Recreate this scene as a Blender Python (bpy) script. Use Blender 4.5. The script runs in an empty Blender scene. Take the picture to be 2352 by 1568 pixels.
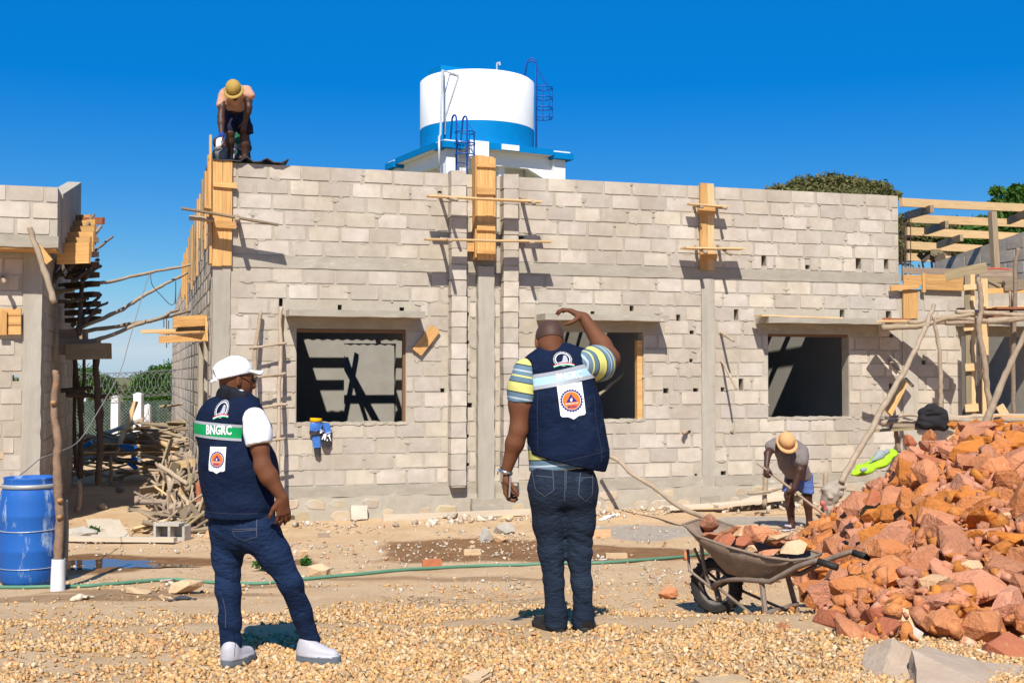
import bpy, bmesh, math, random
import numpy as np
from mathutils import Vector, Matrix, Euler
from mathutils.bvhtree import BVHTree
R = math.radians
rnd = random.Random(7)
nrs = np.random.RandomState(11)
sc = bpy.context.scene
COL = sc.collection

# ------------------------------------------------------------------ camera, sky, sun, exposure
F, CX, CY, PITCH, CAMZ = 2729.0, 1176.0, 784.0, math.atan(79 / 2729.0), 1.93
cam = bpy.data.cameras.new('camera')
cam.sensor_width = 36.0
cam.lens = F / 2352 * 36
cam.clip_end = 3000
cam_o = bpy.data.objects.new('camera', cam)
COL.objects.link(cam_o)
cam_o.location = (0, 0, CAMZ)
cam_o.rotation_euler = (R(90) + PITCH, 0, 0)
sc.camera = cam_o
SUN_EL = R(47.5)
SUN_H = Vector((0.05, 1.0)).normalized()          # horizontal direction the light travels
world = bpy.data.worlds.new('World')
sc.world = world
world.use_nodes = True
wn = world.node_tree.nodes
wl = world.node_tree.links
sky = wn.new('ShaderNodeTexSky')
sky.sky_type = 'NISHITA'
sky.sun_disc = False
sky.sun_elevation = SUN_EL
sky.sun_rotation = math.atan2(-SUN_H.x, -SUN_H.y)
sky.altitude = 0
sky.air_density = 1.0
sky.dust_density = 0.3
sky.ozone_density = 6.0
# overall grade of the sky colour (deep polarised blue, softer brightness range), the same in every direction
def _wm(op, a, b):
    n = wn.new('ShaderNodeMath'); n.operation = op
    for k, q in enumerate((a, b)):
        if isinstance(q, (int, float)): n.inputs[k].default_value = q
        else: wl.new(q, n.inputs[k])
    return n.outputs[0]
shs = wn.new('ShaderNodeSeparateColor'); shs.mode = 'HSV'; wl.new(sky.outputs[0], shs.inputs[0])
chs = wn.new('ShaderNodeCombineColor'); chs.mode = 'HSV'
wl.new(_wm('MINIMUM', _wm('MAXIMUM', _wm('ADD', shs.outputs[0], .010), .572), .615), chs.inputs[0])
wl.new(_wm('MINIMUM', _wm('MULTIPLY', _wm('POWER', shs.outputs[1], .70), 1.29), .997), chs.inputs[1])
wl.new(_wm('MULTIPLY', _wm('POWER', shs.outputs[2], .5087), 2.36), chs.inputs[2])
bg = wn['Background']
wl.new(chs.outputs[0], bg.inputs['Color'])
bg.inputs['Strength'].default_value = 0.092
sun = bpy.data.lights.new('sun', 'SUN')
sun.energy = 5.0
sun.angle = R(0.5)
sun.color = (1.0, 0.95, 0.86)
sun_o = bpy.data.objects.new('sun', sun)
COL.objects.link(sun_o)
SUN_DIR = Vector((SUN_H.x * math.cos(SUN_EL), SUN_H.y * math.cos(SUN_EL), -math.sin(SUN_EL)))
sun_o.rotation_euler = SUN_DIR.to_track_quat('-Z', 'Y').to_euler()
sun_o.location = (-5, -20, 30)
sc.view_settings.view_transform = 'Standard'
sc.view_settings.look = 'None'
sc.view_settings.exposure = 0.40
sc.view_settings.gamma = 1.0
sc.render.engine = 'CYCLES'
sc.cycles.max_bounces = 5
sc.cycles.diffuse_bounces = 3

# ------------------------------------------------------------------ picture coordinates -> places
_cp, _sp = math.cos(PITCH), math.sin(PITCH)
def ray(x, y):
    dx, dv = (x - CX) / F, (CY - y) / F
    return Vector((dx, _cp - dv * _sp, _sp + dv * _cp))
def P(x, y, Y):
    d = ray(x, y)
    return Vector((d.x, d.y, d.z)) * (Y / d.y) + Vector((0, 0, CAMZ))
def crop(ox, oy, s):
    return lambda x, y: ((ox + x / s) * .6125, (oy + y / s) * .6125)
c1 = crop(0, 600, 1.9604); c2 = crop(0, 1300, 1.9604); c3 = crop(640, 1100, 1.7429); c4 = crop(640, 1850, 2.2086)
c5 = crop(640, 250, 2.6129); c6 = crop(1380, 180, 2.94); c7 = crop(1560, 550, 2.6133); c8 = crop(1800, 1100, 2.2393)
c9 = crop(1800, 1700, 2.2393); c10 = crop(3240, 600, 3.1367); c11 = crop(3140, 1050, 2.4129); c12 = crop(2500, 1550, 1.845)
c13 = crop(3040, 1550, 1.5525); c14 = crop(2750, 1550, 3.135); c15 = crop(2560, 700, 2.24); c16 = crop(1000, 1050, 2.24)
c17 = crop(2200, 1100, 2.24); c18 = crop(0, 1950, 1.68); c19 = crop(1200, 1700, 1.568); c20 = crop(800, 550, 2.24)

# building frame: s along the front wall, y into the building, z up
ANG = math.atan2(.287, .958)
U = Vector((math.cos(ANG), math.sin(ANG), 0))
W = Vector((-math.sin(ANG), math.cos(ANG), 0))
A0 = Vector((-3.94, 15.6, 0))
MB = Matrix.Translation(A0) @ Matrix.Rotation(ANG, 4, 'Z')
MBi = MB.inverted()
def wallpt(x, y, off=0.0):
    """world point on the front wall plane (moved off metres towards the camera)"""
    d = ray(x, y); o = Vector((0, 0, CAMZ)); p0 = A0 - W * off
    t = (p0 - o).dot(W) / d.dot(W)
    return o + d * t
def SZ(x, y, off=0.0):
    p = MBi @ wallpt(x, y, off)
    return p.x, p.z
def S(x, off=0.0):
    return SZ(x, 863, off)[0]
def L2W(s, y, z):
    return MB @ Vector((s, y, z))

# ------------------------------------------------------------------ noise
def _hash(ix, iy, iz):
    h = (ix * 374761393 + iy * 668265263 + iz * 2147483647 + 1274126177) & 0xffffffff
    h = ((h ^ (h >> 13)) * 1274126177) & 0xffffffff
    return ((h ^ (h >> 16)) & 0xffff) / 65535.0
def vnoise(p):
    p = np.asarray(p, dtype=np.float64)
    i = np.floor(p).astype(np.int64); f = p - i; f = f * f * (3 - 2 * f)
    r = 0
    for dx in (0, 1):
        for dy in (0, 1):
            for dz in (0, 1):
                w = (f[..., 0] if dx else 1 - f[..., 0]) * (f[..., 1] if dy else 1 - f[..., 1]) * (f[..., 2] if dz else 1 - f[..., 2])
                r = r + w * _hash(i[..., 0] + dx, i[..., 1] + dy, i[..., 2] + dz)
    return r * 2 - 1
def fbm(p, o=3):
    p = np.asarray(p, dtype=np.float64); a, r = 1.0, 0
    for k in range(o):
        r = r + a * vnoise(p * (2 ** k) + 17.3 * k); a *= .5
    return r

# ------------------------------------------------------------------ terrain
def ss(a, b, x):
    t = np.clip((x - a) / (b - a), 0, 1)
    return t * t * (3 - 2 * t)
_ty = [-60, 0, 5.5, 6.9, 7.55, 8.2, 8.9, 9.6, 10.5, 12.0, 13.5, 14.3, 600]
_tz = [.40, .40, .38, .37, .355, .245, .175, .13, .09, .035, .005, .0, .0]
def tz(x, y):
    x = np.asarray(x, float); y = np.asarray(y, float)
    base = np.interp(y, _ty, _tz)
    near = 1 - ss(7.8, 9.5, y)
    base = base + .05 * ss(-1.0, .5, x) * near
    n = .02 * vnoise(np.stack([x * .9, y * .9, x * 0], -1)) + .012 * vnoise(np.stack([x * 3.1, y * 3.1, x * 0 + 5], -1))
    n = n * (1 - ss(40, 80, y))
    feet = np.minimum(1, ss(.25, .6, np.hypot(x + 1.35, y - 6.55)))
    return base + n * (.35 + .65 * feet)
def tzf(x, y):
    return float(tz(np.array([x]), np.array([y]))[0])
def G(x, y, dz=0.0):
    """world point where the view ray through picture point (x, y) meets the ground"""
    d = ray(x, y); lo, hi = 1.0, 300.0
    f = lambda t: CAMZ + d.z * t - tzf(d.x * t, d.y * t) - dz
    t = 3.0
    while t < 80 and f(t) > 0: t += .25
    lo, hi = t - .25, t
    for _ in range(24):
        m = (lo + hi) / 2
        if f(m) > 0: lo = m
        else: hi = m
    return Vector((d.x * hi, d.y * hi, CAMZ + d.z * hi))

# ------------------------------------------------------------------ object helpers
WM = {}
def tag(o, label=None, cat=None, group=None, kind=None):
    if label: o['label'] = label
    if cat: o['category'] = cat
    if group: o['group'] = group
    if kind: o['kind'] = kind
    return o
def place(o, M, parent=None):
    COL.objects.link(o)
    WM[o.name] = M.copy()
    if parent is not None:
        o.parent = parent
        o.matrix_basis = WM[parent.name].inverted() @ M
    else:
        o.matrix_basis = M
    return o
def empty(name, M, label=None, cat=None, group=None, parent=None):
    o = bpy.data.objects.new(name, None)
    o.empty_display_size = .2
    if isinstance(M, Vector): M = Matrix.Translation(M)
    place(o, M, parent)
    return tag(o, label, cat, group)
I4 = Matrix.Identity(4)
def mk(name, me, mat, M=I4, parent=None, smooth=False, **t):
    o = bpy.data.objects.new(name, me)
    if mat is not None and len(me.materials) == 0:
        for m in (mat if isinstance(mat, (list, tuple)) else [mat]): me.materials.append(m)
    if smooth:
        me.polygons.foreach_set('use_smooth', [True] * len(me.polygons))
    place(o, M, parent)
    tag(o, **t)
    return o
def pyd(verts, faces, name='mesh'):
    me = bpy.data.meshes.new(name)
    me.from_pydata([tuple(v) for v in verts], [], [tuple(int(i) for i in f) for f in faces])
    me.update()
    return me
class MBd:
    """collects shapes into one mesh"""
    def __init__(s): s.v = []; s.f = []; s.mi = []
    def add(s, v, f, mi=0):
        n = len(s.v); s.v += [tuple(a) for a in v]; s.f += [tuple(i + n for i in q) for q in f]; s.mi += [mi] * len(f)
        return s
    def box(s, x0, x1, y0, y1, z0, z1, M=None, mi=0, skip=()):
        v = [Vector(p) for p in ((x0, y0, z0), (x1, y0, z0), (x1, y1, z0), (x0, y1, z0), (x0, y0, z1), (x1, y0, z1), (x1, y1, z1), (x0, y1, z1))]
        if M is not None: v = [M @ p for p in v]
        f = [(0, 3, 2, 1), (4, 5, 6, 7), (0, 1, 5, 4), (1, 2, 6, 5), (2, 3, 7, 6), (3, 0, 4, 7)]
        return s.add(v, [q for k, q in enumerate(f) if k not in skip], mi)
    def tube(s, pts, rad, seg=7, mi=0, cap=True):
        v, f = tube_geo(pts, rad, seg, cap)
        return s.add(v, f, mi)
    def mesh(s, name='mesh'):
        me = pyd(s.v, s.f, name)
        if any(s.mi): me.polygons.foreach_set('material_index', s.mi)
        return me
    def obj(s, name, mat, M=I4, parent=None, smooth=False, **t):
        return mk(name, s.mesh(name), mat, M, parent, smooth, **t)
def tube_geo(pts, rad, seg=7, cap=True):
    pts = [Vector(p) for p in pts]; n = len(pts)
    if not isinstance(rad, (list, tuple)): rad = [rad] * n
    T = []
    for i in range(n):
        t = (pts[min(i + 1, n - 1)] - pts[max(i - 1, 0)])
        T.append(t.normalized() if t.length > 1e-9 else Vector((0, 0, 1)))
    a = T[0].orthogonal().normalized(); v = []; f = []
    for i in range(n):
        a = (a - T[i] * a.dot(T[i]))
        a = a.normalized() if a.length > 1e-6 else T[i].orthogonal().normalized()
        b = T[i].cross(a)
        for k in range(seg):
            th = 2 * math.pi * k / seg
            v.append(pts[i] + (a * math.cos(th) + b * math.sin(th)) * rad[i])
    for i in range(n - 1):
        for k in range(seg):
            k2 = (k + 1) % seg
            f.append((i * seg + k, i * seg + k2, (i + 1) * seg + k2, (i + 1) * seg + k))
    if cap:
        f.append(tuple(range(seg - 1, -1, -1))); f.append(tuple((n - 1) * seg + k for k in range(seg)))
    return v, f
def frame(a, b, up=Vector((0, 0, 1))):
    """matrix with x along a->b, z near up, origin at a"""
    x = (b - a).normalized(); up = Vector(up)
    y = up.cross(x)
    if y.length < 1e-4: y = Vector((0, 1, 0)).cross(x)
    y.normalize(); z = x.cross(y)
    M = Matrix((x, y, z)).transposed().to_4x4(); M.translation = a
    return M
def smoothpath(pts, k=5, jit=0.0):
    pts = [Vector(p) for p in pts]; out = []
    for i in range(len(pts) - 1):
        p0, p1, p2, p3 = pts[max(i - 1, 0)], pts[i], pts[i + 1], pts[min(i + 2, len(pts) - 1)]
        for j in range(k):
            t = j / k
            out.append(.5 * ((2 * p1) + (p2 - p0) * t + (2 * p0 - 5 * p1 + 4 * p2 - p3) * t * t + (3 * p1 - p0 - 3 * p2 + p3) * t ** 3))
    out.append(pts[-1])
    if jit: out = [p + Vector((rnd.uniform(-1, 1), rnd.uniform(-1, 1), rnd.uniform(-1, 1))) * jit for p in out]
    return out
def plank_mesh(Ln, wy, wz, jag=0.0):
    """box along x, slightly uneven, three segments"""
    m = MBd(); v = []; n = 4
    for i in range(n + 1):
        x = Ln * i / n; b = rnd.uniform(-1, 1) * .004 * min(1, Ln)
        e0 = rnd.uniform(0, jag) if i in (0, n) else 0
        for (yy, zz) in ((-wy / 2, -wz / 2), (wy / 2, -wz / 2), (wy / 2, wz / 2), (-wy / 2, wz / 2)):
            v.append((x + (rnd.uniform(-jag, jag) if i in (0, n) else 0), yy + b * .5 + rnd.uniform(-1, 1) * .0015, zz + b))
    f = []
    for i in range(n):
        for k in range(4):
            k2 = (k + 1) % 4
            f.append((i * 4 + k, i * 4 + k2, i * 4 + 4 + k2, i * 4 + 4 + k))
    f.append((3, 2, 1, 0)); f.append(tuple(n * 4 + k for k in range(4)))
    return pyd(v, f, 'plank')
def plank(name, a, b, wy, wz, mat, up=(0, 0, 1), parent=None, roll=0.0, jag=0.0, **t):
    a = Vector(a); b = Vector(b)
    M = frame(a, b, Vector(up)) @ Matrix.Rotation(roll, 4, 'X')
    return mk(name, plank_mesh((b - a).length, wy, wz, jag), mat, M, parent, **t)
def stick(name, pts, r0, r1, mat, parent=None, jit=.006, seg=7, k=4, **t):
    pts = [Vector(p) for p in pts]
    if len(pts) == 2:
        d = pts[1] - pts[0]; o = d.orthogonal().normalized() * d.length * .012 * rnd.uniform(-1, 1)
        pts = [pts[0], pts[0] + d * .35 + o, pts[0] + d * .7 - o * .6, pts[1]]
    base = pts[0].copy()
    q = smoothpath(pts, k, jit); n = len(q)
    rad = [.8 * (r0 + (r1 - r0) * i / (n - 1)) * rnd.uniform(.9, 1.12) for i in range(n)]
    v, f = tube_geo([p - base for p in q], rad, seg)
    me = pyd(v, f, 'stick')
    return mk(name, me, mat, Matrix.Translation(base), parent, smooth=True, **t)

# ------------------------------------------------------------------ materials
MATS = {}
def pm(name, c1, c2, scale=6.0, rough=.85, bump=.3, bscale=60.0, rnd_amt=0.12, coord='pos', stretch=(1, 1, 1), mid=.5, wid=.25,
       island=False, attr=None, spec=.25, metal=0.0, detail=6.0, c3=None, s3=2.0, t3=.62, bdist=.01, obj_hue=None, translucent=0.0, stain=0.0):
    m = bpy.data.materials.new(name); m.use_nodes = True
    nt = m.node_tree; N = nt.nodes; Lk = nt.links
    b = N['Principled BSDF']
    b.inputs['Roughness'].default_value = rough
    b.inputs['Specular IOR Level'].default_value = spec
    b.inputs['Metallic'].default_value = metal
    if coord == 'pos':
        src = N.new('ShaderNodeNewGeometry').outputs['Position']
    else:
        src = N.new('ShaderNodeTexCoord').outputs['Object']
    mp = N.new('ShaderNodeMapping'); mp.inputs['Scale'].default_value = stretch
    Lk.new(src, mp.inputs['Vector'])
    vec = mp.outputs[0]
    if coord != 'pos':
        oi0 = N.new('ShaderNodeObjectInfo'); ad = N.new('ShaderNodeVectorMath'); ad.operation = 'MULTIPLY_ADD'
        Lk.new(oi0.outputs['Random'], ad.inputs[0]); ad.inputs[1].default_value = (37, 91, 53); Lk.new(vec, ad.inputs[2])
        vec = ad.outputs[0]
    n1 = N.new('ShaderNodeTexNoise'); n1.inputs['Scale'].default_value = scale; n1.inputs['Detail'].default_value = detail
    n1.inputs['Roughness'].default_value = .62
    Lk.new(vec, n1.inputs['Vector'])
    r = N.new('ShaderNodeMapRange'); r.inputs['From Min'].default_value = mid - wid; r.inputs['From Max'].default_value = mid + wid
    Lk.new(n1.outputs['Fac'], r.inputs['Value'])
    mx = N.new('ShaderNodeMix'); mx.data_type = 'RGBA'
    mx.inputs[6].default_value = (*c1, 1); mx.inputs[7].default_value = (*c2, 1)
    Lk.new(r.outputs[0], mx.inputs[0])
    col = mx.outputs[2]
    if c3 is not None:
        n3 = N.new('ShaderNodeTexNoise'); n3.inputs['Scale'].default_value = s3; n3.inputs['Detail'].default_value = 8; n3.inputs['Roughness'].default_value = .7
        Lk.new(vec, n3.inputs['Vector'])
        r3 = N.new('ShaderNodeMapRange'); r3.inputs['From Min'].default_value = t3; r3.inputs['From Max'].default_value = t3 + .1
        Lk.new(n3.outputs['Fac'], r3.inputs['Value'])
        m3 = N.new('ShaderNodeMix'); m3.data_type = 'RGBA'; m3.inputs[7].default_value = (*c3, 1)
        Lk.new(r3.outputs[0], m3.inputs[0]); Lk.new(col, m3.inputs[6]); col = m3.outputs[2]
    if attr:
        at = N.new('ShaderNodeAttribute'); at.attribute_name = attr
        ma = N.new('ShaderNodeMix'); ma.data_type = 'RGBA'; ma.blend_type = 'MULTIPLY'; ma.inputs[0].default_value = 1
        Lk.new(col, ma.inputs[6]); Lk.new(at.outputs['Color'], ma.inputs[7]); col = ma.outputs[2]
    if rnd_amt:
        rv = N.new('ShaderNodeNewGeometry').outputs['Random Per Island'] if island else N.new('ShaderNodeObjectInfo').outputs['Random']
        mr = N.new('ShaderNodeMapRange'); mr.inputs['To Min'].default_value = 1 - rnd_amt; mr.inputs['To Max'].default_value = 1 + rnd_amt
        Lk.new(rv, mr.inputs['Value'])
        hv = N.new('ShaderNodeHueSaturation'); Lk.new(mr.outputs[0], hv.inputs['Value']); Lk.new(col, hv.inputs['Color'])
        if obj_hue:
            mh = N.new('ShaderNodeMath'); mh.operation = 'MULTIPLY'; mh.inputs[1].default_value = 7.31; Lk.new(rv, mh.inputs[0])
            fr = N.new('ShaderNodeMath'); fr.operation = 'FRACT'; Lk.new(mh.outputs[0], fr.inputs[0])
            r5 = N.new('ShaderNodeMapRange'); r5.inputs['To Min'].default_value = .5 - obj_hue; r5.inputs['To Max'].default_value = .5 + obj_hue
            Lk.new(fr.outputs[0], r5.inputs['Value']); Lk.new(r5.outputs[0], hv.inputs['Hue'])
            r6 = N.new('ShaderNodeMapRange'); r6.inputs['To Min'].default_value = .86; r6.inputs['To Max'].default_value = 1.1
            Lk.new(fr.outputs[0], r6.inputs['Value']); Lk.new(r6.outputs[0], hv.inputs['Saturation'])
        col = hv.outputs[0]
    if stain:
        ns = N.new('ShaderNodeTexNoise'); ns.inputs['Scale'].default_value = .9; ns.inputs['Detail'].default_value = 8; ns.inputs['Roughness'].default_value = .72
        sm = N.new('ShaderNodeMapping'); sm.inputs['Scale'].default_value = (1, 1, .6); Lk.new(src, sm.inputs['Vector']); Lk.new(sm.outputs[0], ns.inputs['Vector'])
        rs = N.new('ShaderNodeMapRange'); rs.inputs['From Min'].default_value = .42; rs.inputs['From Max'].default_value = .72; rs.inputs['To Max'].default_value = stain * 2.4
        Lk.new(ns.outputs['Fac'], rs.inputs['Value'])
        xs = N.new('ShaderNodeMix'); xs.data_type = 'RGBA'; xs.inputs[7].default_value = (.345, .275, .205, 1)
        Lk.new(rs.outputs[0], xs.inputs[0]); Lk.new(col, xs.inputs[6]); col = xs.outputs[2]
    Lk.new(col, b.inputs['Base Color'])
    if bump:
        n2 = N.new('ShaderNodeTexNoise'); n2.inputs['Scale'].default_value = bscale; n2.inputs['Detail'].default_value = 5; n2.inputs['Roughness'].default_value = .65
        Lk.new(vec, n2.inputs['Vector'])
        bp = N.new('ShaderNodeBump'); bp.inputs['Strength'].default_value = bump; bp.inputs['Distance'].default_value = bdist
        Lk.new(n2.outputs['Fac'], bp.inputs['Height']); Lk.new(bp.outputs[0], b.inputs['Normal'])
    if translucent:
        tr = N.new('ShaderNodeBsdfTranslucent'); Lk.new(col, tr.inputs['Color'])
        ms = N.new('ShaderNodeMixShader'); ms.inputs[0].default_value = translucent
        Lk.new(b.outputs[0], ms.inputs[1]); Lk.new(tr.outputs[0], ms.inputs[2])
        Lk.new(ms.outputs[0], N['Material Output'].inputs['Surface'])
    MATS[name] = m
    return m
M_block = pm('concrete_block', (.545, .478, .395), (.435, .375, .305), 5, .92, .4, 150, .16, wid=.2, c3=(.36, .29, .22), s3=9, t3=.66, bdist=.010, obj_hue=.007, stain=.30)
M_block_far = pm('concrete_block_joined', (.545, .478, .395), (.435, .375, .305), 5, .92, .4, 150, .16, wid=.2, island=True, c3=(.36, .29, .22), s3=9, t3=.66, bdist=.010, obj_hue=.007, stain=.30)
M_mortar = pm('mortar', (.46, .415, .335), (.375, .33, .26), 7, .95, .6, 60, 0, wid=.22, bdist=.012, stain=.30)
M_conc = pm('cast_concrete', (.41, .365, .295), (.31, .27, .21), 3.5, .9, .5, 40, .05, stretch=(1, 1, 2.6), wid=.2, c3=(.52, .49, .44), s3=4, t3=.6)
M_concv = pm('cast_concrete_column', (.43, .39, .325), (.33, .29, .235), 7, .9, .5, 40, .05, stretch=(1, 1, .12), wid=.2, c3=(.56, .54, .50), s3=3, t3=.6)
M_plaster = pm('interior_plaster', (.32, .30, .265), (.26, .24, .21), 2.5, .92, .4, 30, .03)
M_plaster2 = pm('sun_stripe_plaster', (.46, .43, .37), (.39, .36, .31), 2.5, .92, .4, 30, .03)  # plaster copy made paler so the sun stripes read brighter
M_rough = pm('rough_broken_concrete', (.38, .34, .28), (.20, .175, .14), 14, .95, 1.0, 28, .05, bdist=.05)
M_stone_f = pm('foundation_stone', (.50, .38, .23), (.42, .34, .24), 8, .9, .7, 35, .15, c3=(.47, .42, .345), s3=6, t3=.5, obj_hue=.008)
M_pine = pm('fresh_pine', (.66, .385, .145), (.47, .245, .085), 3.0, .75, .3, 60, .14, coord='obj', stretch=(.7, 16, 16), wid=.16, c3=(.36, .17, .055), s3=1.5, t3=.60)
M_dusty = pm('cement_dusted_board', (.60, .51, .39), (.50, .41, .30), 4, .9, .3, 40, .1, coord='obj', stretch=(.8, 10, 10))
M_pine2 = pm('pale_pine', (.68, .475, .25), (.55, .36, .17), 3.5, .7, .2, 40, .08, coord='obj', stretch=(.8, 16, 16), wid=.17, c3=(.46, .29, .13), s3=1.5, t3=.60)
M_weath = pm('weathered_board', (.36, .27, .17), (.22, .165, .11), 3.5, .85, .3, 40, .22, coord='obj', stretch=(.8, 12, 12), wid=.25, c3=(.46, .36, .24), s3=2, t3=.6, obj_hue=.015)
M_stick = pm('bark_pole', (.36, .27, .185), (.22, .16, .11), 12, .9, .5, 60, .2, coord='obj', wid=.25, c3=(.48, .38, .27), s3=6, t3=.6)
M_stickp = pm('peeled_pole', (.44, .34, .24), (.29, .215, .145), 10, .85, .3, 60, .12, coord='obj', wid=.25)
M_stickd = pm('shade_dark_pole', (.14, .10, .07), (.075, .055, .04), 12, .9, .4, 60, .2, coord='obj')  # darkened pole tone, carries the alley shade in its colour
M_redwood = pm('reddish_board', (.36, .13, .06), (.25, .085, .045), 4, .8, .3, 40, .15, coord='obj', stretch=(1, 12, 12))
M_steel = pm('rusty_bar', (.13, .075, .05), (.075, .05, .04), 30, .7, .2, 80, 0, metal=.4)
def solid(name, c, rough=.6, bump=.0, bscale=80, var=.08, scale=6, **k):
    c2_ = tuple(v * (1 - var * 2) for v in c)
    return pm(name, c, c2_, scale, rough, bump, bscale, 0, **k)
# ------------------------------------------------------------------ ground
def _axis(lo, hi, f0, f1, step, coarse):
    a = list(np.arange(f0, f1 + 1e-6, step)); x, st = f1, step
    while x < hi: st = min(st * 1.35, coarse); x += st; a.append(x)
    x, st = f0, step; pre = []
    while x > lo: st = min(st * 1.35, coarse); x -= st; pre.append(x)
    return np.array(pre[::-1] + a)
gx = _axis(-900, 900, -7.5, 8.5, .07, 90)
gy = _axis(-60, 1600, 4.2, 20, .07, 110)
GX, GY = np.meshgrid(gx, gy)
GZ = tz(GX, GY)
nx, ny = len(gx), len(gy)
vv = np.stack([GX.ravel(), GY.ravel(), GZ.ravel()], 1)
ii = np.arange(nx * ny).reshape(ny, nx)
ff = np.stack([ii[:-1, :-1].ravel(), ii[:-1, 1:].ravel(), ii[1:, 1:].ravel(), ii[1:, :-1].ravel()], 1)
def fastmesh(v, f, name, smooth=True):
    me = bpy.data.meshes.new(name); n = f.shape[1]
    me.vertices.add(len(v)); me.vertices.foreach_set('co', np.asarray(v, np.float32).ravel())
    me.loops.add(f.size); me.loops.foreach_set('vertex_index', np.asarray(f, np.int32).ravel())
    me.polygons.add(len(f)); me.polygons.foreach_set('loop_start', np.arange(0, f.size, n, dtype=np.int32))
    me.polygons.foreach_set('loop_total', np.full(len(f), n, np.int32))
    me.update(calc_edges=True); me.validate()
    if smooth: me.polygons.foreach_set('use_smooth', np.ones(len(me.polygons), bool))
    return me
gme = fastmesh(vv, ff, 'ground')
def blob(px, py, rx, ry, x, y, amp=.35, sc_=1.3, seed=0.0):
    """soft irregular stain: 1 inside"""
    p = np.stack([x * sc_, y * sc_, x * 0 + seed], -1)
    d = np.sqrt(((x - px) / rx) ** 2 + ((y - py) / ry) ** 2) + amp * fbm(p, 4)
    return 1 - ss(.85, 1.08, d)
wx, wy = vv[:, 0], vv[:, 1]
wet = np.zeros(len(vv)); dark = np.zeros(len(vv)); cem = np.zeros(len(vv))
def _at(x, y): return G(x, y)
for (x, y, rx, ry, sd) in ((300, 1290, 1.05, .62, 1.), (150, 1300, .9, .62, 4.), (30, 1315, .9, .5, 7.), (470, 1290, .55, .4, 9.)):
    p = _at(x, y); wet = np.maximum(wet, blob(p.x, p.y, rx, ry, wx, wy, seed=sd))
for (x, y, rx, ry, sd) in ((1080, 1264, 1.05, 1.0, 2.), (1200, 1268, 1.1, .95, 3.), (1440, 1268, .95, .5, 5.), (1000, 1275, .4, .4, 6.), (640, 1290, .5, .3, 8.), (1690, 1200, .3, .2, 4.)):
    p = _at(x, y); wet = np.maximum(wet, .95 * blob(p.x, p.y, rx, ry, wx, wy, seed=sd))
for (x, y, rx, ry, sd) in ((1480, 1215, .95, .75, 12.), (1620, 1225, .7, .5, 13.), (1800, 1195, .8, .6, 15.)):
    p = _at(x, y); cem = np.maximum(cem, .9 * blob(p.x, p.y, rx, ry, wx, wy, seed=sd))
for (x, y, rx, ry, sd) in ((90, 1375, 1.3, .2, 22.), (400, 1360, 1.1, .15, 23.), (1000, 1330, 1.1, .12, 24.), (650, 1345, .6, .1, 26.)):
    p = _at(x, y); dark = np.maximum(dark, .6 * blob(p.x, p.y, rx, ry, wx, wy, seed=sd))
far = ss(30, 45, wy)
ca = gme.color_attributes.new('masks', 'FLOAT_COLOR', 'POINT')
ca.data.foreach_set('color', np.stack([np.maximum(wet, dark), cem, far, np.ones(len(vv))], 1).astype(np.float32).ravel())
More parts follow.
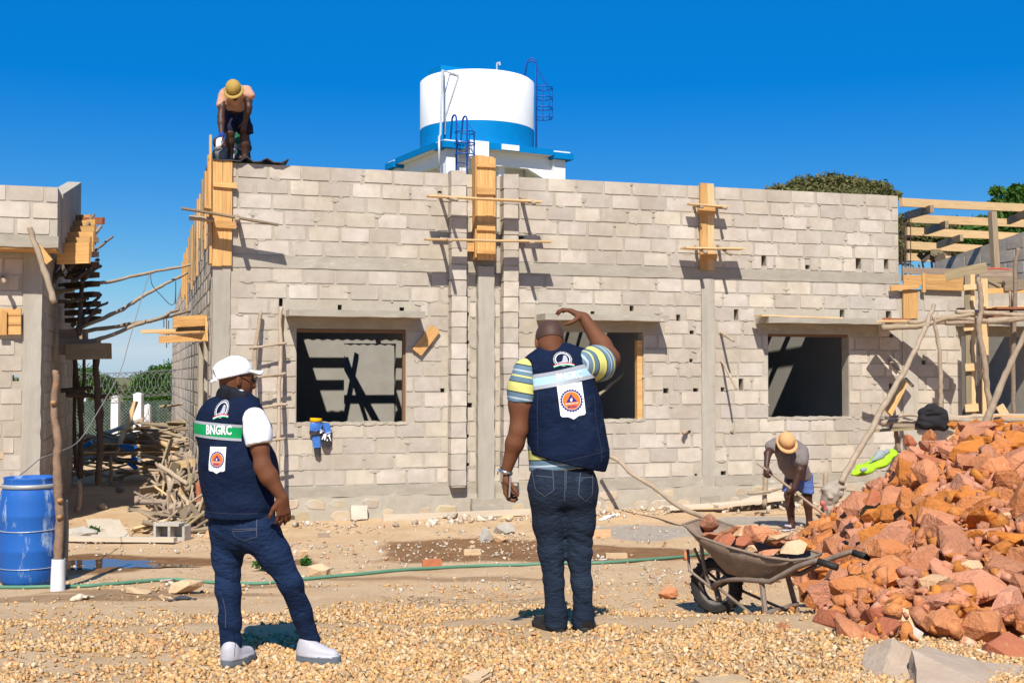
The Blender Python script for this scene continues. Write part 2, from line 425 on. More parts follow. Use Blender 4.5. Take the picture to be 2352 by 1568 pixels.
def ground_mat():
    m = bpy.data.materials.new('sandy_ground'); m.use_nodes = True
    nt = m.node_tree; N = nt.nodes; Lk = nt.links; b = N['Principled BSDF']
    b.inputs['Roughness'].default_value = .95; b.inputs['Specular IOR Level'].default_value = .2
    pos = N.new('ShaderNodeNewGeometry').outputs['Position']
    def noise(s, d=6, r=.6):
        n = N.new('ShaderNodeTexNoise'); n.inputs['Scale'].default_value = s; n.inputs['Detail'].default_value = d; n.inputs['Roughness'].default_value = r
        Lk.new(pos, n.inputs['Vector']); return n.outputs['Fac']
    def rng(v, a, c, lo=0., hi=1.):
        r = N.new('ShaderNodeMapRange'); r.inputs['From Min'].default_value = a; r.inputs['From Max'].default_value = c
        r.inputs['To Min'].default_value = lo; r.inputs['To Max'].default_value = hi
        Lk.new(v, r.inputs['Value']); return r.outputs[0]
    def mix(f, a, c):
        x = N.new('ShaderNodeMix'); x.data_type = 'RGBA'; Lk.new(f, x.inputs[0])
        for s_, k in ((a, 6), (c, 7)):
            if isinstance(s_, tuple): x.inputs[k].default_value = (*s_, 1)
            else: Lk.new(s_, x.inputs[k])
        return x.outputs[2]
    col = mix(rng(noise(1.6), .35, .65), (.71, .495, .29), (.61, .395, .21))
    col = mix(rng(noise(9, 8, .7), .5, .72), col, (.73, .54, .35))
    col = mix(rng(noise(70, 4, .7), .6, .75), col, (.50, .34, .20))
    at = N.new('ShaderNodeAttribute'); at.attribute_name = 'masks'
    sp = N.new('ShaderNodeSeparateColor'); Lk.new(at.outputs['Color'], sp.inputs[0])
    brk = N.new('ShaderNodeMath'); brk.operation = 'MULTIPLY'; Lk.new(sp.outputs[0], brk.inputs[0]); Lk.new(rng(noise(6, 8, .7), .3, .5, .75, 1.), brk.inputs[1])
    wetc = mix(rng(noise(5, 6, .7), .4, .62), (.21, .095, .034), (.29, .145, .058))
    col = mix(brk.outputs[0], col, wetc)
    col = mix(sp.outputs[1], col, mix(rng(noise(12), .4, .6), (.47, .415, .35), (.38, .33, .27)))
    col = mix(sp.outputs[2], col, (.16, .15, .06))
    Lk.new(col, b.inputs['Base Color'])
    ro = N.new('ShaderNodeMapRange'); Lk.new(brk.outputs[0], ro.inputs['Value']); ro.inputs['To Min'].default_value = .95; ro.inputs['To Max'].default_value = .6
    Lk.new(ro.outputs[0], b.inputs['Roughness'])
    h = N.new('ShaderNodeMath'); h.operation = 'ADD'; Lk.new(noise(22, 8, .7), h.inputs[0]); Lk.new(noise(120, 4, .7), h.inputs[1])
    bp = N.new('ShaderNodeBump'); bp.inputs['Strength'].default_value = .9; bp.inputs['Distance'].default_value = .022
    Lk.new(h.outputs[0], bp.inputs['Height']); Lk.new(bp.outputs[0], b.inputs['Normal'])
    return m
mk('ground', gme, ground_mat(), kind='structure')
# ------------------------------------------------------------------ block masonry
def block_template(seed):
    r = random.Random(seed)
    per = []
    for i in range(6): per.append((-.5 + i / 5, -.5))
    for i in range(1, 3): per.append((.5, -.5 + i / 3))
    for i in range(6): per.append((.5 - i / 5, .5))
    for i in range(1, 3): per.append((-.5, .5 - i / 3))
    n = len(per); v = []
    out = []
    for (a, c) in per:
        corner = abs(a) > .49 and abs(c) > .49
        k = r.uniform(.955, .99) if corner else r.uniform(.985, 1.0)
        if r.random() < .06: k *= r.uniform(.95, .985)
        out.append((a * (k if abs(a) > .49 else 1), c * (k if abs(c) > .49 else 1)))
    for (a, c) in out: v.append((a * .992, .0012 + r.uniform(0, .002), c * .982))      # front ring
    for (a, c) in out: v.append((a, .016, c))
    for (a, c) in out: v.append((a, .08, c))
    fi = len(v)
    v.append((-.22, r.uniform(0, .002), 0)); v.append((.22, r.uniform(0, .002), 0))
    f = []
    for i in range(n):
        j = (i + 1) % n
        f.append((n + i, n + j, j, i)); f.append((2 * n + i, 2 * n + j, n + j, n + i))
        f.append((i, j, fi if (out[i][0] + out[j][0]) < 0 else fi + 1))
    # close the middle seam between the two hubs
    mids = [i for i in range(n) if (out[i][0] + out[(i + 1) % n][0] < 0) != (out[(i + 1) % n][0] + out[(i + 2) % n][0] < 0)]
    for i in mids:
        f.append(((i + 1) % n, fi + 1, fi) if out[(i + 2) % n][0] + out[(i + 1) % n][0] >= 0 else ((i + 1) % n, fi, fi + 1))
    return pyd(v, f, 'block')
BLK = [block_template(k) for k in range(9)]
for me in BLK: me.materials.append(M_block)
def rows_fill(s0, s1, z0, z1, excl, off, L=.395, J=.032, r=rnd):
    """block rectangles of one course; excl: [(a, b)] intervals to leave"""
    iv = [(s0, s1)]
    for (a, b) in sorted(excl):
        nv = []
        for (p, q) in iv:
            if b <= p or a >= q: nv.append((p, q)); continue
            if a > p: nv.append((p, a))
            if b < q: nv.append((b, q))
        iv = nv
    out = []
    for (p, q) in iv:
        x = s0 - off
        while x < q:
            ln = L + r.uniform(-.02, .02); j = J + r.uniform(-.01, .012)
            a, b = max(x, p + .008), min(x + ln, q - .008)
            if b - a > .07: out.append((a, b, z0, z1))
            x += ln + j
    return out
def lay_blocks(rects, parent, M, jz=.022, yoff=0.0, r=rnd, keep=None):
    """one object per block"""
    for (a, b, z0, z1) in rects:
        o = bpy.data.objects.new('block', r.choice(BLK))
        zz0, zz1 = z0 + jz * .5 * r.uniform(.6, 1.4), z1 - jz * .5 * r.uniform(.6, 1.4)
        fx = r.choice((-1, 1))
        Mx = M @ Matrix.Translation(((a + b) / 2, yoff + r.uniform(-.004, .003), (zz0 + zz1) / 2)) @ Matrix.Rotation(r.uniform(-.006, .006), 4, 'Y') @ Matrix.Diagonal((b - a, 1, zz1 - zz0, 1))
        place(o, Mx, parent)
def join_blocks(rects, jz=.022, yoff=0.0, r=rnd):
    v, f = [], []
    for (a, b, z0, z1) in rects:
        me = r.choice(BLK); n = len(v); zz0, zz1 = z0 + jz * .5 * r.uniform(.6, 1.4), z1 - jz * .5 * r.uniform(.6, 1.4); y = yoff + r.uniform(-.004, .003)
        v += [((a + b) / 2 + q.co.x * (b - a), y + q.co.y, (zz0 + zz1) / 2 + q.co.z * (zz1 - zz0)) for q in me.vertices]
        f += [tuple(i + n for i in q.vertices) for q in me.polygons]
    return pyd(v, f, 'blocks')
def wall_cut(s0, s1, z0, z1, holes, y0, y1):
    """slab with rectangular openings, reveals included"""
    xs = sorted({s0, s1, *[max(s0, min(s1, h[k])) for h in holes for k in (0, 1)]})
    zs = sorted({z0, z1, *[max(z0, min(z1, h[k])) for h in holes for k in (2, 3)]})
    def solid_(i, j):
        if i < 0 or j < 0 or i >= len(xs) - 1 or j >= len(zs) - 1: return False
        cx, cz = (xs[i] + xs[i + 1]) / 2, (zs[j] + zs[j + 1]) / 2
        return not any(h[0] < cx < h[1] and h[2] < cz < h[3] for h in holes)
    m = MBd()
    for i in range(len(xs) - 1):
        for j in range(len(zs) - 1):
            if not solid_(i, j): continue
            a, b, c, d = xs[i], xs[i + 1], zs[j], zs[j + 1]
            m.add([(a, y0, c), (b, y0, c), (b, y0, d), (a, y0, d)], [(0, 1, 2, 3)])
            m.add([(a, y1, c), (b, y1, c), (b, y1, d), (a, y1, d)], [(3, 2, 1, 0)])
            if not solid_(i - 1, j): m.add([(a, y0, c), (a, y1, c), (a, y1, d), (a, y0, d)], [(3, 2, 1, 0)])
            if not solid_(i + 1, j): m.add([(b, y0, c), (b, y1, c), (b, y1, d), (b, y0, d)], [(0, 1, 2, 3)])
            if not solid_(i, j - 1): m.add([(a, y0, c), (b, y0, c), (b, y1, c), (a, y1, c)], [(3, 2, 1, 0)])
            if not solid_(i, j + 1): m.add([(a, y0, d), (b, y0, d), (b, y1, d), (a, y1, d)], [(0, 1, 2, 3)])
    return m
def hbox(px, py, wpx, hpx, off=0):
    a, z1 = SZ(px - wpx / 2, py - hpx / 2); b, z0 = SZ(px + wpx / 2, py + hpx / 2)
    return (min(a, b), max(a, b), min(z0, z1), max(z0, z1))
def rough_box(m, x0, x1, y0, y1, z0, z1, step=.12, amp=.006, r=rnd):
    """box whose front and edges are slightly uneven (cast against boards)"""
    nx_ = max(1, int((x1 - x0) / step)); nz_ = max(1, int((z1 - z0) / step))
    v = []; f = []
    for j in range(nz_ + 1):
        for i in range(nx_ + 1):
            edge = i in (0, nx_) or j in (0, nz_)
            x = x0 + (x1 - x0) * i / nx_; z = z0 + (z1 - z0) * j / nz_
            if i in (0, nx_): x += r.uniform(-amp, amp)
            if j in (0, nz_): z += r.uniform(-amp, amp)
            v.append((x, y0 + r.uniform(0, amp * (.9 if edge else .3)), z))
    k = len(v)
    for j in range(nz_ + 1):
        for i in range(nx_ + 1):
            v.append((v[j * (nx_ + 1) + i][0], y1, v[j * (nx_ + 1) + i][2]))
    q = nx_ + 1
    for j in range(nz_):
        for i in range(nx_):
            a = j * q + i
            f.append((a, a + 1, a + 1 + q, a + q)); f.append((k + a + q, k + a + 1 + q, k + a + 1, k + a))
    for i in range(nx_):
        f.append((i + 1, i, k + i, k + i + 1)); a = nz_ * q + i; f.append((a, a + 1, k + a + 1, k + a))
    for j in range(nz_):
        a = j * q; f.append((a, a + q, k + a + q, k + a)); a = j * q + nx_; f.append((a + q, a, k + a, k + a + q))
    m.add(v, f)
    return m

# ------------------------------------------------------------------ the long school building
ZT = 4.765
B = empty('school_building', MB, 'long unfinished grey block building with three window openings and open roof', 'building')
SR = S(2067)
SE = S(2067) + 4.6
ZLOW = 3.29
WIN = [(S(681), S(932), 1.291, 2.566), (S(1262), S(1478), 1.291, 2.566), (S(1765), S(1950), 1.291, 2.566), (S(2210), S(2410), 1.291, 2.566)]
HOLES = []
for (fn, L_) in ((c16, [(120, 185, 32, 70), (615, 230, 34, 48), (1137, 243, 40, 30), (1690, 285, 22, 32), (1690, 520, 22, 26), (1690, 755, 20, 20), (1706, 1052, 44, 44), (1690, 1310, 20, 26), (1692, 1548, 22, 28), (1478, 925, 36, 34)]),
                 (c17, [(52, 162, 34, 26), (380, 125, 34, 46), (772, 205, 34, 56), (886, 326, 36, 32), (880, 563, 28, 30), (668, 816, 46, 42), (918, 810, 44, 30), (1145, 805, 32, 36), (1298, 765, 36, 100), (1258, 178, 36, 92), (852, 1163, 50, 26), (916, 1525, 30, 24), (1152, 1508, 46, 34)]),
                 (c15, [(684, 618, 40, 94), (1052, 674, 38, 36), (1480, 645, 46, 92), (1712, 650, 36, 84), (1342, 1066, 40, 70), (1732, 1075, 44, 60)]),
                 (c11, [(465, 312, 46, 66), (780, 505, 30, 28), (492, 505, 34, 30), (786, 745, 36, 40), (490, 960, 36, 50)]),
                 (c7, [(235, 456, 38, 46), (240, 892, 44, 16), (1040, 508, 50, 24), (1032, 905, 50, 56)])):
    for (x, y, w, h) in L_:
        p = fn(x, y); q = fn(x + w, y + h)
        HOLES.append(hbox(p[0], p[1], q[0] - p[0], q[1] - p[1]))
CUT = WIN + HOLES
wall = wall_cut(0.02, SR, .06, ZT - .012, CUT, .0105, .195).obj('front_wall', M_mortar, MB, B)
wall_low = wall_cut(SR, SE, .06, ZLOW, CUT, .0105, .195).obj('side_wing_wall', M_mortar, MB, B)
# columns and bands that interrupt the blocks
cc = (0.0, S(527)); cm = (S(1094), S(1094) + .235); c3_ = (S(1612), S(1641)); c4_ = (S(2074), S(2108))
PL = (S(1030), S(1030) + .215); PR = (S(1149), S(1149) + .215)
LEDGE = [(S(656), S(962)), (S(1233), S(1512)), (S(1737), S(2016)), (S(2196), S(2440))]
rows = []
z = .448
for k in range(4): rows.append((z, z + (1.291 - .448) / 4)); z = rows[-1][1]
for k in range(10): rows.append((z, z + (3.371 - 1.291) / 10)); z = rows[-1][1]
z = 3.536
for k in range(6): rows.append((z, z + (ZT - 3.536) / 6)); z = rows[-1][1]
rects = []; rects_low = []
for k, (z0, z1) in enumerate(rows):
    zm = (z0 + z1) / 2
    ex = [(cc[0] - .1, cc[1]) if zm < 3.4 else (-.1, .03), cm, PL, PR] + [(c3_[0], c3_[1])] * (zm < 3.4) + [c4_]
    for w in WIN:
        if z1 > w[2] + .03 and z0 < w[3] - .03: ex.append((w[0], w[1]))
    for l in LEDGE:
        if z1 > 2.58 and z0 < 2.79: ex.append((l[0] - .02, l[1] + .02))
    for h in HOLES:
        if h[3] > z0 + .02 and h[2] < z1 - .02: ex.append((h[0] - .004, h[1] + .004))
    off = (.0 if k % 2 else .21) + rnd.uniform(-.02, .02) + .1
    rects += rows_fill(.0, SR, z0, z1, ex, off)
    if z1 < ZLOW + .02: rects_low += rows_fill(SR, SE, z0, z1, ex, off + .05)
def scr_area(q):
    p = L2W((q[0] + q[1]) / 2, 0, (q[2] + q[3]) / 2)
    return (q[1] - q[0]) / p.y ** 2
rects.sort(key=scr_area, reverse=True)
whole = [q for q in rects]
lay_blocks(whole[:255], wall, MB)
rest = whole[255:]
mk('joined_block', join_blocks(rest), M_block_far, MB, wall, kind='stuff')
vis_low = [q for q in rects_low if q[0] < SR + 2.6]
lay_blocks(vis_low[:45], wall_low, MB)
mk('joined_block', join_blocks(vis_low[45:] + [q for q in rects_low if q[0] >= SR + 2.6]), M_block_far, MB, wall_low, kind='stuff')
# pilasters of single blocks either side of the middle column
for (a, b), nm in ((PL, 0), (PR, 1)):
    pil = MBd().box(a + .012, b - .012, -.162, .05, .40, ZT - .015).obj('block_pilaster', M_mortar, MB, B)
    zz = .44 - (.0 if nm else .02)
    n = 20; h = (ZT + (.0 if nm else .01) - zz) / n
    for i in range(n):
        me = BLK[(i * 5 + nm) % 9]
        # deep block: front face out, sides show
        m = MBd(); dx = rnd.uniform(-.004, .004)
        rough_box(m, a + dx, b + dx, -.175 + rnd.uniform(-.006, .006), .03, zz + i * h + .008, zz + (i + 1) * h - .006, .1, .005)
        m.obj('block', M_block, MB, pil)
# cast concrete
def conc(name, x0, x1, y0, y1, z0, z1, mat=None, step=.13, amp=.005):
    m = MBd(); rough_box(m, x0, x1, y0, y1, z0, z1, step, amp); return m.obj(name, mat or M_conc, MB, B)
segs = [(cc[1], PL[0]), (PL[1], cm[0]), (cm[1], PR[0]), (PR[1], SR + .03)]
for (a, b) in segs:
    conc('ring_beam', a, b, -.004, .05, 3.372, 3.535)
for (a, b) in [(cc[1], cm[0]), (cm[1], c3_[0]), (c3_[1], SE)]:
    conc('plinth_beam', a, b, -.018, .06, .297, .446)
conc('corner_column', 0.0, cc[1], -.014, .26, .05, 3.39, M_concv, .09, .006)
conc('middle_column', cm[0], cm[1], -.11, .15, .22, 3.46, M_concv, .09, .006)
conc('flush_column', c3_[0], c3_[1], -.012, .15, .12, 3.37, M_concv, .07, .006)
conc('flush_column', c4_[0], c4_[1], -.012, .15, .12, 2.75, M_concv, .07, .006)
conc('column_footing', cm[0] - .09, cm[1] + .12, -.15, .1, .02, .235, M_conc, .1, .008)
conc('column_footing', c3_[0] - .05, c3_[1] + .06, -.05, .1, .02, .16, M_conc, .1, .008)
for i, (a, b) in enumerate(LEDGE):
    m = MBd(); rough_box(m, a + .02, b - .02, -.006, .05, 2.568, 2.712, .13, .003); lint = m.obj('lintel', M_conc, MB, B)
    m = MBd(); rough_box(m, a, b, -.40, .04, 2.714, 2.80, .13, .004)
    m.obj('sun_ledge', M_conc, MB, lint)
# mortar squeezed out and smeared over the joints
sv, sf = [], []
for q in rects[:420]:
    for _ in range(rnd.choice((0, 1, 1, 2))):
        cx_, cz_ = (rnd.uniform(q[0], q[1]), q[2] + rnd.uniform(-.02, .02)) if rnd.random() < .6 else (q[0] - .012, rnd.uniform(q[2], q[3]))
        w_, h_ = rnd.uniform(.015, .09), rnd.uniform(.008, .034)
        if any(h[0] - .03 < cx_ < h[1] + .03 and h[2] - .03 < cz_ < h[3] + .03 for h in CUT): continue
        n_ = 8; o = len(sv); yb_ = .002 - rnd.uniform(0, .005)
        for ring_, (k_, y_) in enumerate(((1, .012), (.8, yb_))):
            for i in range(n_):
                th = 2 * math.pi * i / n_; rr0 = rnd.uniform(.7, 1.15) if ring_ == 0 else 1
                sv.append((cx_ + math.cos(th) * w_ * k_ * rr0, y_, cz_ + math.sin(th) * h_ * k_ * rr0))
        for i in range(n_): j_ = (i + 1) % n_; sf.append((o + j_, o + i, o + n_ + i, o + n_ + j_))
        sf.append(tuple(o + n_ + i for i in range(n_ - 1, -1, -1)))
me = pyd(sv, sf, 'smears'); bm = bmesh.new(); bm.from_mesh(me); bmesh.ops.recalc_face_normals(bm, faces=bm.faces); bm.to_mesh(me); bm.free()
mk('mortar_smear', me, M_mortar, MB, wall, kind='stuff')
# rubble foundation
m = MBd(); rough_box(m, .0, SE, -.03, .06, -.25, .296, .15, .012); fnd = m.obj('foundation', M_mortar, MB, B)
def pebble_face(w, h, seed, d=.035):
    r = random.Random(seed); n = 9; v = []; f = []
    for k in range(n):
        th = 2 * math.pi * k / n; q = (abs(math.cos(th)) ** 5 + abs(math.sin(th)) ** 5) ** -.2 * r.uniform(.78, 1.04)
        v.append((math.cos(th) * q * w / 2, 0, math.sin(th) * q * h / 2))
    for k in range(n): v.append((v[k][0] * .86, -d * r.uniform(.7, 1.1), v[k][2] * .84))
    for k in range(n):
        j = (k + 1) % n; f.append((k, j, n + j, n + k))
    f.append(tuple(range(n, 2 * n)))
    return pyd(v, f, 'stone')
FST = [pebble_face(.2, .15, k) for k in range(7)]
for me in FST: me.materials.append(M_stone_f)
for (z0_, z1_, sh_) in ((-.04, .15, 0), (.13, .285, .4)):
    x = .2 + sh_ * .2
    while x < SE - 2:
        w = rnd.uniform(.16, .36)
        if not (cm[0] - .16 < x + w / 2 < cm[1] + .18) and not (c3_[0] - .14 < x + w / 2 < c3_[1] + .14) and rnd.random() < (.62 if sh_ else .85):
            hh = (z1_ - z0_) * rnd.uniform(.75, 1.05)
            o = bpy.data.objects.new('stone', rnd.choice(FST))
            place(o, MB @ Matrix.Translation((x + w / 2, -.022, (z0_ + z1_) / 2 + rnd.uniform(-.012, .012))) @ Matrix.Rotation(rnd.uniform(-.2, .2), 4, 'Y') @ Matrix.Diagonal((w / .205, rnd.uniform(.25, .6), hh / .15, 1)), fnd)
        x += w + rnd.uniform(.0, .05)
# side wall (alley side), slightly splayed, falling to the rear
SW = Matrix.Translation(A0) @ Matrix.Rotation(math.atan2(.9535, -.3014), 4, 'Z')     # x runs to the rear
def sidez(t): return ZT - .02 - (ZT - 3.57) * t / 18.2
m = MBd()
ST = [0, .55, 1.0, 1.75, 2.7, 3.9, 18.2]
def side_quad(t0, t1, za0, za1, zb0, zb1):
    m.add([(t0, 0, za0), (t1, 0, zb0), (t1, 0, zb1), (t0, 0, za1), (t0, -.19, za0), (t1, -.19, zb0), (t1, -.19, zb1), (t0, -.19, za1)],
          [(0, 1, 2, 3), (7, 6, 5, 4), (3, 2, 6, 7), (4, 5, 1, 0), (0, 3, 7, 4), (1, 5, 6, 2)])
side_quad(.26, 1.0, .0, sidez(.26), .0, sidez(1.0))
side_quad(1.0, 1.85, 2.45, sidez(1.0), 2.45, sidez(1.85))
side_quad(1.0, 1.85, 0, .9, 0, .9)
side_quad(1.85, 2.2, .0, sidez(1.85), .0, sidez(2.2))
side_quad(2.2, 3.5, 2.45, sidez(2.2), 2.45, sidez(3.5))
side_quad(3.5, 18.2, .0, sidez(3.5), .0, sidez(18.2))
sidew = m.obj('alley_side_wall', M_mortar, SW, B)
sb = []
z = .2
while z < 4.6:
    t = .3 + rnd.uniform(0, .3)
    while t < 18:
        if sidez(t + .4) > z + .2 and not (z < 2.45 and 1.0 < t + .36 and t < 1.85) and not (z < 2.45 and 2.2 < t + .36 and t < 3.5): sb.append((t, t + .39, z, z + .205))
        t += .425
    z += .208
me = join_blocks(sb)
for v_ in me.vertices: v_.co.y = -v_.co.y + .007
me.flip_normals()
mk('joined_block', me, M_block_far, SW, sidew, kind='stuff')
# inside: rear and partition walls, floor, roof timbers, roof sheets
RB = 8.3
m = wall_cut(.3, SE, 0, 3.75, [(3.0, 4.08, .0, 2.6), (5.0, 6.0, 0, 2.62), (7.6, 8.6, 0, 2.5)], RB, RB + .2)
m.obj('rear_room_wall', M_plaster, MB, B)
m = MBd()
m.box(6.5, 6.7, .26, RB, 0, 3.9); m.box(4.36, 4.54, .26, RB, 0, 3.9)
m.box(SR - .21, SR - .01, .2, 12.5, 0, 4.0)
m.obj('partition_wall', M_plaster2, MB, B)
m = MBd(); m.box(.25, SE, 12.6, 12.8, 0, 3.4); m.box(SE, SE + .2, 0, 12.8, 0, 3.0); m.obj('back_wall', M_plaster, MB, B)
MBd().box(.25, SE, .22, 12.6, .2, .32).obj('room_floor', M_rough, MB, B)
def roofz(y): return 4.42 - .065 * y
rf = MBd()
def rsheet(x0, x1, y0, y1):
    v = []; f = []; n = max(2, int((x1 - x0) / .1))
    for i in range(n + 1):
        x = x0 + (x1 - x0) * i / n; dz = .03 if i % 2 else 0
        v += [(x, y0, roofz(y0) + dz + .16), (x, y1, roofz(y1) + dz + .16)]
    for i in range(n): f.append((2 * i, 2 * i + 2, 2 * i + 3, 2 * i + 1))
    rf.add(v, f)
rsheet(.1, 4.45, .3, 4.6)  # unseen sheets, extents and gaps set to shape the light inside
rsheet(.1, 1.73, 4.6, RB - 1.25)
rsheet(1.73, 4.45, 4.6, 5.7)
rsheet(4.45, 6.6, 3.2, RB - 1.25); rsheet(6.6, SR - .1, 2.8, RB - 1.25); rsheet(4.45, SR - .1, .25, .7); rsheet(6.6, 9.2, .7, 2.8); rsheet(4.45, 5.3, .7, 3.2)
rsheet(.1, SR - .1, RB - 1.27, 9.5); rsheet(.1, 2.2, 9.5, 12.4); rsheet(4.6, SR - .1, 9.5, 12.4); rsheet(2.2, 4.6, 11.6, 12.4)
M_roof = solid('dark_roof_sheet', (.055, .05, .05), .5, .1)
rf.obj('shading_roof_sheet', M_roof, MB, B)
for k, y in enumerate((.75, 1.5, 2.25, 3.0, 3.7, 4.4, 5.0, 5.65, 6.24, 6.66, 8.6, 9.6, 10.45)):
    MBd().box(.2, SR - .05, y, y + .07, roofz(y), roofz(y) + .14).obj('roof_purlin', M_pine2, MB, B)
for x in (1.1, 3.3, 5.2, 7.4, 9.6):
    m = MBd(); m.add([(x, .3, roofz(.3) - .16), (x + .06, .3, roofz(.3) - .16), (x + .06, 11.5, roofz(11.5) - .16), (x, 11.5, roofz(11.5) - .16),
                      (x, .3, roofz(.3) - .01), (x + .06, .3, roofz(.3) - .01), (x + .06, 11.5, roofz(11.5) - .01), (x, 11.5, roofz(11.5) - .01)],
                     [(0, 3, 2, 1), (4, 5, 6, 7), (0, 1, 5, 4), (1, 2, 6, 5), (2, 3, 7, 6), (3, 0, 4, 7)]).obj('rafter', M_pine2, MB, B)
plankb = None
for (xa, ya_, xb, yb2, w_) in ((2.5, 9.6, 3.6, 11.6, .10), (3.7, 9.6, 3.2, 11.6, .14)):  # unseen timbers added to throw slanting shadows on the back wall
    a_, b_ = MB @ Vector((xa, ya_, roofz(ya_) - .08)), MB @ Vector((xb, yb2, roofz(yb2) - .08)); Mx_ = frame(a_, b_)
    mk('shadow_brace', plank_mesh((b_ - a_).length, w_, .1), M_pine2, Mx_, B)
# thin timber lining left in the first two openings
M_lin = solid('old_lining_wood', (.20, .11, .06), .8, .2)
a, b, z0, z1 = WIN[0]
fr = MBd().box(a, b, .02, .10, z1 - .05, z1 - .01); fr.box(b - .035, b - .003, .03, .10, z0, z1 - .05)
fr.obj('window_lining', M_lin, MB, B)
a, b, z0, z1 = WIN[1]
MBd().box(b - .085, b - .004, .03, .12, z0 + .002, z1 - .12).obj('window_lining', M_pine, MB, B)
m = MBd(); m.box(WIN[2][0], WIN[2][1], .03, .1, WIN[2][3] - .04, WIN[2][3] - .005); m.obj('window_lining', M_lin, MB, B)
stick('window_brace', [L2W(WIN[1][1] - .95, .4, 1.32), L2W(WIN[1][1] - .05, .55, 2.0)], .035, .03, M_weath, B)
# unfinished mortar spatter along the sills
for (a, b, z0, z1) in WIN[:3]:
    m = MBd(); rough_box(m, a - .03, b + .03, -.012, .19, z0 - .028, z0 + .012, .06, .012); m.obj('window_sill', M_mortar, MB, B)

# ------------------------------------------------------------------ the building on the left
ML = Matrix.Translation((-5.987, 15.1, 0)) @ Matrix.Rotation(ANG, 4, 'Z')
BL = empty('block_building', ML, 'grey block building with overhanging parapet at the left edge behind the blue drum', 'building')
lh = []
MLi = ML.inverted()
def SZL(x, y, off=0):
    d = ray(x, y); o = Vector((0, 0, CAMZ)); n = ML.to_3x3() @ Vector((0, 1, 0)); p0 = ML.translation - n * off
    p = MLi @ (o + d * ((p0 - o).dot(n) / d.dot(n)))
    return p.x, p.z
for (x, y, w, h) in ((115, 230, 50, 44), (0, 800, 40, 60)):
    p = SZL(*c2(x - w / 2, y + h / 2)); q = SZL(*c2(x + w / 2, y - h / 2)); lh.append((p[0], q[0], p[1], q[1]))
wL = wall_cut(-3.2, -.02, 0, 3.55, lh, .009, .195).obj('front_wall', M_mortar, ML, BL)
colL = SZL(c1(165, 900)[0], 863)[0]
rr = []
for k in range(17):
    z0 = .12 + k * .2065
    if z0 > 3.4: break
    ex = [(colL, .1)] + [(h[0], h[1]) for h in lh if h[3] > z0 + .02 and h[2] < z0 + .19]
    rr += rows_fill(-3.2, 0, z0, z0 + .2065, ex, .21 * (k % 2) + .05)
lay_blocks(rr, wL, ML)
m = MBd(); rough_box(m, colL, 0.005, -.02, .25, 0, 3.5, .09, .007); m.obj('corner_column', M_concv, ML, BL)
# side wall rising as a gable to the rear
m = MBd()
def q8(m, pts, t):
    """prism from (y,z) polygon, x from 0 to -t"""
    n = len(pts); v = [(0, y, z) for y, z in pts] + [(-t, y, z) for y, z in pts]
    f = [tuple(range(n)), tuple(range(2 * n - 1, n - 1, -1))] + [(i, i + n, (i + 1) % n + n, (i + 1) % n) for i in range(n)]
    m.add(v, f)
q8(m, [(.25, 0), (6.4, 0), (6.4, 4.1), (4.4, 4.4), (.25, 3.5)], .19)
sideL = m.obj('alley_side_wall', M_mortar, ML, BL)
mm = Matrix.Rotation(R(90), 4, 'Z')
sb = []
for k in range(19):
    z0 = .05 + k * .208; t = .3 + .21 * (k % 2)
    while t < 6.0:
        if z0 + .21 < 3.5 + .2 * t: sb.append((t, t + .39, z0, z0 + .206))
        t += .425
me = join_blocks(sb)
me.transform(Matrix(((0, -1, 0, -.0), (1, 0, 0, 0), (0, 0, 1, 0), (0, 0, 0, 1))))
for v_ in me.vertices: v_.co.x += .007
mk('joined_block', me, M_block_far, ML, sideL, kind='stuff')
# parapet: overhangs front and alley side
par = MBd().box(-3.6, .215, -.475, .1, 3.52, 4.27).obj('parapet', M_mortar, ML, BL)
for k in range(3):
    z0 = 3.665 + k * .205
    lay_blocks(rows_fill(-3.0, .225, z0, z0 + .205, [], .3 + .2 * (k % 2)), par, ML, yoff=-.487)
m = MBd(); rough_box(m, -3.6, .23, -.49, -.40, 3.515, 3.66, .12, .004); m.obj('parapet_beam', M_conc, ML, par)
m = MBd(); q8(m, [(.1, 3.5), (3.9, 4.3), (3.9, 5.02), (.1, 4.27)], .2)
me = m.mesh()
for v_ in me.vertices: v_.co.x += .235
gp = mk('gable_parapet', me, M_mortar, ML, BL)
MBd().box(-3.5, .2, -.47, -.02, 3.49, 3.513).obj('parapet_soffit_board', M_pine, ML, BL)
# closed roof behind the parapet keeps the rooms dark
MBd().box(-3.4, -.1, .2, 6.3, 3.56, 3.7).obj('roof_slab', M_conc, ML, BL)

# ------------------------------------------------------------------ block gable behind the right wing
GN, GF = Vector((8.75, 18.75, 0)), Vector((7.8, 21.9, 0))
Mg = frame(GN, GF)
Lg = (GF - GN).length
Bg = empty('gable_wall', Mg, 'bare block gable wall sloping down behind the right wing scaffold', 'wall'); Bg['kind'] = 'thing'
m = MBd()
m.add([(-1.5, 0, 0), (Lg, 0, 0), (Lg, 0, 4.02), (-1.5, 0, 4.62), (-1.5, -.19, 0), (Lg, -.19, 0), (Lg, -.19, 4.02), (-1.5, -.19, 4.62)],
      [(3, 2, 1, 0), (4, 5, 6, 7), (2, 3, 7, 6), (1, 2, 6, 5), (3, 0, 4, 7)])
gw = m.obj('wall', M_mortar, Mg, Bg)
gb = []
for k in range(21):
    z0 = .1 + k * .208; t = -1.4 + .21 * (k % 2)
    while t < Lg - .3:
        if z0 + .2 < 4.02 + (Lg - t) * .12 and z0 > 2.6: gb.append((t, t + .39, z0, z0 + .206))
        t += .425
MgF = Mg @ Matrix.Rotation(math.pi, 4, 'Z')
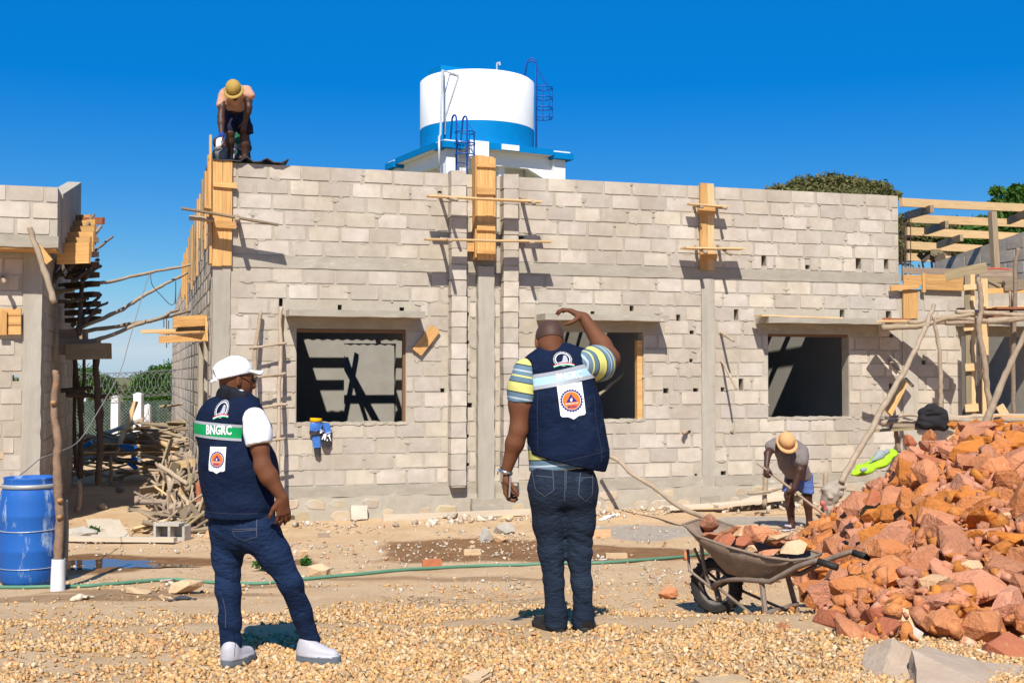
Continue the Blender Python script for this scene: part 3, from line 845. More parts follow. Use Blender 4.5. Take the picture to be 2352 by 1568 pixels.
for (a, b, z0, z1) in gb:
    o = bpy.data.objects.new('block', rnd.choice(BLK))
    place(o, Mg @ Matrix.Translation(((a + b) / 2, .008, (z0 + z1) / 2)) @ Matrix.Rotation(math.pi, 4, 'Z') @ Matrix.Diagonal((b - a, 1, (z1 - z0) * .9, 1)), gw)
# ------------------------------------------------------------------ water tower
M_white = pm('white_paint', (.80, .80, .79), (.74, .74, .73), 1.2, .5, .12, 20, 0)
M_blue = pm('blue_paint', (.0, .19, .47), (.0, .155, .41), 2.0, .6, .1, 20, 0, spec=.08)
M_bluem = solid('blue_metal', (.006, .075, .33), .5)
M_galv = solid('galvanised_pipe', (.55, .56, .58), .4, metal=.3)
P0 = Vector((-158 * 50 / F, 50, 0))
tu = Vector((292, 158, 0)).normalized(); tv = Vector((-tu.y, tu.x, 0))
TS = 5.9
P0 = P0 + .25 * (tu + tv)
MT = Matrix((tu, tv, Vector((0, 0, 1)))).transposed().to_4x4(); MT.translation = P0
T = empty('water_tower', MT, 'white and blue round water tank on a square concrete frame behind the building', 'water tower')
cx = cy = TS / 2
def lathe(prof, seg=64, c=(0, 0)):
    v = []; f = []; n = len(prof)
    for k in range(seg):
        th = 2 * math.pi * k / seg
        for (r, z) in prof: v.append((c[0] + r * math.cos(th), c[1] + r * math.sin(th), z))
    for k in range(seg):
        k2 = (k + 1) % seg
        for i in range(n - 1): f.append((k * n + i, k2 * n + i, k2 * n + i + 1, k * n + i + 1))
    return v, f
RT = 2.62
v, f = lathe([(0, 15.42), (RT - .1, 15.40), (RT, 15.32), (RT, 13.125)], 72, (cx, cy)); mk('tank_wall', pyd(v, f), M_white, MT, T, smooth=True).data.polygons
v, f = lathe([(RT, 13.125), (RT, 11.9)], 72, (cx, cy)); mk('tank_base_band', pyd(v, f), M_blue, MT, T, smooth=True)
for o in (bpy.data.objects['tank_wall'],):
    for p_ in o.data.polygons: p_.use_smooth = abs(p_.normal.z) < .4
ov = .16
MBd().box(-ov, TS + ov, -ov, TS + ov, 11.74, 11.96).obj('platform_slab', M_white, MT, T)
m = MBd()
e0, e1 = -ov - .03, TS + ov + .03
th_ = .05
zf0, zf1 = 11.73, 12.0
m.box(e0 + .9, e1 - .9, e0, e0 + th_, zf0, zf1); m.box(e0 + .9, e1 - .9, e1 - th_, e1, zf0, zf1)
m.box(e0, e0 + th_, e0 + .9, e1 - .9, zf0, zf1); m.box(e1 - th_, e1, e0 + .9, e1 - .9, zf0, zf1)
g = .09
for (a, c) in ((e0 - g, e0 - g), (e1 - 1.0 + g, e0 - g), (e0 - g, e1 - 1.0 + g), (e1 - 1.0 + g, e1 - 1.0 + g)):
    m.box(a, a + 1.0, c, c + 1.0, zf0 - .13, zf1 - .12)
m.obj('platform_fascia', M_blue, MT, T)
cw = .58
for (a, c) in ((0, 0), (TS - cw, 0), (0, TS - cw), (TS - cw, TS - cw)):
    MBd().box(a, a + cw, c, c + cw, 0, 11.73).obj('tower_leg', M_white, MT, T)
def beam(x0, x1, y0, y1, zb, zt, axis):
    """beam with haunched ends"""
    m = MBd(); h = .55; d = 1.2
    if axis == 0:
        pr = [(x0, zb - h), (x0 + d, zb), (x1 - d, zb), (x1, zb - h), (x1, zt), (x0, zt)]
        v = [(p, y0, q) for p, q in pr] + [(p, y1, q) for p, q in pr]
    else:
        pr = [(y0, zb - h), (y0 + d, zb), (y1 - d, zb), (y1, zb - h), (y1, zt), (y0, zt)]
        v = [(x0, p, q) for p, q in pr] + [(x1, p, q) for p, q in pr]
    n = 6
    f = [tuple(range(n)), tuple(range(2 * n - 1, n - 1, -1))] + [(i, i + n, (i + 1) % n + n, (i + 1) % n) for i in range(n)]
    me = m.add(v, f).mesh()
    bm = bmesh.new(); bm.from_mesh(me); bmesh.ops.recalc_face_normals(bm, faces=bm.faces); bm.to_mesh(me); bm.free()
    mk('tower_beam', me, M_white, MT, T)
zb = 11.12
beam(cw, TS - cw, .27, .53, zb, 11.735, 0); beam(cw, TS - cw, TS - .53, TS - .27, zb, 11.735, 0)
beam(.27, .53, cw, TS - cw, zb, 11.735, 1); beam(TS - .53, TS - .27, cw, TS - cw, zb, 11.735, 1)
beam(TS / 2 - .15, TS / 2 + .15, .53, TS - .53, zb + .1, 11.735, 1)
beam(cw, TS - cw, TS / 2 - .13, TS / 2 + .13, zb + .1, 11.733, 0)
# lower ring of braces
for zc in (7.0, 3.2):
    MBd().box(cw, TS - cw, .15, .43, zc, zc + .4).obj('tower_tie', M_white, MT, T)
    MBd().box(.15, .43, cw, TS - cw, zc, zc + .4).obj('tower_tie', M_white, MT, T)
# white panel behind the front ladder, with paint runs
MBd().box(.95, 1.9, -.275, -.215, 11.25, 12.02).obj('access_panel', M_white, MT, T)
MBd().box(2.55, 3.4, -.265, -.192, 11.75, 11.99).obj('unpainted_patch', M_white, MT, T)
# roof hatch box, vent pipe
def cyl_at(px, Y, z):
    w = P(px, 300, Y); q = MT.inverted() @ w; return q.x, q.y
MBd().box(cx - 1.9, cx - .4, cy - .1, cy + 1.3, 15.3, 15.98).obj('roof_hatch', M_blue, MT, T)
MBd().tube([(cx + .55, cy - .9, 15.3), (cx + .55, cy - .9, 16.15)], .035, 6).tube([(cx + .55, cy - .9, 16.15), (cx + .66, cy - .98, 16.2), (cx + .66, cy - .98, 16.08)], .05, 6).obj('vent_pipe', M_galv, MT, T)
# overflow pipe in front: up from the near corner, elbow over the rim
def fpx(px, py, Y): return MT.inverted() @ P(px, py, Y)
pa, pb, pc = fpx(*c6(798, 960), 50.6), fpx(*c6(822, 250), 51.3), fpx(*c6(1000, 296), 51.6)
rim = Vector((cx - 1.0, cy - 2.2, 15.36))
MBd().tube([fpx(*c6(785, 1330), 49.6), fpx(*c6(785, 980), 49.6), pa, pb, pb + Vector((.5, .9, -.02))], .055, 8).obj('riser_pipe', M_galv, MT, T, smooth=True)
TCW = MT @ Vector((cx, cy, 0))
def on_tank(px, py, off=.07):
    d = ray(px, py); t = 48.0
    while t < 56 and math.hypot(d.x * t - TCW.x, d.y * t - TCW.y) > RT + off: t += .02
    return MT.inverted() @ Vector((d.x * t, d.y * t, CAMZ + d.z * t))
MBd().tube([pb, on_tank(*c6(900, 272)), on_tank(*c6(1000, 296)), on_tank(*c6(930, 515)), on_tank(*c6(856, 745)), on_tank(*c6(850, 955))], .035, 7).obj('pipe_and_shadow_line', M_galv, MT, T, smooth=True)  # real run to the rim, then the riser's shadow line modelled as tubing
# ladders with hooped cages
def ladder(name, bx, by, z0, z1, out, wid, cage0, cage1, hoops):
    """out: unit vector pointing away from the tank; rails either side"""
    out = Vector((*out, 0)); sd = Vector((-out.y, out.x, 0)); b = Vector((bx, by, 0))
    L_ = MBd()
    for s_ in (-1, 1):
        p = b + sd * s_ * wid / 2
        top = [p + Vector((0, 0, z0)), p + Vector((0, 0, z1))]
        for k in range(7):
            a = math.pi * k / 6; top.append(p - out * (.22 - .22 * math.cos(a)) + Vector((0, 0, z1 + .22 * math.sin(a))))
        top.append(p - out * .62 + Vector((0, 0, z1 - 1.0)))
        L_.tube(top, .042, 6)
    ld = L_.obj('ladder_rail', M_bluem, MT, T, smooth=True)
    m = MBd(); z = z0 + .2
    while z < z1 - .5:
        m.tube([b + sd * wid / 2 + Vector((0, 0, z)), b - sd * wid / 2 + Vector((0, 0, z))], .018, 5); z += .42
    m.obj('ladder_rung', M_bluem, MT, ld)
    m = MBd(); rc = .42
    def hp(a, z): return b + out * (rc * .75 + rc * math.cos(a)) + sd * rc * math.sin(a) + Vector((0, 0, z))
    for k in range(hoops):
        z = cage0 + (cage1 - cage0) * k / max(1, hoops - 1)
        m.tube([b + sd * wid / 2 + Vector((0, 0, z))] + [hp(a, z) for a in np.linspace(2.2, -2.2, 15)] + [b - sd * wid / 2 + Vector((0, 0, z))], .028, 5)
    for a in (-1.6, -.8, 0, .8, 1.6):
        m.tube([hp(a, cage0), hp(a, cage1)], .02, 5)
    m.tube([hp(.9, cage1), b + sd * wid / 2 + Vector((0, 0, z1 - .1))], .016, 5)
    m.tube([hp(-.9, cage1), b - sd * wid / 2 + Vector((0, 0, z1 - .1))], .016, 5)
    m.obj('ladder_cage', M_bluem, MT, ld)
q = fpx(*c6(1762, 700), 54.3)
o_ = Vector((q.x - cx, q.y - cy)).normalized()
ladder('tank_ladder', cx + o_.x * (RT + .10), cy + o_.y * (RT + .10), 11.95, 16.25, (o_.x, o_.y), .42, 13.75, 15.15, 4)
q = fpx(*c6(1065, 1000), 49.75)
ladder('platform_ladder', q.x, -.62, 8.2, 12.75, (0, -1), .5, 11.2, 12.15, 3)
# ------------------------------------------------------------------ bodies: smooth union of tapered limbs, meshed as one surface
class SDF:
    def __init__(s): s.p = []; s.cuts = []
    def cap(s, a, b, ra, rb, k=.03, flat=None, q=1.0):
        s.p.append(('c', np.array(a, float), np.array(b, float), ra, rb, k, None if flat is None else np.array(flat, float), q, 1)); return s
    def sub(s, a, b, ra, rb, k=.01):
        s.p.append(('c', np.array(a, float), np.array(b, float), ra, rb, k, None, 1.0, -1)); return s
    def ell(s, c, ax, rad, k=.03):
        s.p.append(('e', np.array(c, float), np.array(ax, float), rad, None, k, None, 1.0, 1)); return s
    def chain(s, pts, rads, k=.02, flat=None, q=1.0):
        for i in range(len(pts) - 1): s.cap(pts[i], pts[i + 1], rads[i], rads[i + 1], k, flat, q)
        return s
    def cut(s, c, n, box=None):
        """keep the side the normal points away from"""
        s.cuts.append((np.array(c, float), np.array(Vector(n).normalized(), float))); return s
    def mesh(s, vox, disp=None):
        lo = np.full(3, 1e9); hi = -lo
        for p in s.p:
            if p[8] < 0: continue
            if p[0] == 'c':
                r = max(p[3], p[4]) * max(1, p[7])
                lo = np.minimum(lo, np.minimum(p[1], p[2]) - r); hi = np.maximum(hi, np.maximum(p[1], p[2]) + r)
            else:
                r = max(p[3]); lo = np.minimum(lo, p[1] - r); hi = np.maximum(hi, p[1] + r)
        lo -= 3 * vox + .012; hi += 3 * vox + .012
        n = np.ceil((hi - lo) / vox).astype(int) + 1
        D = np.full(n, .2, np.float32)
        axs = [lo[i] + vox * np.arange(n[i]) for i in range(3)]
        for (ty, a, b, ra, rb, k, flat, q, sg) in s.p:
            if ty == 'c':
                r = max(ra, rb) * max(1, q) + k + 3 * vox; l2 = np.minimum(a, b) - r; h2 = np.maximum(a, b) + r
            else:
                r = max(ra) + k + 3 * vox; l2 = a - r; h2 = a + r
            i0 = np.clip(np.floor((l2 - lo) / vox).astype(int), 0, n); i1 = np.clip(np.ceil((h2 - lo) / vox).astype(int) + 1, 0, n)
            sl = tuple(slice(i0[j], i1[j]) for j in range(3))
            if min(i1 - i0) <= 0: continue
            X, Y, Z = np.meshgrid(*[axs[j][sl[j]].astype(np.float32) for j in range(3)], indexing='ij')
            if ty == 'c':
                px, py, pz = X - a[0], Y - a[1], Z - a[2]; ba = b - a; L2 = max(float(ba @ ba), 1e-9)
                h = np.clip((px * ba[0] + py * ba[1] + pz * ba[2]) / L2, 0, 1)
                vx, vy, vz = px - h * ba[0], py - h * ba[1], pz - h * ba[2]
                if flat is not None:
                    c = (vx * flat[0] + vy * flat[1] + vz * flat[2]) * (1 / q - 1)
                    vx = vx + c * flat[0]; vy = vy + c * flat[1]; vz = vz + c * flat[2]
                d = np.sqrt(vx * vx + vy * vy + vz * vz) - (ra + (rb - ra) * h)
                if flat is not None and q < 1: d = d * (q ** .5)
            else:
                px, py, pz = X - a[0], Y - a[1], Z - a[2]; t = 0; t2 = 0
                for j in range(3):
                    u = (px * b[j][0] + py * b[j][1] + pz * b[j][2]); t = t + (u / ra[j]) ** 2; t2 = t2 + (u / ra[j] ** 2) ** 2
                k0 = np.sqrt(t); k1 = np.sqrt(t2) + 1e-9
                d = k0 * (k0 - 1) / k1
            o = D[sl]
            if sg < 0:
                h = np.maximum(k - np.abs(o + d), 0) / k
                D[sl] = np.maximum(o, -d) + h * h * k * .25
            else:
                h = np.maximum(k - np.abs(o - d), 0) / k
                D[sl] = np.minimum(o, d) - h * h * k * .25
        X, Y, Z = np.meshgrid(*[a_.astype(np.float32) for a_ in axs], indexing='ij')
        if disp is not None:
            m = np.abs(D) < .05
            D[m] += disp(np.stack([X[m], Y[m], Z[m]], -1)).astype(np.float32)
        for (c, nn) in s.cuts:
            D = np.maximum(D, (X - c[0]) * nn[0] + (Y - c[1]) * nn[1] + (Z - c[2]) * nn[2])
        return nets(D, lo, vox)
def nets(D, lo, vox):
    n = np.array(D.shape); I = D < 0
    cells = n - 1
    cnt = np.zeros(cells, np.float32); acc = np.zeros((*cells, 3), np.float32)
    offs = [(i, j, k) for i in (0, 1) for j in (0, 1) for k in (0, 1)]
    sub = lambda o: tuple(slice(o[j], o[j] + cells[j]) for j in range(3))
    for o in offs:
        for ax in range(3):
            if o[ax]: continue
            o2 = list(o); o2[ax] = 1
            a, b = D[sub(o)], D[sub(o2)]
            m = (a < 0) != (b < 0)
            t = np.where(m, a / np.where(m, a - b, 1), 0)
            cnt += m
            for j in range(3):
                acc[..., j] += m * (o[j] + (t if j == ax else 0))
    act = cnt > 0
    idx = np.full(cells, -1, np.int64); idx[act] = np.arange(act.sum())
    ci = np.argwhere(act)
    V = lo + (ci + acc[act] / cnt[act][:, None]) * vox
    Fs = []
    for ax in range(3):
        b1, b2 = (ax + 1) % 3, (ax + 2) % 3
        s0 = [slice(1, n[j] - 1) for j in range(3)]; s0[ax] = slice(0, n[ax] - 1)
        s1 = list(s0); s1[ax] = slice(1, n[ax])
        a, b = I[tuple(s0)], I[tuple(s1)]
        e = np.argwhere(a != b); fl = a[tuple(e.T)]
        e = e + np.array([1 if j != ax else 0 for j in range(3)])
        q = []
        for (u, w) in ((0, 0), (1, 0), (1, 1), (0, 1)):
            c = e.copy(); c[:, b1] -= u; c[:, b2] -= w
            q.append(idx[tuple(c.T)])
        q = np.stack(q, 1)
        q[~fl] = q[~fl][:, ::-1]
        Fs.append(q)
    return V, np.concatenate(Fs)
def smooth_v(V, Fq, it=2, lam=.5):
    e = np.concatenate([Fq[:, [0, 1]], Fq[:, [1, 2]], Fq[:, [2, 3]], Fq[:, [3, 0]]])
    for _ in range(it):
        acc = np.zeros_like(V); c = np.zeros(len(V))
        np.add.at(acc, e[:, 0], V[e[:, 1]]); np.add.at(c, e[:, 0], 1)
        np.add.at(acc, e[:, 1], V[e[:, 0]]); np.add.at(c, e[:, 1], 1)
        V = V + lam * (acc / np.maximum(c, 1)[:, None] - V)
    return V
def body(name, s, vox, mat, parent, disp=None, it=1, **t):
    V, Fq = s.mesh(vox, disp)
    V = smooth_v(V, Fq, it)
    c = np.array(WM[parent.name].translation)
    me = fastmesh(V - c, Fq, name)
    return mk(name, me, mat, Matrix.Translation(Vector(c)), parent, **t)
def folds(amp, sx, sy, sz, seed=0, amp2=0.0, s2=40):
    sc_ = np.array([sx, sy, sz])
    def fn(p):
        w = vnoise(p * 6 + seed) * .8
        q = p * sc_ + seed + w[:, None] * .6
        r = 1 - np.abs(vnoise(q)) * 2
        o = amp * r
        if amp2: o = o + amp2 * vnoise(p * s2 + seed)
        return o
    return fn
def V3(v): return Vector(v)
def hand(sd, wrist, d, nrm, side, curl=.5, size=1.0, spread=.06, thumb=None):
    """palm and five fingers; d: wrist to knuckles, nrm: towards the palm side, side: towards the thumb"""
    d = Vector(d).normalized(); nrm = Vector(nrm); nrm = (nrm - d * nrm.dot(d)).normalized(); side = Vector(side); side = (side - d * side.dot(d) - nrm * side.dot(nrm)).normalized()
    z = size; w = Vector(wrist)
    kn = w + d * .092 * z
    sd.cap(w, w + d * .025 * z, .027 * z, .030 * z, .015, nrm, .75)
    for k, o in enumerate((.030, .010, -.010, -.029)):
        sd.cap(w + d * .02 * z + side * o * .6 * z, kn + side * o * z - d * (.004 * abs(k - 1.2)) * z, .017 * z, .0125 * z, .014)
    lens = (.076, .086, .080, .060)
    for k, o in enumerate((.032, .0105, -.0105, -.031)):
        L = lens[k] * z; p = kn + side * o * z - d * .004 * abs(k - 1.2) * z
        cu = curl if not isinstance(curl, (list, tuple)) else curl[k]
        a = cu * .55; fd = d + side * (o * spread / .03)
        fd.normalize()
        for (fr, r0, r1) in ((.46, .0108, .0098), (.31, .0098, .0088), (.23, .0088, .0070)):
            dirv = fd * math.cos(a) + nrm * math.sin(a)
            q = p + dirv * L * fr
            sd.cap(p, q, r0 * z, r1 * z, .005); p = q; a += cu * .75
    tb = w + d * .022 * z + side * .026 * z
    td = thumb if thumb is not None else (d * .75 + side * .6 + nrm * .35)
    td = Vector(td).normalized()
    t1 = tb + td * .040 * z; t2 = t1 + (td * .8 + d * .45 + nrm * .15).normalized() * .034 * z; t3 = t2 + (td * .5 + d * .7 + nrm * .35).normalized() * .026 * z
    sd.cap(tb, t1, .0155 * z, .0125 * z, .014); sd.cap(t1, t2, .0125 * z, .0108 * z, .006); sd.cap(t2, t3, .0108 * z, .0082 * z, .006)
def head(sd, c, fwd, up, size=1.0, k=.02):
    """skull, jaw, nose, brow, lips and ears on the body field; c: centre of the skull"""
    f = Vector(fwd).normalized(); u = Vector(up); u = (u - f * u.dot(f)).normalized(); r = f.cross(u); c = Vector(c); s_ = size
    A = (f, r, u)
    sd.ell(c + f * -.012 * s_ + u * .012 * s_, A, (.100 * s_, .078 * s_, .102 * s_), k)
    sd.ell(c + f * .032 * s_ + u * -.045 * s_, A, (.064 * s_, .062 * s_, .080 * s_), .03)
    sd.ell(c + f * .058 * s_ + u * -.102 * s_, A, (.030 * s_, .034 * s_, .022 * s_), .025)
    sd.cap(c + f * .088 * s_ + u * .002 * s_, c + f * .106 * s_ + u * -.038 * s_, .010 * s_, .015 * s_, .012)
    sd.cap(c + f * .098 * s_ + u * -.042 * s_ + r * .014 * s_, c + f * .098 * s_ + u * -.042 * s_ - r * .014 * s_, .010 * s_, .010 * s_, .01)
    sd.cap(c + f * .078 * s_ + u * .020 * s_ + r * .034 * s_, c + f * .078 * s_ + u * .020 * s_ - r * .034 * s_, .014 * s_, .014 * s_, .015)
    for dz, rr in ((-.068, .0095), (-.082, .0095)):
        sd.cap(c + f * .088 * s_ + u * dz * s_ + r * .020 * s_, c + f * .088 * s_ + u * dz * s_ - r * .020 * s_, rr * s_, rr * s_, .006)
    for sg in (-1, 1):
        sd.sub(c + f * .092 * s_ + u * .002 * s_ + r * sg * .032 * s_, c + f * .094 * s_ + u * .002 * s_ + r * sg * .034 * s_, .012 * s_, .012 * s_, .012)
        e = c + r * sg * .079 * s_ + f * -.006 * s_ + u * -.018 * s_
        sd.ell(e + r * sg * .004, ((f - r * sg * .45).normalized(), (r * sg + f * .45).normalized(), u), (.019 * s_, .008 * s_, .033 * s_), .006)
        sd.sub(e + r * sg * .014 * s_ + f * .004 * s_ + u * .008, e + r * sg * .014 * s_ + f * .006 * s_ - u * .008, .007 * s_, .006 * s_, .005)
def shoe(sdU, sdS, heel, toe, w=.048, up=Vector((0, 0, 1)), h=.085, sole=.03):
    """upper and sole fields; heel, toe on the ground line"""
    heel = Vector(heel); toe = Vector(toe); d = (toe - heel).normalized(); s_ = d.cross(up).normalized(); L = (toe - heel).length
    for k in range(7):
        t = k / 6; p = heel + d * (w * .8 + (L - w * 1.6) * t); ww = w * (.78 + .28 * math.sin(math.pi * min(1, t * 1.15) ** 1.2) - .12 * max(0, t - .8) * 5 * .4)
        sdS.cap(p + up * sole * .2, p + up * sole * .95, ww * 1.03, ww * 1.03, .012)
        hh = h * (1.0 - .62 * max(0, min(1, (t - .12) / .75)))
        sdU.cap(p + up * sole, p + up * (sole + max(0.006, hh - ww * .55)), ww * .93, ww * (.80 if t < .5 else .74), .03)
    sdU.cap(heel + d * w * 1.15 + up * (sole + h * .4), heel + d * w * 1.25 + up * (sole + h * 1.05), w * .86, w * .80, .03)
    sdS.cut(heel * .5 + toe * .5 + up * (sole + .004), up); sdS.cut(heel * .5 + toe * .5 - up * .012, -up); sdU.cut(heel * .5 + toe * .5 + up * (sole - .006), -up)
# flat prints: patches laid on the cloth
def bvh_of(o):
    me = o.data; M = WM[o.name]
    return BVHTree.FromPolygons([M @ v.co for v in me.vertices], [tuple(p.vertices) for p in me.polygons])
def lay_flat(name, bvh, verts, faces, O, X, Y, N, lift, mat, parent, sub=.018, wrap=None, **t):
    """put a flat figure (2D verts in metres) on the cloth, casting along -N"""
    bm = bmesh.new()
    vs = [bm.verts.new((v[0], v[1], 0)) for v in verts]
    for f in faces:
        try: bm.faces.new([vs[i] for i in f])
        except ValueError: pass
    bmesh.ops.triangulate(bm, faces=bm.faces)
    for _ in range(5):
        long_ = [e for e in bm.edges if e.calc_length() > sub]
        if not long_: break
        bmesh.ops.subdivide_edges(bm, edges=long_, cuts=1)
        bmesh.ops.triangulate(bm, faces=[f for f in bm.faces if len(f.verts) > 3])
    last = 0.0
    base = WM[parent.name].translation
    for v in bm.verts:
        if wrap is None:
            o = O + X * v.co.x + Y * v.co.y + N * .6; dr = -N
        else:
            th = v.co.x / wrap; dr = -(N * math.cos(th) + X * math.sin(th)); o = O + Y * v.co.y - dr * .6
        h = bvh.ray_cast(o, dr, 1.2)
        if h[0] is not None:
            nn = h[1] if h[1].dot(dr) < 0 else -h[1]
            p = h[0] + (nn * .4 - dr * .6).normalized() * lift
        else: p = o + dr * .45
        v.co = p - base
    me = bpy.data.meshes.new(name); bm.to_mesh(me); bm.free()
    return mk(name, me, mat, Matrix.Translation(base), parent, smooth=True, **t)
def rect2(x0, x1, y0, y1): return [(x0, y0), (x1, y0), (x1, y1), (x0, y1)], [(0, 1, 2, 3)]
def disc2(r, n=28, cx=0, cy=0): return [(cx + r * math.cos(2 * math.pi * k / n), cy + r * math.sin(2 * math.pi * k / n)) for k in range(n)], [tuple(range(n))]
def ring2(r0, r1, n=40, cx=0, cy=0, sx=1.0, gap=None):
    v = []; f = []
    for k in range(n):
        a = 2 * math.pi * k / n
        v += [(cx + sx * r0 * math.cos(a), cy + r0 * math.sin(a)), (cx + sx * r1 * math.cos(a), cy + r1 * math.sin(a))]
    for k in range(n):
        if gap and gap(2 * math.pi * (k + .5) / n): continue
        j = (k + 1) % n; f.append((2 * k, 2 * k + 1, 2 * j + 1, 2 * j))
    return v, f
def gear2(r0, r1, teeth=24):
    v = []; f = []
    n = teeth * 4
    for k in range(n):
        a = 2 * math.pi * k / n; r = r1 if k % 4 < 2 else r1 * .915
        v += [(r0 * math.cos(a), r0 * math.sin(a)), (r * math.cos(a), r * math.sin(a))]
    for k in range(n): j = (k + 1) % n; f.append((2 * k, 2 * k + 1, 2 * j + 1, 2 * j))
    return v, f
def text2(s_, h, bold=0.0, width=None, dx=0, dy=0):
    cu = bpy.data.curves.new('letters', 'FONT'); cu.body = s_; cu.size = 1.0; cu.offset = bold; cu.align_x = 'CENTER'; cu.resolution_u = 2
    o = bpy.data.objects.new('letters_tmp', cu); COL.objects.link(o)
    dg = bpy.context.evaluated_depsgraph_get(); me = o.evaluated_get(dg).to_mesh()
    v = [(q.co.x, q.co.y) for q in me.vertices]; f = [tuple(p.vertices) for p in me.polygons]
    o.evaluated_get(dg).to_mesh_clear(); bpy.data.objects.remove(o); bpy.data.curves.remove(cu)
    xs = [q[0] for q in v]; ys = [q[1] for q in v]
    ky = h / (max(ys) - min(ys)); kx = ky if width is None else width / (max(xs) - min(xs))
    mx, my = (max(xs) + min(xs)) / 2, (max(ys) + min(ys)) / 2
    return [((q[0] - mx) * kx + dx, (q[1] - my) * ky + dy) for q in v], f
M_skin = pm('dark_brown_skin', (.165, .064, .030), (.12, .044, .021), 9, .62, .25, 90, 0, spec=.16, wid=.25)
M_skin2 = pm('deep_brown_skin', (.07, .031, .020), (.05, .021, .014), 14, .5, .12, 160, 0, spec=.35, wid=.3)
M_skinh = pm('shaved_head_skin', (.085, .042, .027), (.055, .027, .018), 60, .55, .25, 240, 0, spec=.3)
M_vest = pm('navy_cloth', (.0085, .016, .042), (.005, .010, .028), 5, .88, .6, 15, 0, spec=.08, wid=.2, bdist=.03, stretch=(1, 1, 1.6), c3=(.014, .024, .052), s3=3, t3=.56)
M_collar = pm('black_quilted_cloth', (.010, .011, .018), (.006, .007, .012), 30, .7, .3, 300, 0, spec=.2)
M_denim = pm('indigo_denim', (.015, .032, .082), (.007, .015, .040), 3, .88, .75, 24, 0, spec=.1, wid=.2, bdist=.03, stretch=(1, 1, 2.0), c3=(.026, .052, .115), s3=9, t3=.60)
M_denim2 = pm('slate_denim', (.025, .037, .060), (.011, .017, .030), 3, .88, .75, 24, 0, spec=.1, wid=.2, bdist=.03, stretch=(1, 1, 2.0), c3=(.036, .058, .092), s3=9, t3=.60)
M_seam = solid('denim_stitching', (.085, .09, .12), .9)
M_vseam = solid('vest_stitching', (.022, .030, .058), .9)
M_wshirt = solid('white_cotton', (.80, .80, .82), .9, .15, 200, .02)
M_cap = solid('white_cap_cloth', (.82, .82, .83), .9, .2, 300, .02)
M_shoe = solid('pale_grey_leather', (.45, .43, .46), .5, .1, 60, .05)
M_sole = solid('grey_rubber', (.13, .15, .17), .7, .2, 60)
M_bsole = solid('black_rubber', (.03, .026, .022), .6, .2, 60)
M_bshoe = solid('black_leather', (.018, .014, .012), .35, .1, 60)
M_green = solid('green_band', (.0, .30, .085), .7)
M_silver = solid('reflective_tape', (.36, .37, .40), .45)
M_lblue = solid('light_blue_band', (.42, .64, .83), .7)
M_wprint = solid('white_print', (.82, .82, .82), .7, 0)
M_oprint = solid('orange_print', (.85, .16, .015), .7, 0)
M_bprint = solid('blue_print', (.02, .02, .16), .7, 0)
M_gprint = solid('grey_print', (.40, .41, .46), .7, 0)
M_rprint = solid('red_print', (.5, .03, .03), .7, 0)
M_glass = solid('dark_lens', (.03, .028, .025), .1, 0, spec=.6)
M_metal = solid('watch_metal', (.62, .58, .54), .25, .1, 200, metal=.9)
def emblem(par, bvh, O, X, Y, N, w, lift=.0035):
    """white shield patch with the toothed ring, orange disc, triangle and lettering; w: shield width"""
    h = w * 1.42
    sh = [(-.5 * w, .5 * h), (-.5 * w, -.36 * h), (-.44 * w, -.405 * h), (-.2 * w, -.42 * h), (0, -.5 * h), (.2 * w, -.42 * h), (.44 * w, -.405 * h), (.5 * w, -.36 * h), (.5 * w, .5 * h)]
    a = lay_flat('shield_patch', bvh, sh[::-1], [tuple(range(9))], O, X, Y, N, lift, M_wprint, par, .014)
    O2 = O + Y * (.02 * h)
    lay_flat('toothed_ring', bvh, *gear2(w * .365, w * .45), O2, X, Y, N, lift + .0012, M_bprint, a, .014)
    lay_flat('orange_disc', bvh, *disc2(w * .345), O2, X, Y, N, lift + .0012, M_oprint, a, .014)
    t = w * .22
    lay_flat('triangle', bvh, [(-t, -.06 * w), (t, -.06 * w), (0, .26 * w)], [(0, 1, 2)], O2, X, Y, N, lift + .0022, M_bprint, a, .014)
    lay_flat('island_shape', bvh, [(-.045 * w, -.03 * w), (.0, -.04 * w), (.035 * w, .03 * w), (.05 * w, .10 * w), (.03 * w, .14 * w), (.0, .08 * w), (-.05 * w, .05 * w)], [tuple(range(7))], O2, X, Y, N, lift + .0032, M_wprint, a, .014)
    lay_flat('island_shape', bvh, [(.01 * w, .07 * w), (.045 * w, .07 * w), (.055 * w, .12 * w), (.03 * w, .145 * w)], [(0, 1, 2, 3)], O2, X, Y, N, lift + .0040, M_rprint, a, .014)
    lay_flat('lettering', bvh, *text2('MADAGASCAR', .055 * w, .01, .5 * w, 0, -.115 * w), O2, X, Y, N, lift + .0024, M_wprint, a, .05)
    lay_flat('lettering', bvh, *text2('BNGRC', .11 * w, .03, .34 * w, 0, -.235 * w), O2, X, Y, N, lift + .0024, M_bprint, a, .05)
    return a
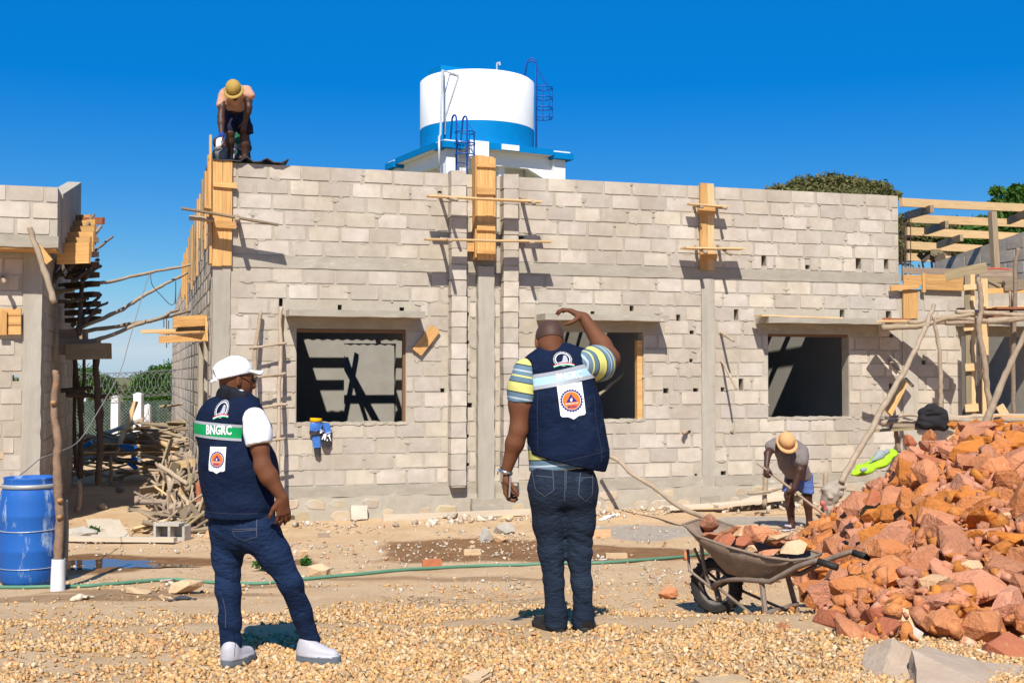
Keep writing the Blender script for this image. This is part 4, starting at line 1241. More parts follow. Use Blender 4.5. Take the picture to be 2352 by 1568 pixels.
def crest(par, bvh, O, X, Y, N, w, sx=1.0, lift=.0035):
    """small round toothed crest with a grey peak and a tricolour ribbon"""
    r = w * .42
    a = lay_flat('round_crest', bvh, *ring2(r * .86, r * .97, 40, 0, 0, sx), O, X, Y, N, lift, M_wprint, par, .014)
    v = []; f = []
    for k in range(26):
        an = -.5 + k * (math.pi + 1.0) / 25; n = len(v)
        for (rr, da) in ((r * 1.05, -.035), (r * 1.19, -.035), (r * 1.19, .035), (r * 1.05, .035)): v.append((sx * rr * math.cos(an + da), rr * math.sin(an + da)))
        f.append((n, n + 1, n + 2, n + 3))
    lay_flat('crest_teeth', bvh, v, f, O, X, Y, N, lift, M_wprint, a, .02)
    pk = [(-.75, -.45), (-.5, -.38), (-.15, -.30), (.0, .0), (.18, .62), (.5, .52), (.62, .1), (.66, -.42), (.2, -.55), (-.3, -.6)]
    lay_flat('crest_peak', bvh, [(x * r * sx, y * r) for x, y in pk], [tuple(range(10))], O, X, Y, N, lift, M_gprint, a, .014)
    for (dy, m_) in ((0, M_rprint), (-.14, M_wprint), (-.26, M_green)):
        v = []; n = 9
        for k in range(n): t = k / (n - 1); x = (-1.25 + 2.6 * t) * r * sx; y = (-.78 + dy + .22 * math.sin(t * 3.1)) * r; v += [(x, y - .07 * r), (x, y + .06 * r)]
        lay_flat('crest_ribbon', bvh, v, [(2 * k, 2 * k + 2, 2 * k + 3, 2 * k + 1) for k in range(n - 1)], O, X, Y, N, lift + .0014, m_, a, .02)

# ================================================================= man in the white cap (left)
def man_left():
    Y0 = 6.45
    F_ = Vector((.45, .89, 0)).normalized(); Rr = Vector((F_.y, -F_.x, 0))
    root = empty('person', Vector((*P(600, 1515, Y0).xy, .37)), 'person in white cap and navy vest with green band, hand by the hip', 'person', 'men in navy vests watching the work')
    j = lambda p, dy=0.0: P(p[0], p[1], Y0 + dy)
    # body
    b = SDF()
    hc = j((545, 869), .05); hf = Vector((.90, .42, -.10)).normalized(); hu = Vector((.10, .03, 1)).normalized()
    head(b, hc, hf, hu, .90)
    b.cap(j((532, 918), .04), j((533, 880), .045), .062, .056, .02)
    b.chain([j((523, 905), .04), j((521, 885), .04)], [.03, .03], .03)
    sh, el, wr = j((590, 985), -.14), j((604, 1072), -.17), j((648, 1142), -.16)
    b.chain([sh, sh.lerp(el, .5), el], [.046, .047, .043], .02)
    b.chain([el, el.lerp(wr, .3), wr], [.044, .047, .028], .025)
    hand(b, wr, j((652, 1185), -.14) - wr, Vector((-.55, .75, 0)), Vector((-.7, -.6, -.2)), (.55, .45, .35, .30), .98, .12, thumb=Vector((-.55, -.1, -.75)))
    ls, le, lw = j((492, 968), .16), j((490, 1075), .30), j((520, 1130), .30)
    b.chain([ls, le, lw], [.058, .044, .030], .03)
    hand(b, lw, Vector((.5, .5, -.5)), Vector((.3, 0, -1)), Vector((.5, -.3, .2)), .8, .95)
    b.cap(j((535, 975), .05), j((552, 1160), .04), .09, .11, .03)
    body('body', b, .0062, M_skin, root)
    # white T-shirt sleeve
    t = SDF()
    t.chain([j((585, 962), -.12), j((592, 995), -.15), j((597, 1030), -.16)], [.066, .070, .073], .03)
    t.cut(j((597, 1020), -.16), (el - sh).normalized())
    t.chain([j((492, 955), .15), j((490, 1010), .24)], [.06, .06], .03)
    t.chain([j((540, 915), .03), j((531, 950), .03)], [.07, .09], .03)
    body('tee_shirt', t, .008, M_wshirt, root, folds(.004, 10, 10, 16, 3))
    # vest
    v = SDF()
    v.cap(j((529, 1008), .035), j((540, 1080), .03), .198, .205, .05, F_, .70)
    v.cap(j((540, 1080), .03), j((553, 1178), .01), .205, .208, .05, F_, .78)
    v.cap(j((482, 985), .10), j((572, 958), -.06), .066, .068, .07)
    v.cap(j((505, 965), .03), j((550, 960), -.01), .13, .12, .06, F_, .75)
    v.cap(j((503, 950), .08), j((560, 936), -.02), .052, .058, .06)
    v.ell(j((583, 1090), .10), (F_, Rr, Vector((0, 0, 1))), (.14, .14, .21), .06)
    v.cap(j((560, 920), .0), j((604, 985), .05), .045, .05, .05)
    v.sub(j((604, 955), -.24), j((610, 1005), -.24), .085, .092, .02)
    v.cut(j((553, 1187), 0), Vector((.02, 0, -1)))
    vo = body('vest', v, .0072, M_vest, root, lambda p: folds(.009, 6, 6, 9, 5, .0015)(p + np.array([0, 0, .35]) * p[:, :1]) * (1 - .8 * ss(1.2, 1.5, p[:, 2])) + .003 * vnoise(p * 11))
    cl = SDF()
    ring = [j((506, 909), .03), j((515, 903), -.015), j((535, 909), -.045), j((560, 919), -.05), j((582, 930), -.02), j((590, 930), .05)]
    for dz in (-.024, -.006, .012, .030):
        cl.chain([q + Vector((0, 0, dz)) for q in ring], [.014] * 6, .02)
    cl.chain([j((506, 909), .03), j((512, 905), .10), j((535, 910), .14)], [.022, .022, .02], .02)
    body('collar', cl, .006, M_collar, root)
    # printed bands, lettering and emblems
    bv = bvh_of(vo)
    Nb = (-F_ + Vector((-.08, 0, 0))).normalized(); Xb = Rr.copy(); Zb = Vector((0, 0, 1))
    Ob = j((532, 990), .03)
    yb = lambda y: (Ob.z * 0 + P(505, y, Y0 - .1).z) - Ob.z
    def band(nm, ya, yc, m_, lift):
        w0, w1 = -.36, .205; n = 22; v_ = []; f_ = []
        for k in range(n + 1):
            x = w0 + (w1 - w0) * k / n; tl = -.05 * x
            v_ += [(x, yb(yc) + tl), (x, yb(ya) + tl)]
        f_ = [(2 * k, 2 * k + 2, 2 * k + 3, 2 * k + 1) for k in range(n)]
        return lay_flat(nm, bv, v_, f_, Ob, Xb, Zb, Nb, lift, m_, root, .022, wrap=.20)
    bd = band('green_band', 973.5, 1007, M_green, .003)
    band('reflective_strip', 970.5, 977, M_silver, .0042); band('reflective_strip', 1002, 1008, M_silver, .0042)
    def at(x, y):
        o = P(x, y, Y0 - .16); return o
    tx, tf = text2('BNGRC', .052, .035, .155)
    Oc = at(491, 988)
    lay_flat('band_lettering', bv, tx, tf, Oc, Vector((.98, -.2, 0)).normalized(), Vector((.02, 0, 1)).normalized(), Vector((-.2, -.98, 0)).normalized(), .0065, M_wprint, bd, .05)
    Ne = Vector((-.15, -.99, 0)).normalized()
    emblem(root, bv, at(491, 1058), Vector((.99, -.15, 0)), Zb, Ne, .100, .003)
    crest(root, bv, at(497, 942), Vector((.97, -.15, .12)).normalized(), Vector((.05, 0, 1)).normalized(), Ne, .105, .8)
    sv_ = []; n_ = 26
    for k in range(n_ + 1):
        x = -.36 + .62 * k / n_; sv_ += [(x, -.428), (x, -.424)]
    lay_flat('hem_stitching', bv, sv_, [(2 * k, 2 * k + 2, 2 * k + 3, 2 * k + 1) for k in range(n_)], Ob, Xb, Zb, Nb, .0022, M_vseam, vo, .03, wrap=.20)
    # cap
    c = SDF(); up = Vector((-.22, -.03, 1)).normalized(); cf = (hf - up * hf.dot(up)).normalized(); cr = cf.cross(up)
    cc_ = hc + up * .022 - cf * .012
    c.ell(cc_ + up * .012, (cf, cr, up), (.103, .085, .080), .02)
    c.cap(cc_ + cf * .01 + up * .032, cc_ - cf * .05 + up * .012, .068, .068, .04)
    c.cut(cc_ - up * .008, -up)
    br = SDF()
    for s_ in (-1, -.5, 0, .5, 1):
        br.cap(cc_ + cf * .080 + cr * .05 * s_ + up * .0, cc_ + cf * (.150 - .028 * abs(s_)) + cr * .052 * s_ - up * (.012 + .012 * abs(s_)), .016, .014, .02, up, .45)
    # opening at the back over the strap
    c.sub(cc_ - cf * .13 + up * .0, cc_ - cf * .11 + up * .015, .045, .035, .008)
    body('cap', c, .0045, M_cap, root, lambda p: .0024 * (.5 - np.abs(vnoise(p * np.array([13, 13, 9])))) + .0012 * vnoise(p * 40))
    o_ = body('cap_brim', br, .0045, M_cap, bpy.data.objects[list(WM)[-1]])
    MBd().tube([cc_ - cf * .112 + cr * .05 - up * .006, cc_ - cf * .128 + cr * .02 - up * .012, cc_ - cf * .128 - cr * .02 - up * .012, cc_ - cf * .112 - cr * .05 - up * .006], .008, 6).obj('cap_strap', M_cap, I4, o_.parent)
    # glasses
    gl = MBd(); eb = hc + cr * .082 + hu * .012 - hf * .01
    gl.tube([eb, hc + cr * .079 + hf * .075 + hu * .012], .0032, 6)
    eb2 = hc - cr * .082 + hu * .012 - hf * .01
    gl.tube([eb2, hc - cr * .079 + hf * .075 + hu * .012], .0032, 6)
    gl.tube([hc + cr * .076 + hf * .083 + hu * .014, hc + cr * .03 + hf * .104 + hu * .016, hc - cr * .03 + hf * .104 + hu * .016, hc - cr * .076 + hf * .083 + hu * .014], .003, 6)
    g0 = gl.obj('glasses', M_bshoe, I4, root)
    for s_ in (-1, 1):
        ls_ = SDF(); ls_.ell(hc + cr * s_ * .046 + hf * .094 - hu * .004, ((hf + cr * s_ * .35).normalized(), (cr * s_ - hf * .35).normalized(), hu), (.005, .029, .022), .01)
        body('lens', ls_, .004, M_glass, g0)
    # jeans
    je = SDF()
    hipc = j((553, 1195), .02)
    je.cap(j((553, 1160), .02), hipc, .185, .185, .04, F_, .74)
    Lh, Lk, La = j((521, 1215), .07), j((524, 1352), .03), j((532, 1498), -.02)
    Rh, Rk, Ra = j((598, 1222), -.02), j((668, 1338), -.06), j((714, 1472), .10)
    je.chain([Lh, Lh.lerp(Lk, .45), Lk], [.094, .079, .063], .04)
    je.chain([Lk, Lk.lerp(La, .5), La], [.063, .058, .052], .03)
    je.chain([Rh, Rh.lerp(Rk, .45), Rk], [.108, .086, .062], .04)
    je.chain([Rk, Rk.lerp(Ra, .5), Ra], [.062, .055, .053], .03)
    je.ell(j((585, 1215), -.05), (F_, Rr, Vector((0, 0, 1))), (.09, .12, .11), .05)
    je.cut(La - Vector((0, 0, .020)), Vector((0, 0, -1)))
    hz = Ra.z
    def jf(p):
        z = p[:, 2]; k = .35 + 1.0 * np.exp(-((z - Rk.z) / .13) ** 2) + .9 * np.exp(-((z - .50) / .07) ** 2)
        tilt = p.copy(); tilt[:, 2] += p[:, 0] * .35
        return .0100 * k * (.45 - np.abs(vnoise(tilt * np.array([4.5, 4.5, 15]) + 3)) ** .7) + .004 * (.5 - np.abs(vnoise(tilt * np.array([8, 8, 21]) + 13))) + .0025 * vnoise(p * np.array([16, 16, 9]))
    jo = body('jeans', je, .0068, M_denim, root, jf)
    bj = bvh_of(jo)
    # back pocket stitching and side seam
    Nx = Vector((-.25, -.96, 0)).normalized(); Xx = Vector((.96, -.25, 0)).normalized()
    def stitch(nm, pts, w=.0035, org=(0, 0)):
        v_ = []; f_ = []
        O = P(*pts[0], Y0 - .1)
        q = [((P(a, c_, Y0 - .1) - O).dot(Xx), (P(a, c_, Y0 - .1) - O).z) for a, c_ in pts]
        for (x0, y0), (x1, y1) in zip(q[:-1], q[1:]):
            d = Vector((x1 - x0, y1 - y0)); n_ = Vector((-d.y, d.x)).normalized() * w / 2; k = len(v_)
            v_ += [(x0 - n_.x, y0 - n_.y), (x1 - n_.x, y1 - n_.y), (x1 + n_.x, y1 + n_.y), (x0 + n_.x, y0 + n_.y)]; f_.append((k, k + 1, k + 2, k + 3))
        lay_flat(nm, bj, v_, f_, O, Xx, Zb, Nx, .0028, M_seam, jo, .03)
    stitch('pocket_stitching', [c4(530, 290), c4(750, 278)]); stitch('pocket_stitching', [c4(530, 300), c4(550, 348), c4(640, 382), c4(752, 345), c4(742, 200)])
    stitch('pocket_stitching', [c4(535, 308), c4(752, 288)])
    stitch('inseam_stitching', [c4(545, 820), c4(572, 930), c4(570, 1060)], .003)
    # shoes
    g = lambda x, y: Vector((x, y, tzf(x, y) + .012))
    for (hx, hy, tx_, ty_) in ((P(512, 1500, 6.36).x, 6.36, P(582, 1500, 6.56).x, 6.58), (P(682, 1500, 6.54).x, 6.54, P(783, 1500, 6.46).x, 6.46)):
        su, so_ = SDF(), SDF()
        shoe(su, so_, g(hx, hy), g(tx_, ty_), .049, h=.066, sole=.034)
        uo = body('shoe', su, .005, M_shoe, root, lambda p: .0015 * vnoise(p * 30))
        body('shoe_sole', so_, .005, M_sole, uo)
man_left()

# ================================================================= man with the raised arm (right)
def stripe_mat():
    m = bpy.data.materials.new('striped_knit'); m.use_nodes = True
    nt = m.node_tree; N = nt.nodes; Lk = nt.links; b = N['Principled BSDF']; b.inputs['Roughness'].default_value = .9; b.inputs['Specular IOR Level'].default_value = .15
    at = N.new('ShaderNodeAttribute'); at.attribute_name = 'stripe'
    rp = N.new('ShaderNodeValToRGB'); e = rp.color_ramp; e.interpolation = 'CONSTANT'
    cols = [(0, (.10, .16, .21)), (.14, (.02, .025, .03)), (.17, (.56, .53, .16)), (.36, (.55, .53, .16)), (.40, (.56, .53, .16)), (.50, (.03, .035, .04)), (.54, (.12, .19, .25)), (.70, (.40, .46, .50)), (.76, (.12, .19, .25)), (.9, (.56, .53, .16)), (.96, (.10, .16, .21))]
    while len(e.elements) < len(cols): e.elements.new(.5)
    for el, (p_, c_) in zip(e.elements, cols): el.position = p_; el.color = (*c_, 1)
    mm_ = N.new('ShaderNodeMath'); mm_.operation = 'FRACT'; Lk.new(at.outputs['Fac'], mm_.inputs[0]); Lk.new(mm_.outputs[0], rp.inputs[0]); Lk.new(rp.outputs[0], b.inputs['Base Color'])
    return m
def man_right():
    Y0 = 7.10
    F_ = Vector((-.10, .995, 0)).normalized(); Rr = Vector((F_.y, -F_.x, 0)); Zb = Vector((0, 0, 1))
    root = empty('person', Vector((*P(1305, 1440, Y0).xy, .42)), 'person with raised right arm, striped shirt and navy vest with light blue band', 'person', 'men in navy vests watching the work')
    j = lambda p, dy=0.0: P(p[0], p[1], Y0 + dy)
    b = SDF()
    hc = j(c8(580, 400), .06); hf = Vector((-.22, .90, -.38)).normalized(); hu = Vector((-.06, .38, .92)).normalized()
    head(b, hc, hf, hu, 1.02)
    b.cap(j(c8(615, 520), .02), j(c8(592, 430), .04), .074, .068, .03)
    b.cap(j(c8(600, 455), -.005), j(c8(575, 440), -.005), .04, .04, .03)
    sh, el, wr = j(c8(365, 700), .02), j(c8(325, 1150), -.03), j(c8(225, 1475), -.01)
    b.chain([sh, sh.lerp(el, .5), el], [.074, .070, .052], .04)
    b.chain([el, el.lerp(wr, .33), wr], [.052, .053, .033], .03)
    hw = j(c9(228, 185), -.01)
    hd = j(c9(222, 300), .0) - hw
    hand(b, hw, hd, Vector((.95, -.15, 0)), Vector((.25, -.95, .0)), (.95, 1.05, 1.15, 1.25), 1.12, .03, thumb=Vector((.75, -.25, -.65)))
    rs, re, rw = j(c8(945, 575), .04), j(c8(1095, 545), .20), j(c8(872, 205), .30)
    b.chain([rs, rs.lerp(re, .5), re], [.070, .070, .055], .04)
    b.chain([re, re.lerp(rw, .32), rw], [.056, .057, .036], .03)
    hand(b, rw, j(c8(770, 150), .32) - rw, Vector((-.25, .1, -1)), Vector((-.3, -.9, -.2)), (.75, .65, .6, .55), 1.1, .1, thumb=Vector((-.75, -.3, -.75)))
    b.cap(j(c8(640, 720), .05), j(c9(690, 60), .04), .11, .12, .03)
    bo = body('body', b, .0062, M_skin, root)
    # close-cropped hair: scalp cap
    h_ = SDF(); A = (hf, hf.cross(hu), hu)
    h_.ell(hc + hf * -.012 + hu * .014, A, (.1065, .0845, .108), .02)
    h_.cut(hc - hu * .012 - hf * .06, (-hu * .8 - hf * .0 + Vector((0, -.1, -.3))).normalized())
    h_.cut(hc + hf * .062, hf)
    body('cropped_hair', h_, .006, M_skinh, root)
    # striped polo shirt: sleeves and hem
    t = SDF()
    sl1 = j(c8(345, 905), 0)
    t.chain([j(c8(390, 660), .02), j(c8(358, 800), .005), j(c8(348, 960), -.01)], [.086, .088, .088], .04)
    t.cut(sl1 + Vector((0, 0, -.005)), (Vector((-.04, 0, -1))))
    to = SDF()
    to.chain([j(c8(900, 590), .03), j(c8(975, 590), .09), j(c8(1035, 585), .13)], [.094, .104, .106], .04)
    to.cut(j(c8(1030, 580), .12), (re - rs).normalized())
    hm = SDF()
    hm.cap(j(c8(690, 1290), .03), j(c9(690, 110), .03), .205, .203, .05, F_, .80)
    hm.cut(j(c9(700, 128), 0), Vector((.08, 0, -1)))
    SM = stripe_mat()
    for s_, ax, per, ph in ((t, (j(c8(345, 905)) - j(c8(390, 660))).normalized(), .165, .62), (to, (re - rs).normalized(), .15, .35), (hm, Vector((.09, 0, -1)).normalized(), .17, .55)):
        o = body('polo_shirt', s_, .008, SM, root, folds(.004, 10, 10, 16, 3))
        c = np.empty(len(o.data.vertices) * 3); o.data.vertices.foreach_get('co', c); c = c.reshape(-1, 3)
        a_ = o.data.attributes.new('stripe', 'FLOAT', 'POINT'); a_.data.foreach_set('value', (c @ np.array(ax) / per + ph).astype(np.float32))
    # vest
    v = SDF()
    v.cap(j(c8(650, 740), .04), j(c8(700, 980), .03), .222, .222, .05, F_, .70)
    v.cap(j(c8(700, 980), .03), j(c8(735, 1340), .02), .222, .232, .05, F_, .80)
    v.cap(j(c8(745, 1240), .06), j(c8(770, 1370), .05), .22, .22, .06, F_, .85)
    v.cap(j(c8(400, 690), .02), j(c8(900, 575), .05), .075, .080, .07)
    v.cap(j(c8(480, 610), .03), j(c8(760, 555), .05), .070, .072, .06)
    v.cap(j(c8(560, 540), .02), j(c8(700, 515), .04), .060, .060, .05)
    v.sub(j(c8(330, 660), -.02), j(c8(335, 860), -.02), .088, .094, .015)
    v.sub(j(c8(1050, 575), .13), j(c8(1045, 640), .1), .082, .088, .02)
    v.cut(j(c8(740, 1424), 0), Vector((-.25, 0, -1)))
    vo = body('vest', v, .0074, M_vest, root, lambda p: folds(.010, 4.5, 4.5, 9, 9, .0014)(np.stack([p[:, 0] , p[:, 1], p[:, 2] - p[:, 0] * .5], -1)) * (1 - .75 * ss(1.25, 1.55, p[:, 2])) + .003 * vnoise(p * 11))
    bv = bvh_of(vo)
    Ob = j(c8(690, 700), .03); Nb = -F_
    tilt = .15
    zc = lambda y: P(*c8(700, y), Y0 - .13).z - Ob.z
    def band(nm, ya, yc, m_, lift):
        w0, w1 = -.33, .33; n = 24; v_ = []
        for k in range(n + 1):
            x = w0 + (w1 - w0) * k / n; tl = tilt * x * 1.0
            v_ += [(x, zc(yc) + tl), (x, zc(ya) + tl)]
        return lay_flat(nm, bv, v_, [(2 * k, 2 * k + 2, 2 * k + 3, 2 * k + 1) for k in range(n)], Ob, Rr, Zb, Nb, lift, m_, root, .022, wrap=.21)
    bd = band('light_blue_band', 650, 742, M_lblue, .003)
    band('reflective_strip', 632, 662, M_silver, .0044); band('reflective_strip', 732, 764, M_silver, .0044)
    Xt = Vector((1, 0, .125)).normalized(); Yt = Vector((-.125, 0, 1)).normalized(); N2 = Vector((0, -1, 0))
    lay_flat('band_lettering', bv, *text2('BNGRC', .043, .03, .152), P(*c8(752, 690), Y0 - .15), Xt, Yt, N2, .0055, M_wprint, bd, .05)
    emblem(root, bv, P(*c8(770, 905), Y0 - .15), Vector((1, 0, .10)).normalized(), Vector((-.12, 0, 1)).normalized(), N2, .150, .003)
    crest(root, bv, P(*c8(695, 545), Y0 - .1), Xt, Yt, Vector((0, -.9, .35)).normalized(), .112)
    sv_ = []; n_ = 30
    for k in range(n_ + 1):
        x = -.34 + .68 * k / n_; zz = P(*c8(700, 1385), Y0).z - Ob.z + .20 * x; sv_ += [(x, zz - .002), (x, zz + .002)]
    lay_flat('hem_stitching', bv, sv_, [(2 * k, 2 * k + 2, 2 * k + 3, 2 * k + 1) for k in range(n_)], Ob, Rr, Zb, Nb, .0022, M_vseam, vo, .03, wrap=.22)
    for xs_ in (-.205, .215):
        lay_flat('side_seam', bv, *rect2(xs_ - .0025, xs_ + .0025, -.50, -.10), Ob, Rr, Zb, Nb, .0022, M_vseam, vo, .03, wrap=.22)
    # jeans
    je = SDF()
    je.cap(j(c9(690, 90), .03), j(c9(690, 200), .02), .184, .184, .04, F_, .76)
    Lh, Lk, La = j(c9(560, 300), .02), j(c9(600, 830), .02), j(c9(640, 1335), .02)
    Rh, Rk, Ra = j(c9(832, 300), .02), j(c9(834, 830), .02), j(c9(868, 1335), .0)
    je.chain([Lh, Lh.lerp(Lk, .5), Lk], [.112, .095, .077], .04); je.chain([Lk, Lk.lerp(La, .5), La], [.077, .060, .057], .03)
    je.chain([Rh, Rh.lerp(Rk, .5), Rk], [.110, .092, .073], .04); je.chain([Rk, Rk.lerp(Ra, .5), Ra], [.073, .062, .058], .03)
    je.cap(La - Vector((0, 0, .01)), La - Vector((0, 0, .06)), .071, .068, .03); je.cap(Ra - Vector((0, 0, .01)), Ra - Vector((0, 0, .06)), .068, .066, .03)
    for (x, sg) in ((585, -1), (815, 1)):
        je.ell(j(c9(x, 285), -.045), (F_, Rr, Zb), (.10, .10, .125), .08)
    je.cut(La - Vector((0, 0, .10)), Vector((0, 0, -1)))
    def jf(p):
        z = p[:, 2]; k = .3 + 1.0 * np.exp(-((z - .95) / .10) ** 2) + 1.5 * np.exp(-((z - .58) / .09) ** 2)
        tl = p.copy(); tl[:, 2] += np.abs(p[:, 0] - .35) * .5
        return .0105 * k * (.45 - np.abs(vnoise(tl * np.array([4.5, 4.5, 15]) + 8)) ** .7) + .004 * (.5 - np.abs(vnoise(tl * np.array([8, 8, 21]) + 13))) + .0025 * vnoise(p * np.array([16, 16, 9]))
    jo = body('jeans', je, .0068, M_denim2, root, jf)
    bj = bvh_of(jo)
    def stitch(nm, pts, w=.004):
        O = P(*pts[0], Y0 - .15); v_ = []; f_ = []
        q = [((P(a, c_, Y0 - .15) - O).x, (P(a, c_, Y0 - .15) - O).z) for a, c_ in pts]
        for (x0, y0), (x1, y1) in zip(q[:-1], q[1:]):
            d = Vector((x1 - x0, y1 - y0)); n_ = Vector((-d.y, d.x)).normalized() * w / 2; k = len(v_)
            v_ += [(x0 - n_.x, y0 - n_.y), (x1 - n_.x, y1 - n_.y), (x1 + n_.x, y1 + n_.y), (x0 + n_.x, y0 + n_.y)]; f_.append((k, k + 1, k + 2, k + 3))
        lay_flat(nm, bj, v_, f_, O, Vector((1, 0, 0)), Zb, Vector((0, -1, 0)), .003, M_seam, jo, .03)
    stitch('pocket_stitching', [c9(440, 140), c9(465, 300), c9(545, 362), c9(620, 305), c9(612, 140), c9(440, 130)])
    stitch('pocket_stitching', [c9(470, 190), c9(612, 200)]); stitch('pocket_stitching', [c9(845, 160), c9(825, 345), c9(888, 405), c9(945, 350), c9(955, 160), c9(845, 160)])
    stitch('pocket_stitching', [c9(848, 205), c9(955, 205)]); stitch('seat_stitching', [c9(715, 135), c9(712, 400)], .004); stitch('seat_stitching', [c9(727, 135), c9(724, 300)], .003)
    # shoes
    g = lambda x, y: Vector((x, y, tzf(x, y) + .010))
    for (x, hx, hy, tx_, ty_, w_) in ((La.x, .035, -.03, -.13, .20, .049), (Ra.x, 0, -.07, .05, .22, .050)):
        su, so_ = SDF(), SDF()
        shoe(su, so_, g(x + hx, Y0 + hy), g(x + tx_, Y0 + ty_), w_, h=.062, sole=.024)
        uo = body('shoe', su, .005, M_bshoe, root)
        body('shoe_sole', so_, .005, M_bsole, uo)
    # wrist watch
    w = MBd(); ax = (wr - el).normalized(); pc_ = j(c8(218, 1497), -.01)
    a = ax.orthogonal().normalized(); b2 = ax.cross(a)
    v_ = []; f_ = []; n = 28
    for k in range(n):
        th = 2 * math.pi * k / n
        for (r_, dz) in ((.037, -.011), (.042, -.008), (.042, .008), (.037, .011)): v_.append(pc_ + (a * math.cos(th) + b2 * math.sin(th)) * r_ + ax * dz)
    for k in range(n):
        for i in range(3): f_.append((k * 4 + i, ((k + 1) % n) * 4 + i, ((k + 1) % n) * 4 + i + 1, k * 4 + i + 1))
    w.add(v_, f_); wo = w.obj('wrist_watch', M_metal, I4, root, smooth=True)
    fc = pc_ + Vector((-.042, .0, .0)); MBd().tube([fc, fc + Vector((-.010, 0, .002))], [.019, .016], 16).obj('watch_face', M_metal, I4, wo)
    # phone held in the hand: a thing of its own
    ph0 = j(c9(240, 275), -.045)
    Mp = Matrix.Translation(ph0) @ Matrix.Rotation(R(12), 4, 'Z') @ Matrix.Rotation(R(3), 4, 'Y')
    tel = empty('mobile_phone', Mp, 'slim dark phone held upright in the lowered hand of the man raising his arm', 'phone')
    MBd().box(-.0045, .0045, -.034, .034, -.072, .072).obj('phone_body', M_bshoe, Mp, tel)
    MBd().box(-.0052, -.0001 + .0052, -.0352, -.034, -.06, .066).obj('phone_edge', M_metal, Mp, tel)
man_right()
# ------------------------------------------------------------------ blue drum, post, hose, cord
def fix_normals(me):
    bm = bmesh.new(); bm.from_mesh(me); bmesh.ops.recalc_face_normals(bm, faces=bm.faces); bm.to_mesh(me); bm.free()
M_drum = pm('scuffed_blue_plastic', (.018, .115, .40), (.012, .085, .33), 3, .6, .15, 30, 0, c3=(.27, .36, .50), s3=8, t3=.56, stretch=(1, 1, .35), coord='obj')
M_drumr = solid('grey_clamp_ring', (.42, .42, .40), .5, .1, metal=.3)
dp = P(66, 1340, 10.55); dz = tzf(dp.x, dp.y)
MD = Matrix.Translation((dp.x, dp.y, dz))
dr = empty('plastic_drum', MD, 'tall scuffed blue plastic drum with open top beside the crooked post', 'drum')
prof = [(.18, .0), (.215, .012), (.235, .05), (.247, .16), (.252, .30), (.256, .315), (.252, .33), (.253, .60), (.257, .615), (.253, .63), (.249, .74), (.235, .83), (.215, .865), (.215, .93), (.222, .945), (.205, .945), (.198, .86), (.198, .70)]
v, f = lathe(prof, 40); me = pyd(v, f); mk('drum_body', me, M_drum, MD, dr, smooth=True)
v, f = lathe([(.225, .852), (.236, .858), (.236, .885), (.225, .89)], 40); mk('clamp_ring', pyd(v, f), M_drumr, MD, dr, smooth=True)
v, f = lathe([(.0, .70), (.198, .70)], 30); mk('dark_contents', pyd(v, f), solid('dark_water_inside', (.03, .04, .05), .15), MD, dr)
pts = [Vector((.258 * math.cos(a), .258 * math.sin(a), .50 + .012 * math.sin(a * 1.0))) for a in np.linspace(0, 2 * math.pi, 33)]
MBd().tube(pts, .004, 5, cap=False).obj('tie_wire', M_galv, MD, dr)
pts = [Vector((.253 * math.cos(a), .253 * math.sin(a), .165)) for a in np.linspace(0, 2 * math.pi, 33)]
MBd().tube(pts, .003, 5, cap=False).obj('tie_wire', M_galv, MD, dr)
Yp = 10.15
pz = [P(x, y, Yp) for x, y in ((134, 1290), (135, 1240), (137, 1180), (133, 1120), (131, 1060), (133, 1010), (126, 960), (124, 920), (129, 880), (128, 851))]
pg = Vector((pz[0].x, Yp, tzf(pz[0].x, Yp)))
po = empty('crooked_post', pg, 'crooked bark post with a white plastic sleeve at its foot beside the blue drum', 'post')
stick('trunk', [pg - Vector((0, 0, .1))] + pz, .052, .034, pm('red_bark_post', (.30, .19, .12), (.18, .115, .075), 14, .9, .6, 50, 0, c3=(.38, .17, .08), s3=5, t3=.6), po, .004, 10)
for (x, y) in ((123, 925), (137, 1188), (138, 1150)):
    q = P(x, y, Yp - .045); sd = SDF() if 'SDF' in globals() else None
    MBd().tube([q + Vector((0, .03, 0)), q + Vector((-.012, -.01, .004))], [.026, .016], 8).obj('branch_stub', solid('cut_wood', (.40, .22, .10), .8), I4, po, smooth=True)
m = MBd(); m.tube([pg + Vector((0, -.005, -.02)), pg + Vector((.0, -.005, .14)), pg + Vector((.004, -.005, .27))], [.062, .058, .056], 16, cap=False)
m.obj('plastic_sleeve', solid('white_plastic_pipe', (.78, .78, .76), .4), I4, po, smooth=True)
q0 = P(150, 1160, 10.9); qb = Vector((q0.x, 10.9, tzf(q0.x, 10.9)))
stick('short_stake', [qb - Vector((0, 0, .05)), P(151, 1200, 10.9), P(150, 1147, 10.9)], .035, .03, M_weath, label='short grey stake standing right of the crooked post', cat='stake')
# hose along the ground
hz = [(-60, 1354), (0, 1352), (60, 1352), (130, 1350), (196, 1349), (270, 1343), (340, 1337), (400, 1334), (480, 1340), (560, 1343), (600, 1343), (640, 1339), (700, 1333), (760, 1327), (830, 1321), (920, 1312), (1010, 1307), (1110, 1302), (1200, 1300), (1270, 1296), (1340, 1296), (1400, 1294), (1480, 1288), (1560, 1282), (1600, 1277), (1680, 1268), (1760, 1262)]
hp_ = [G(x, y) + Vector((0, 0, .016)) for x, y in hz]
M_hose = solid('green_hose', (.10, .24, .15), .5, .1, 60)
v, f = tube_geo(smoothpath(hp_, 5), .016, 8)
mk('garden_hose', pyd(v, f), M_hose, I4, None, smooth=True, label='pale green hose lying across the sandy ground', cat='hose')
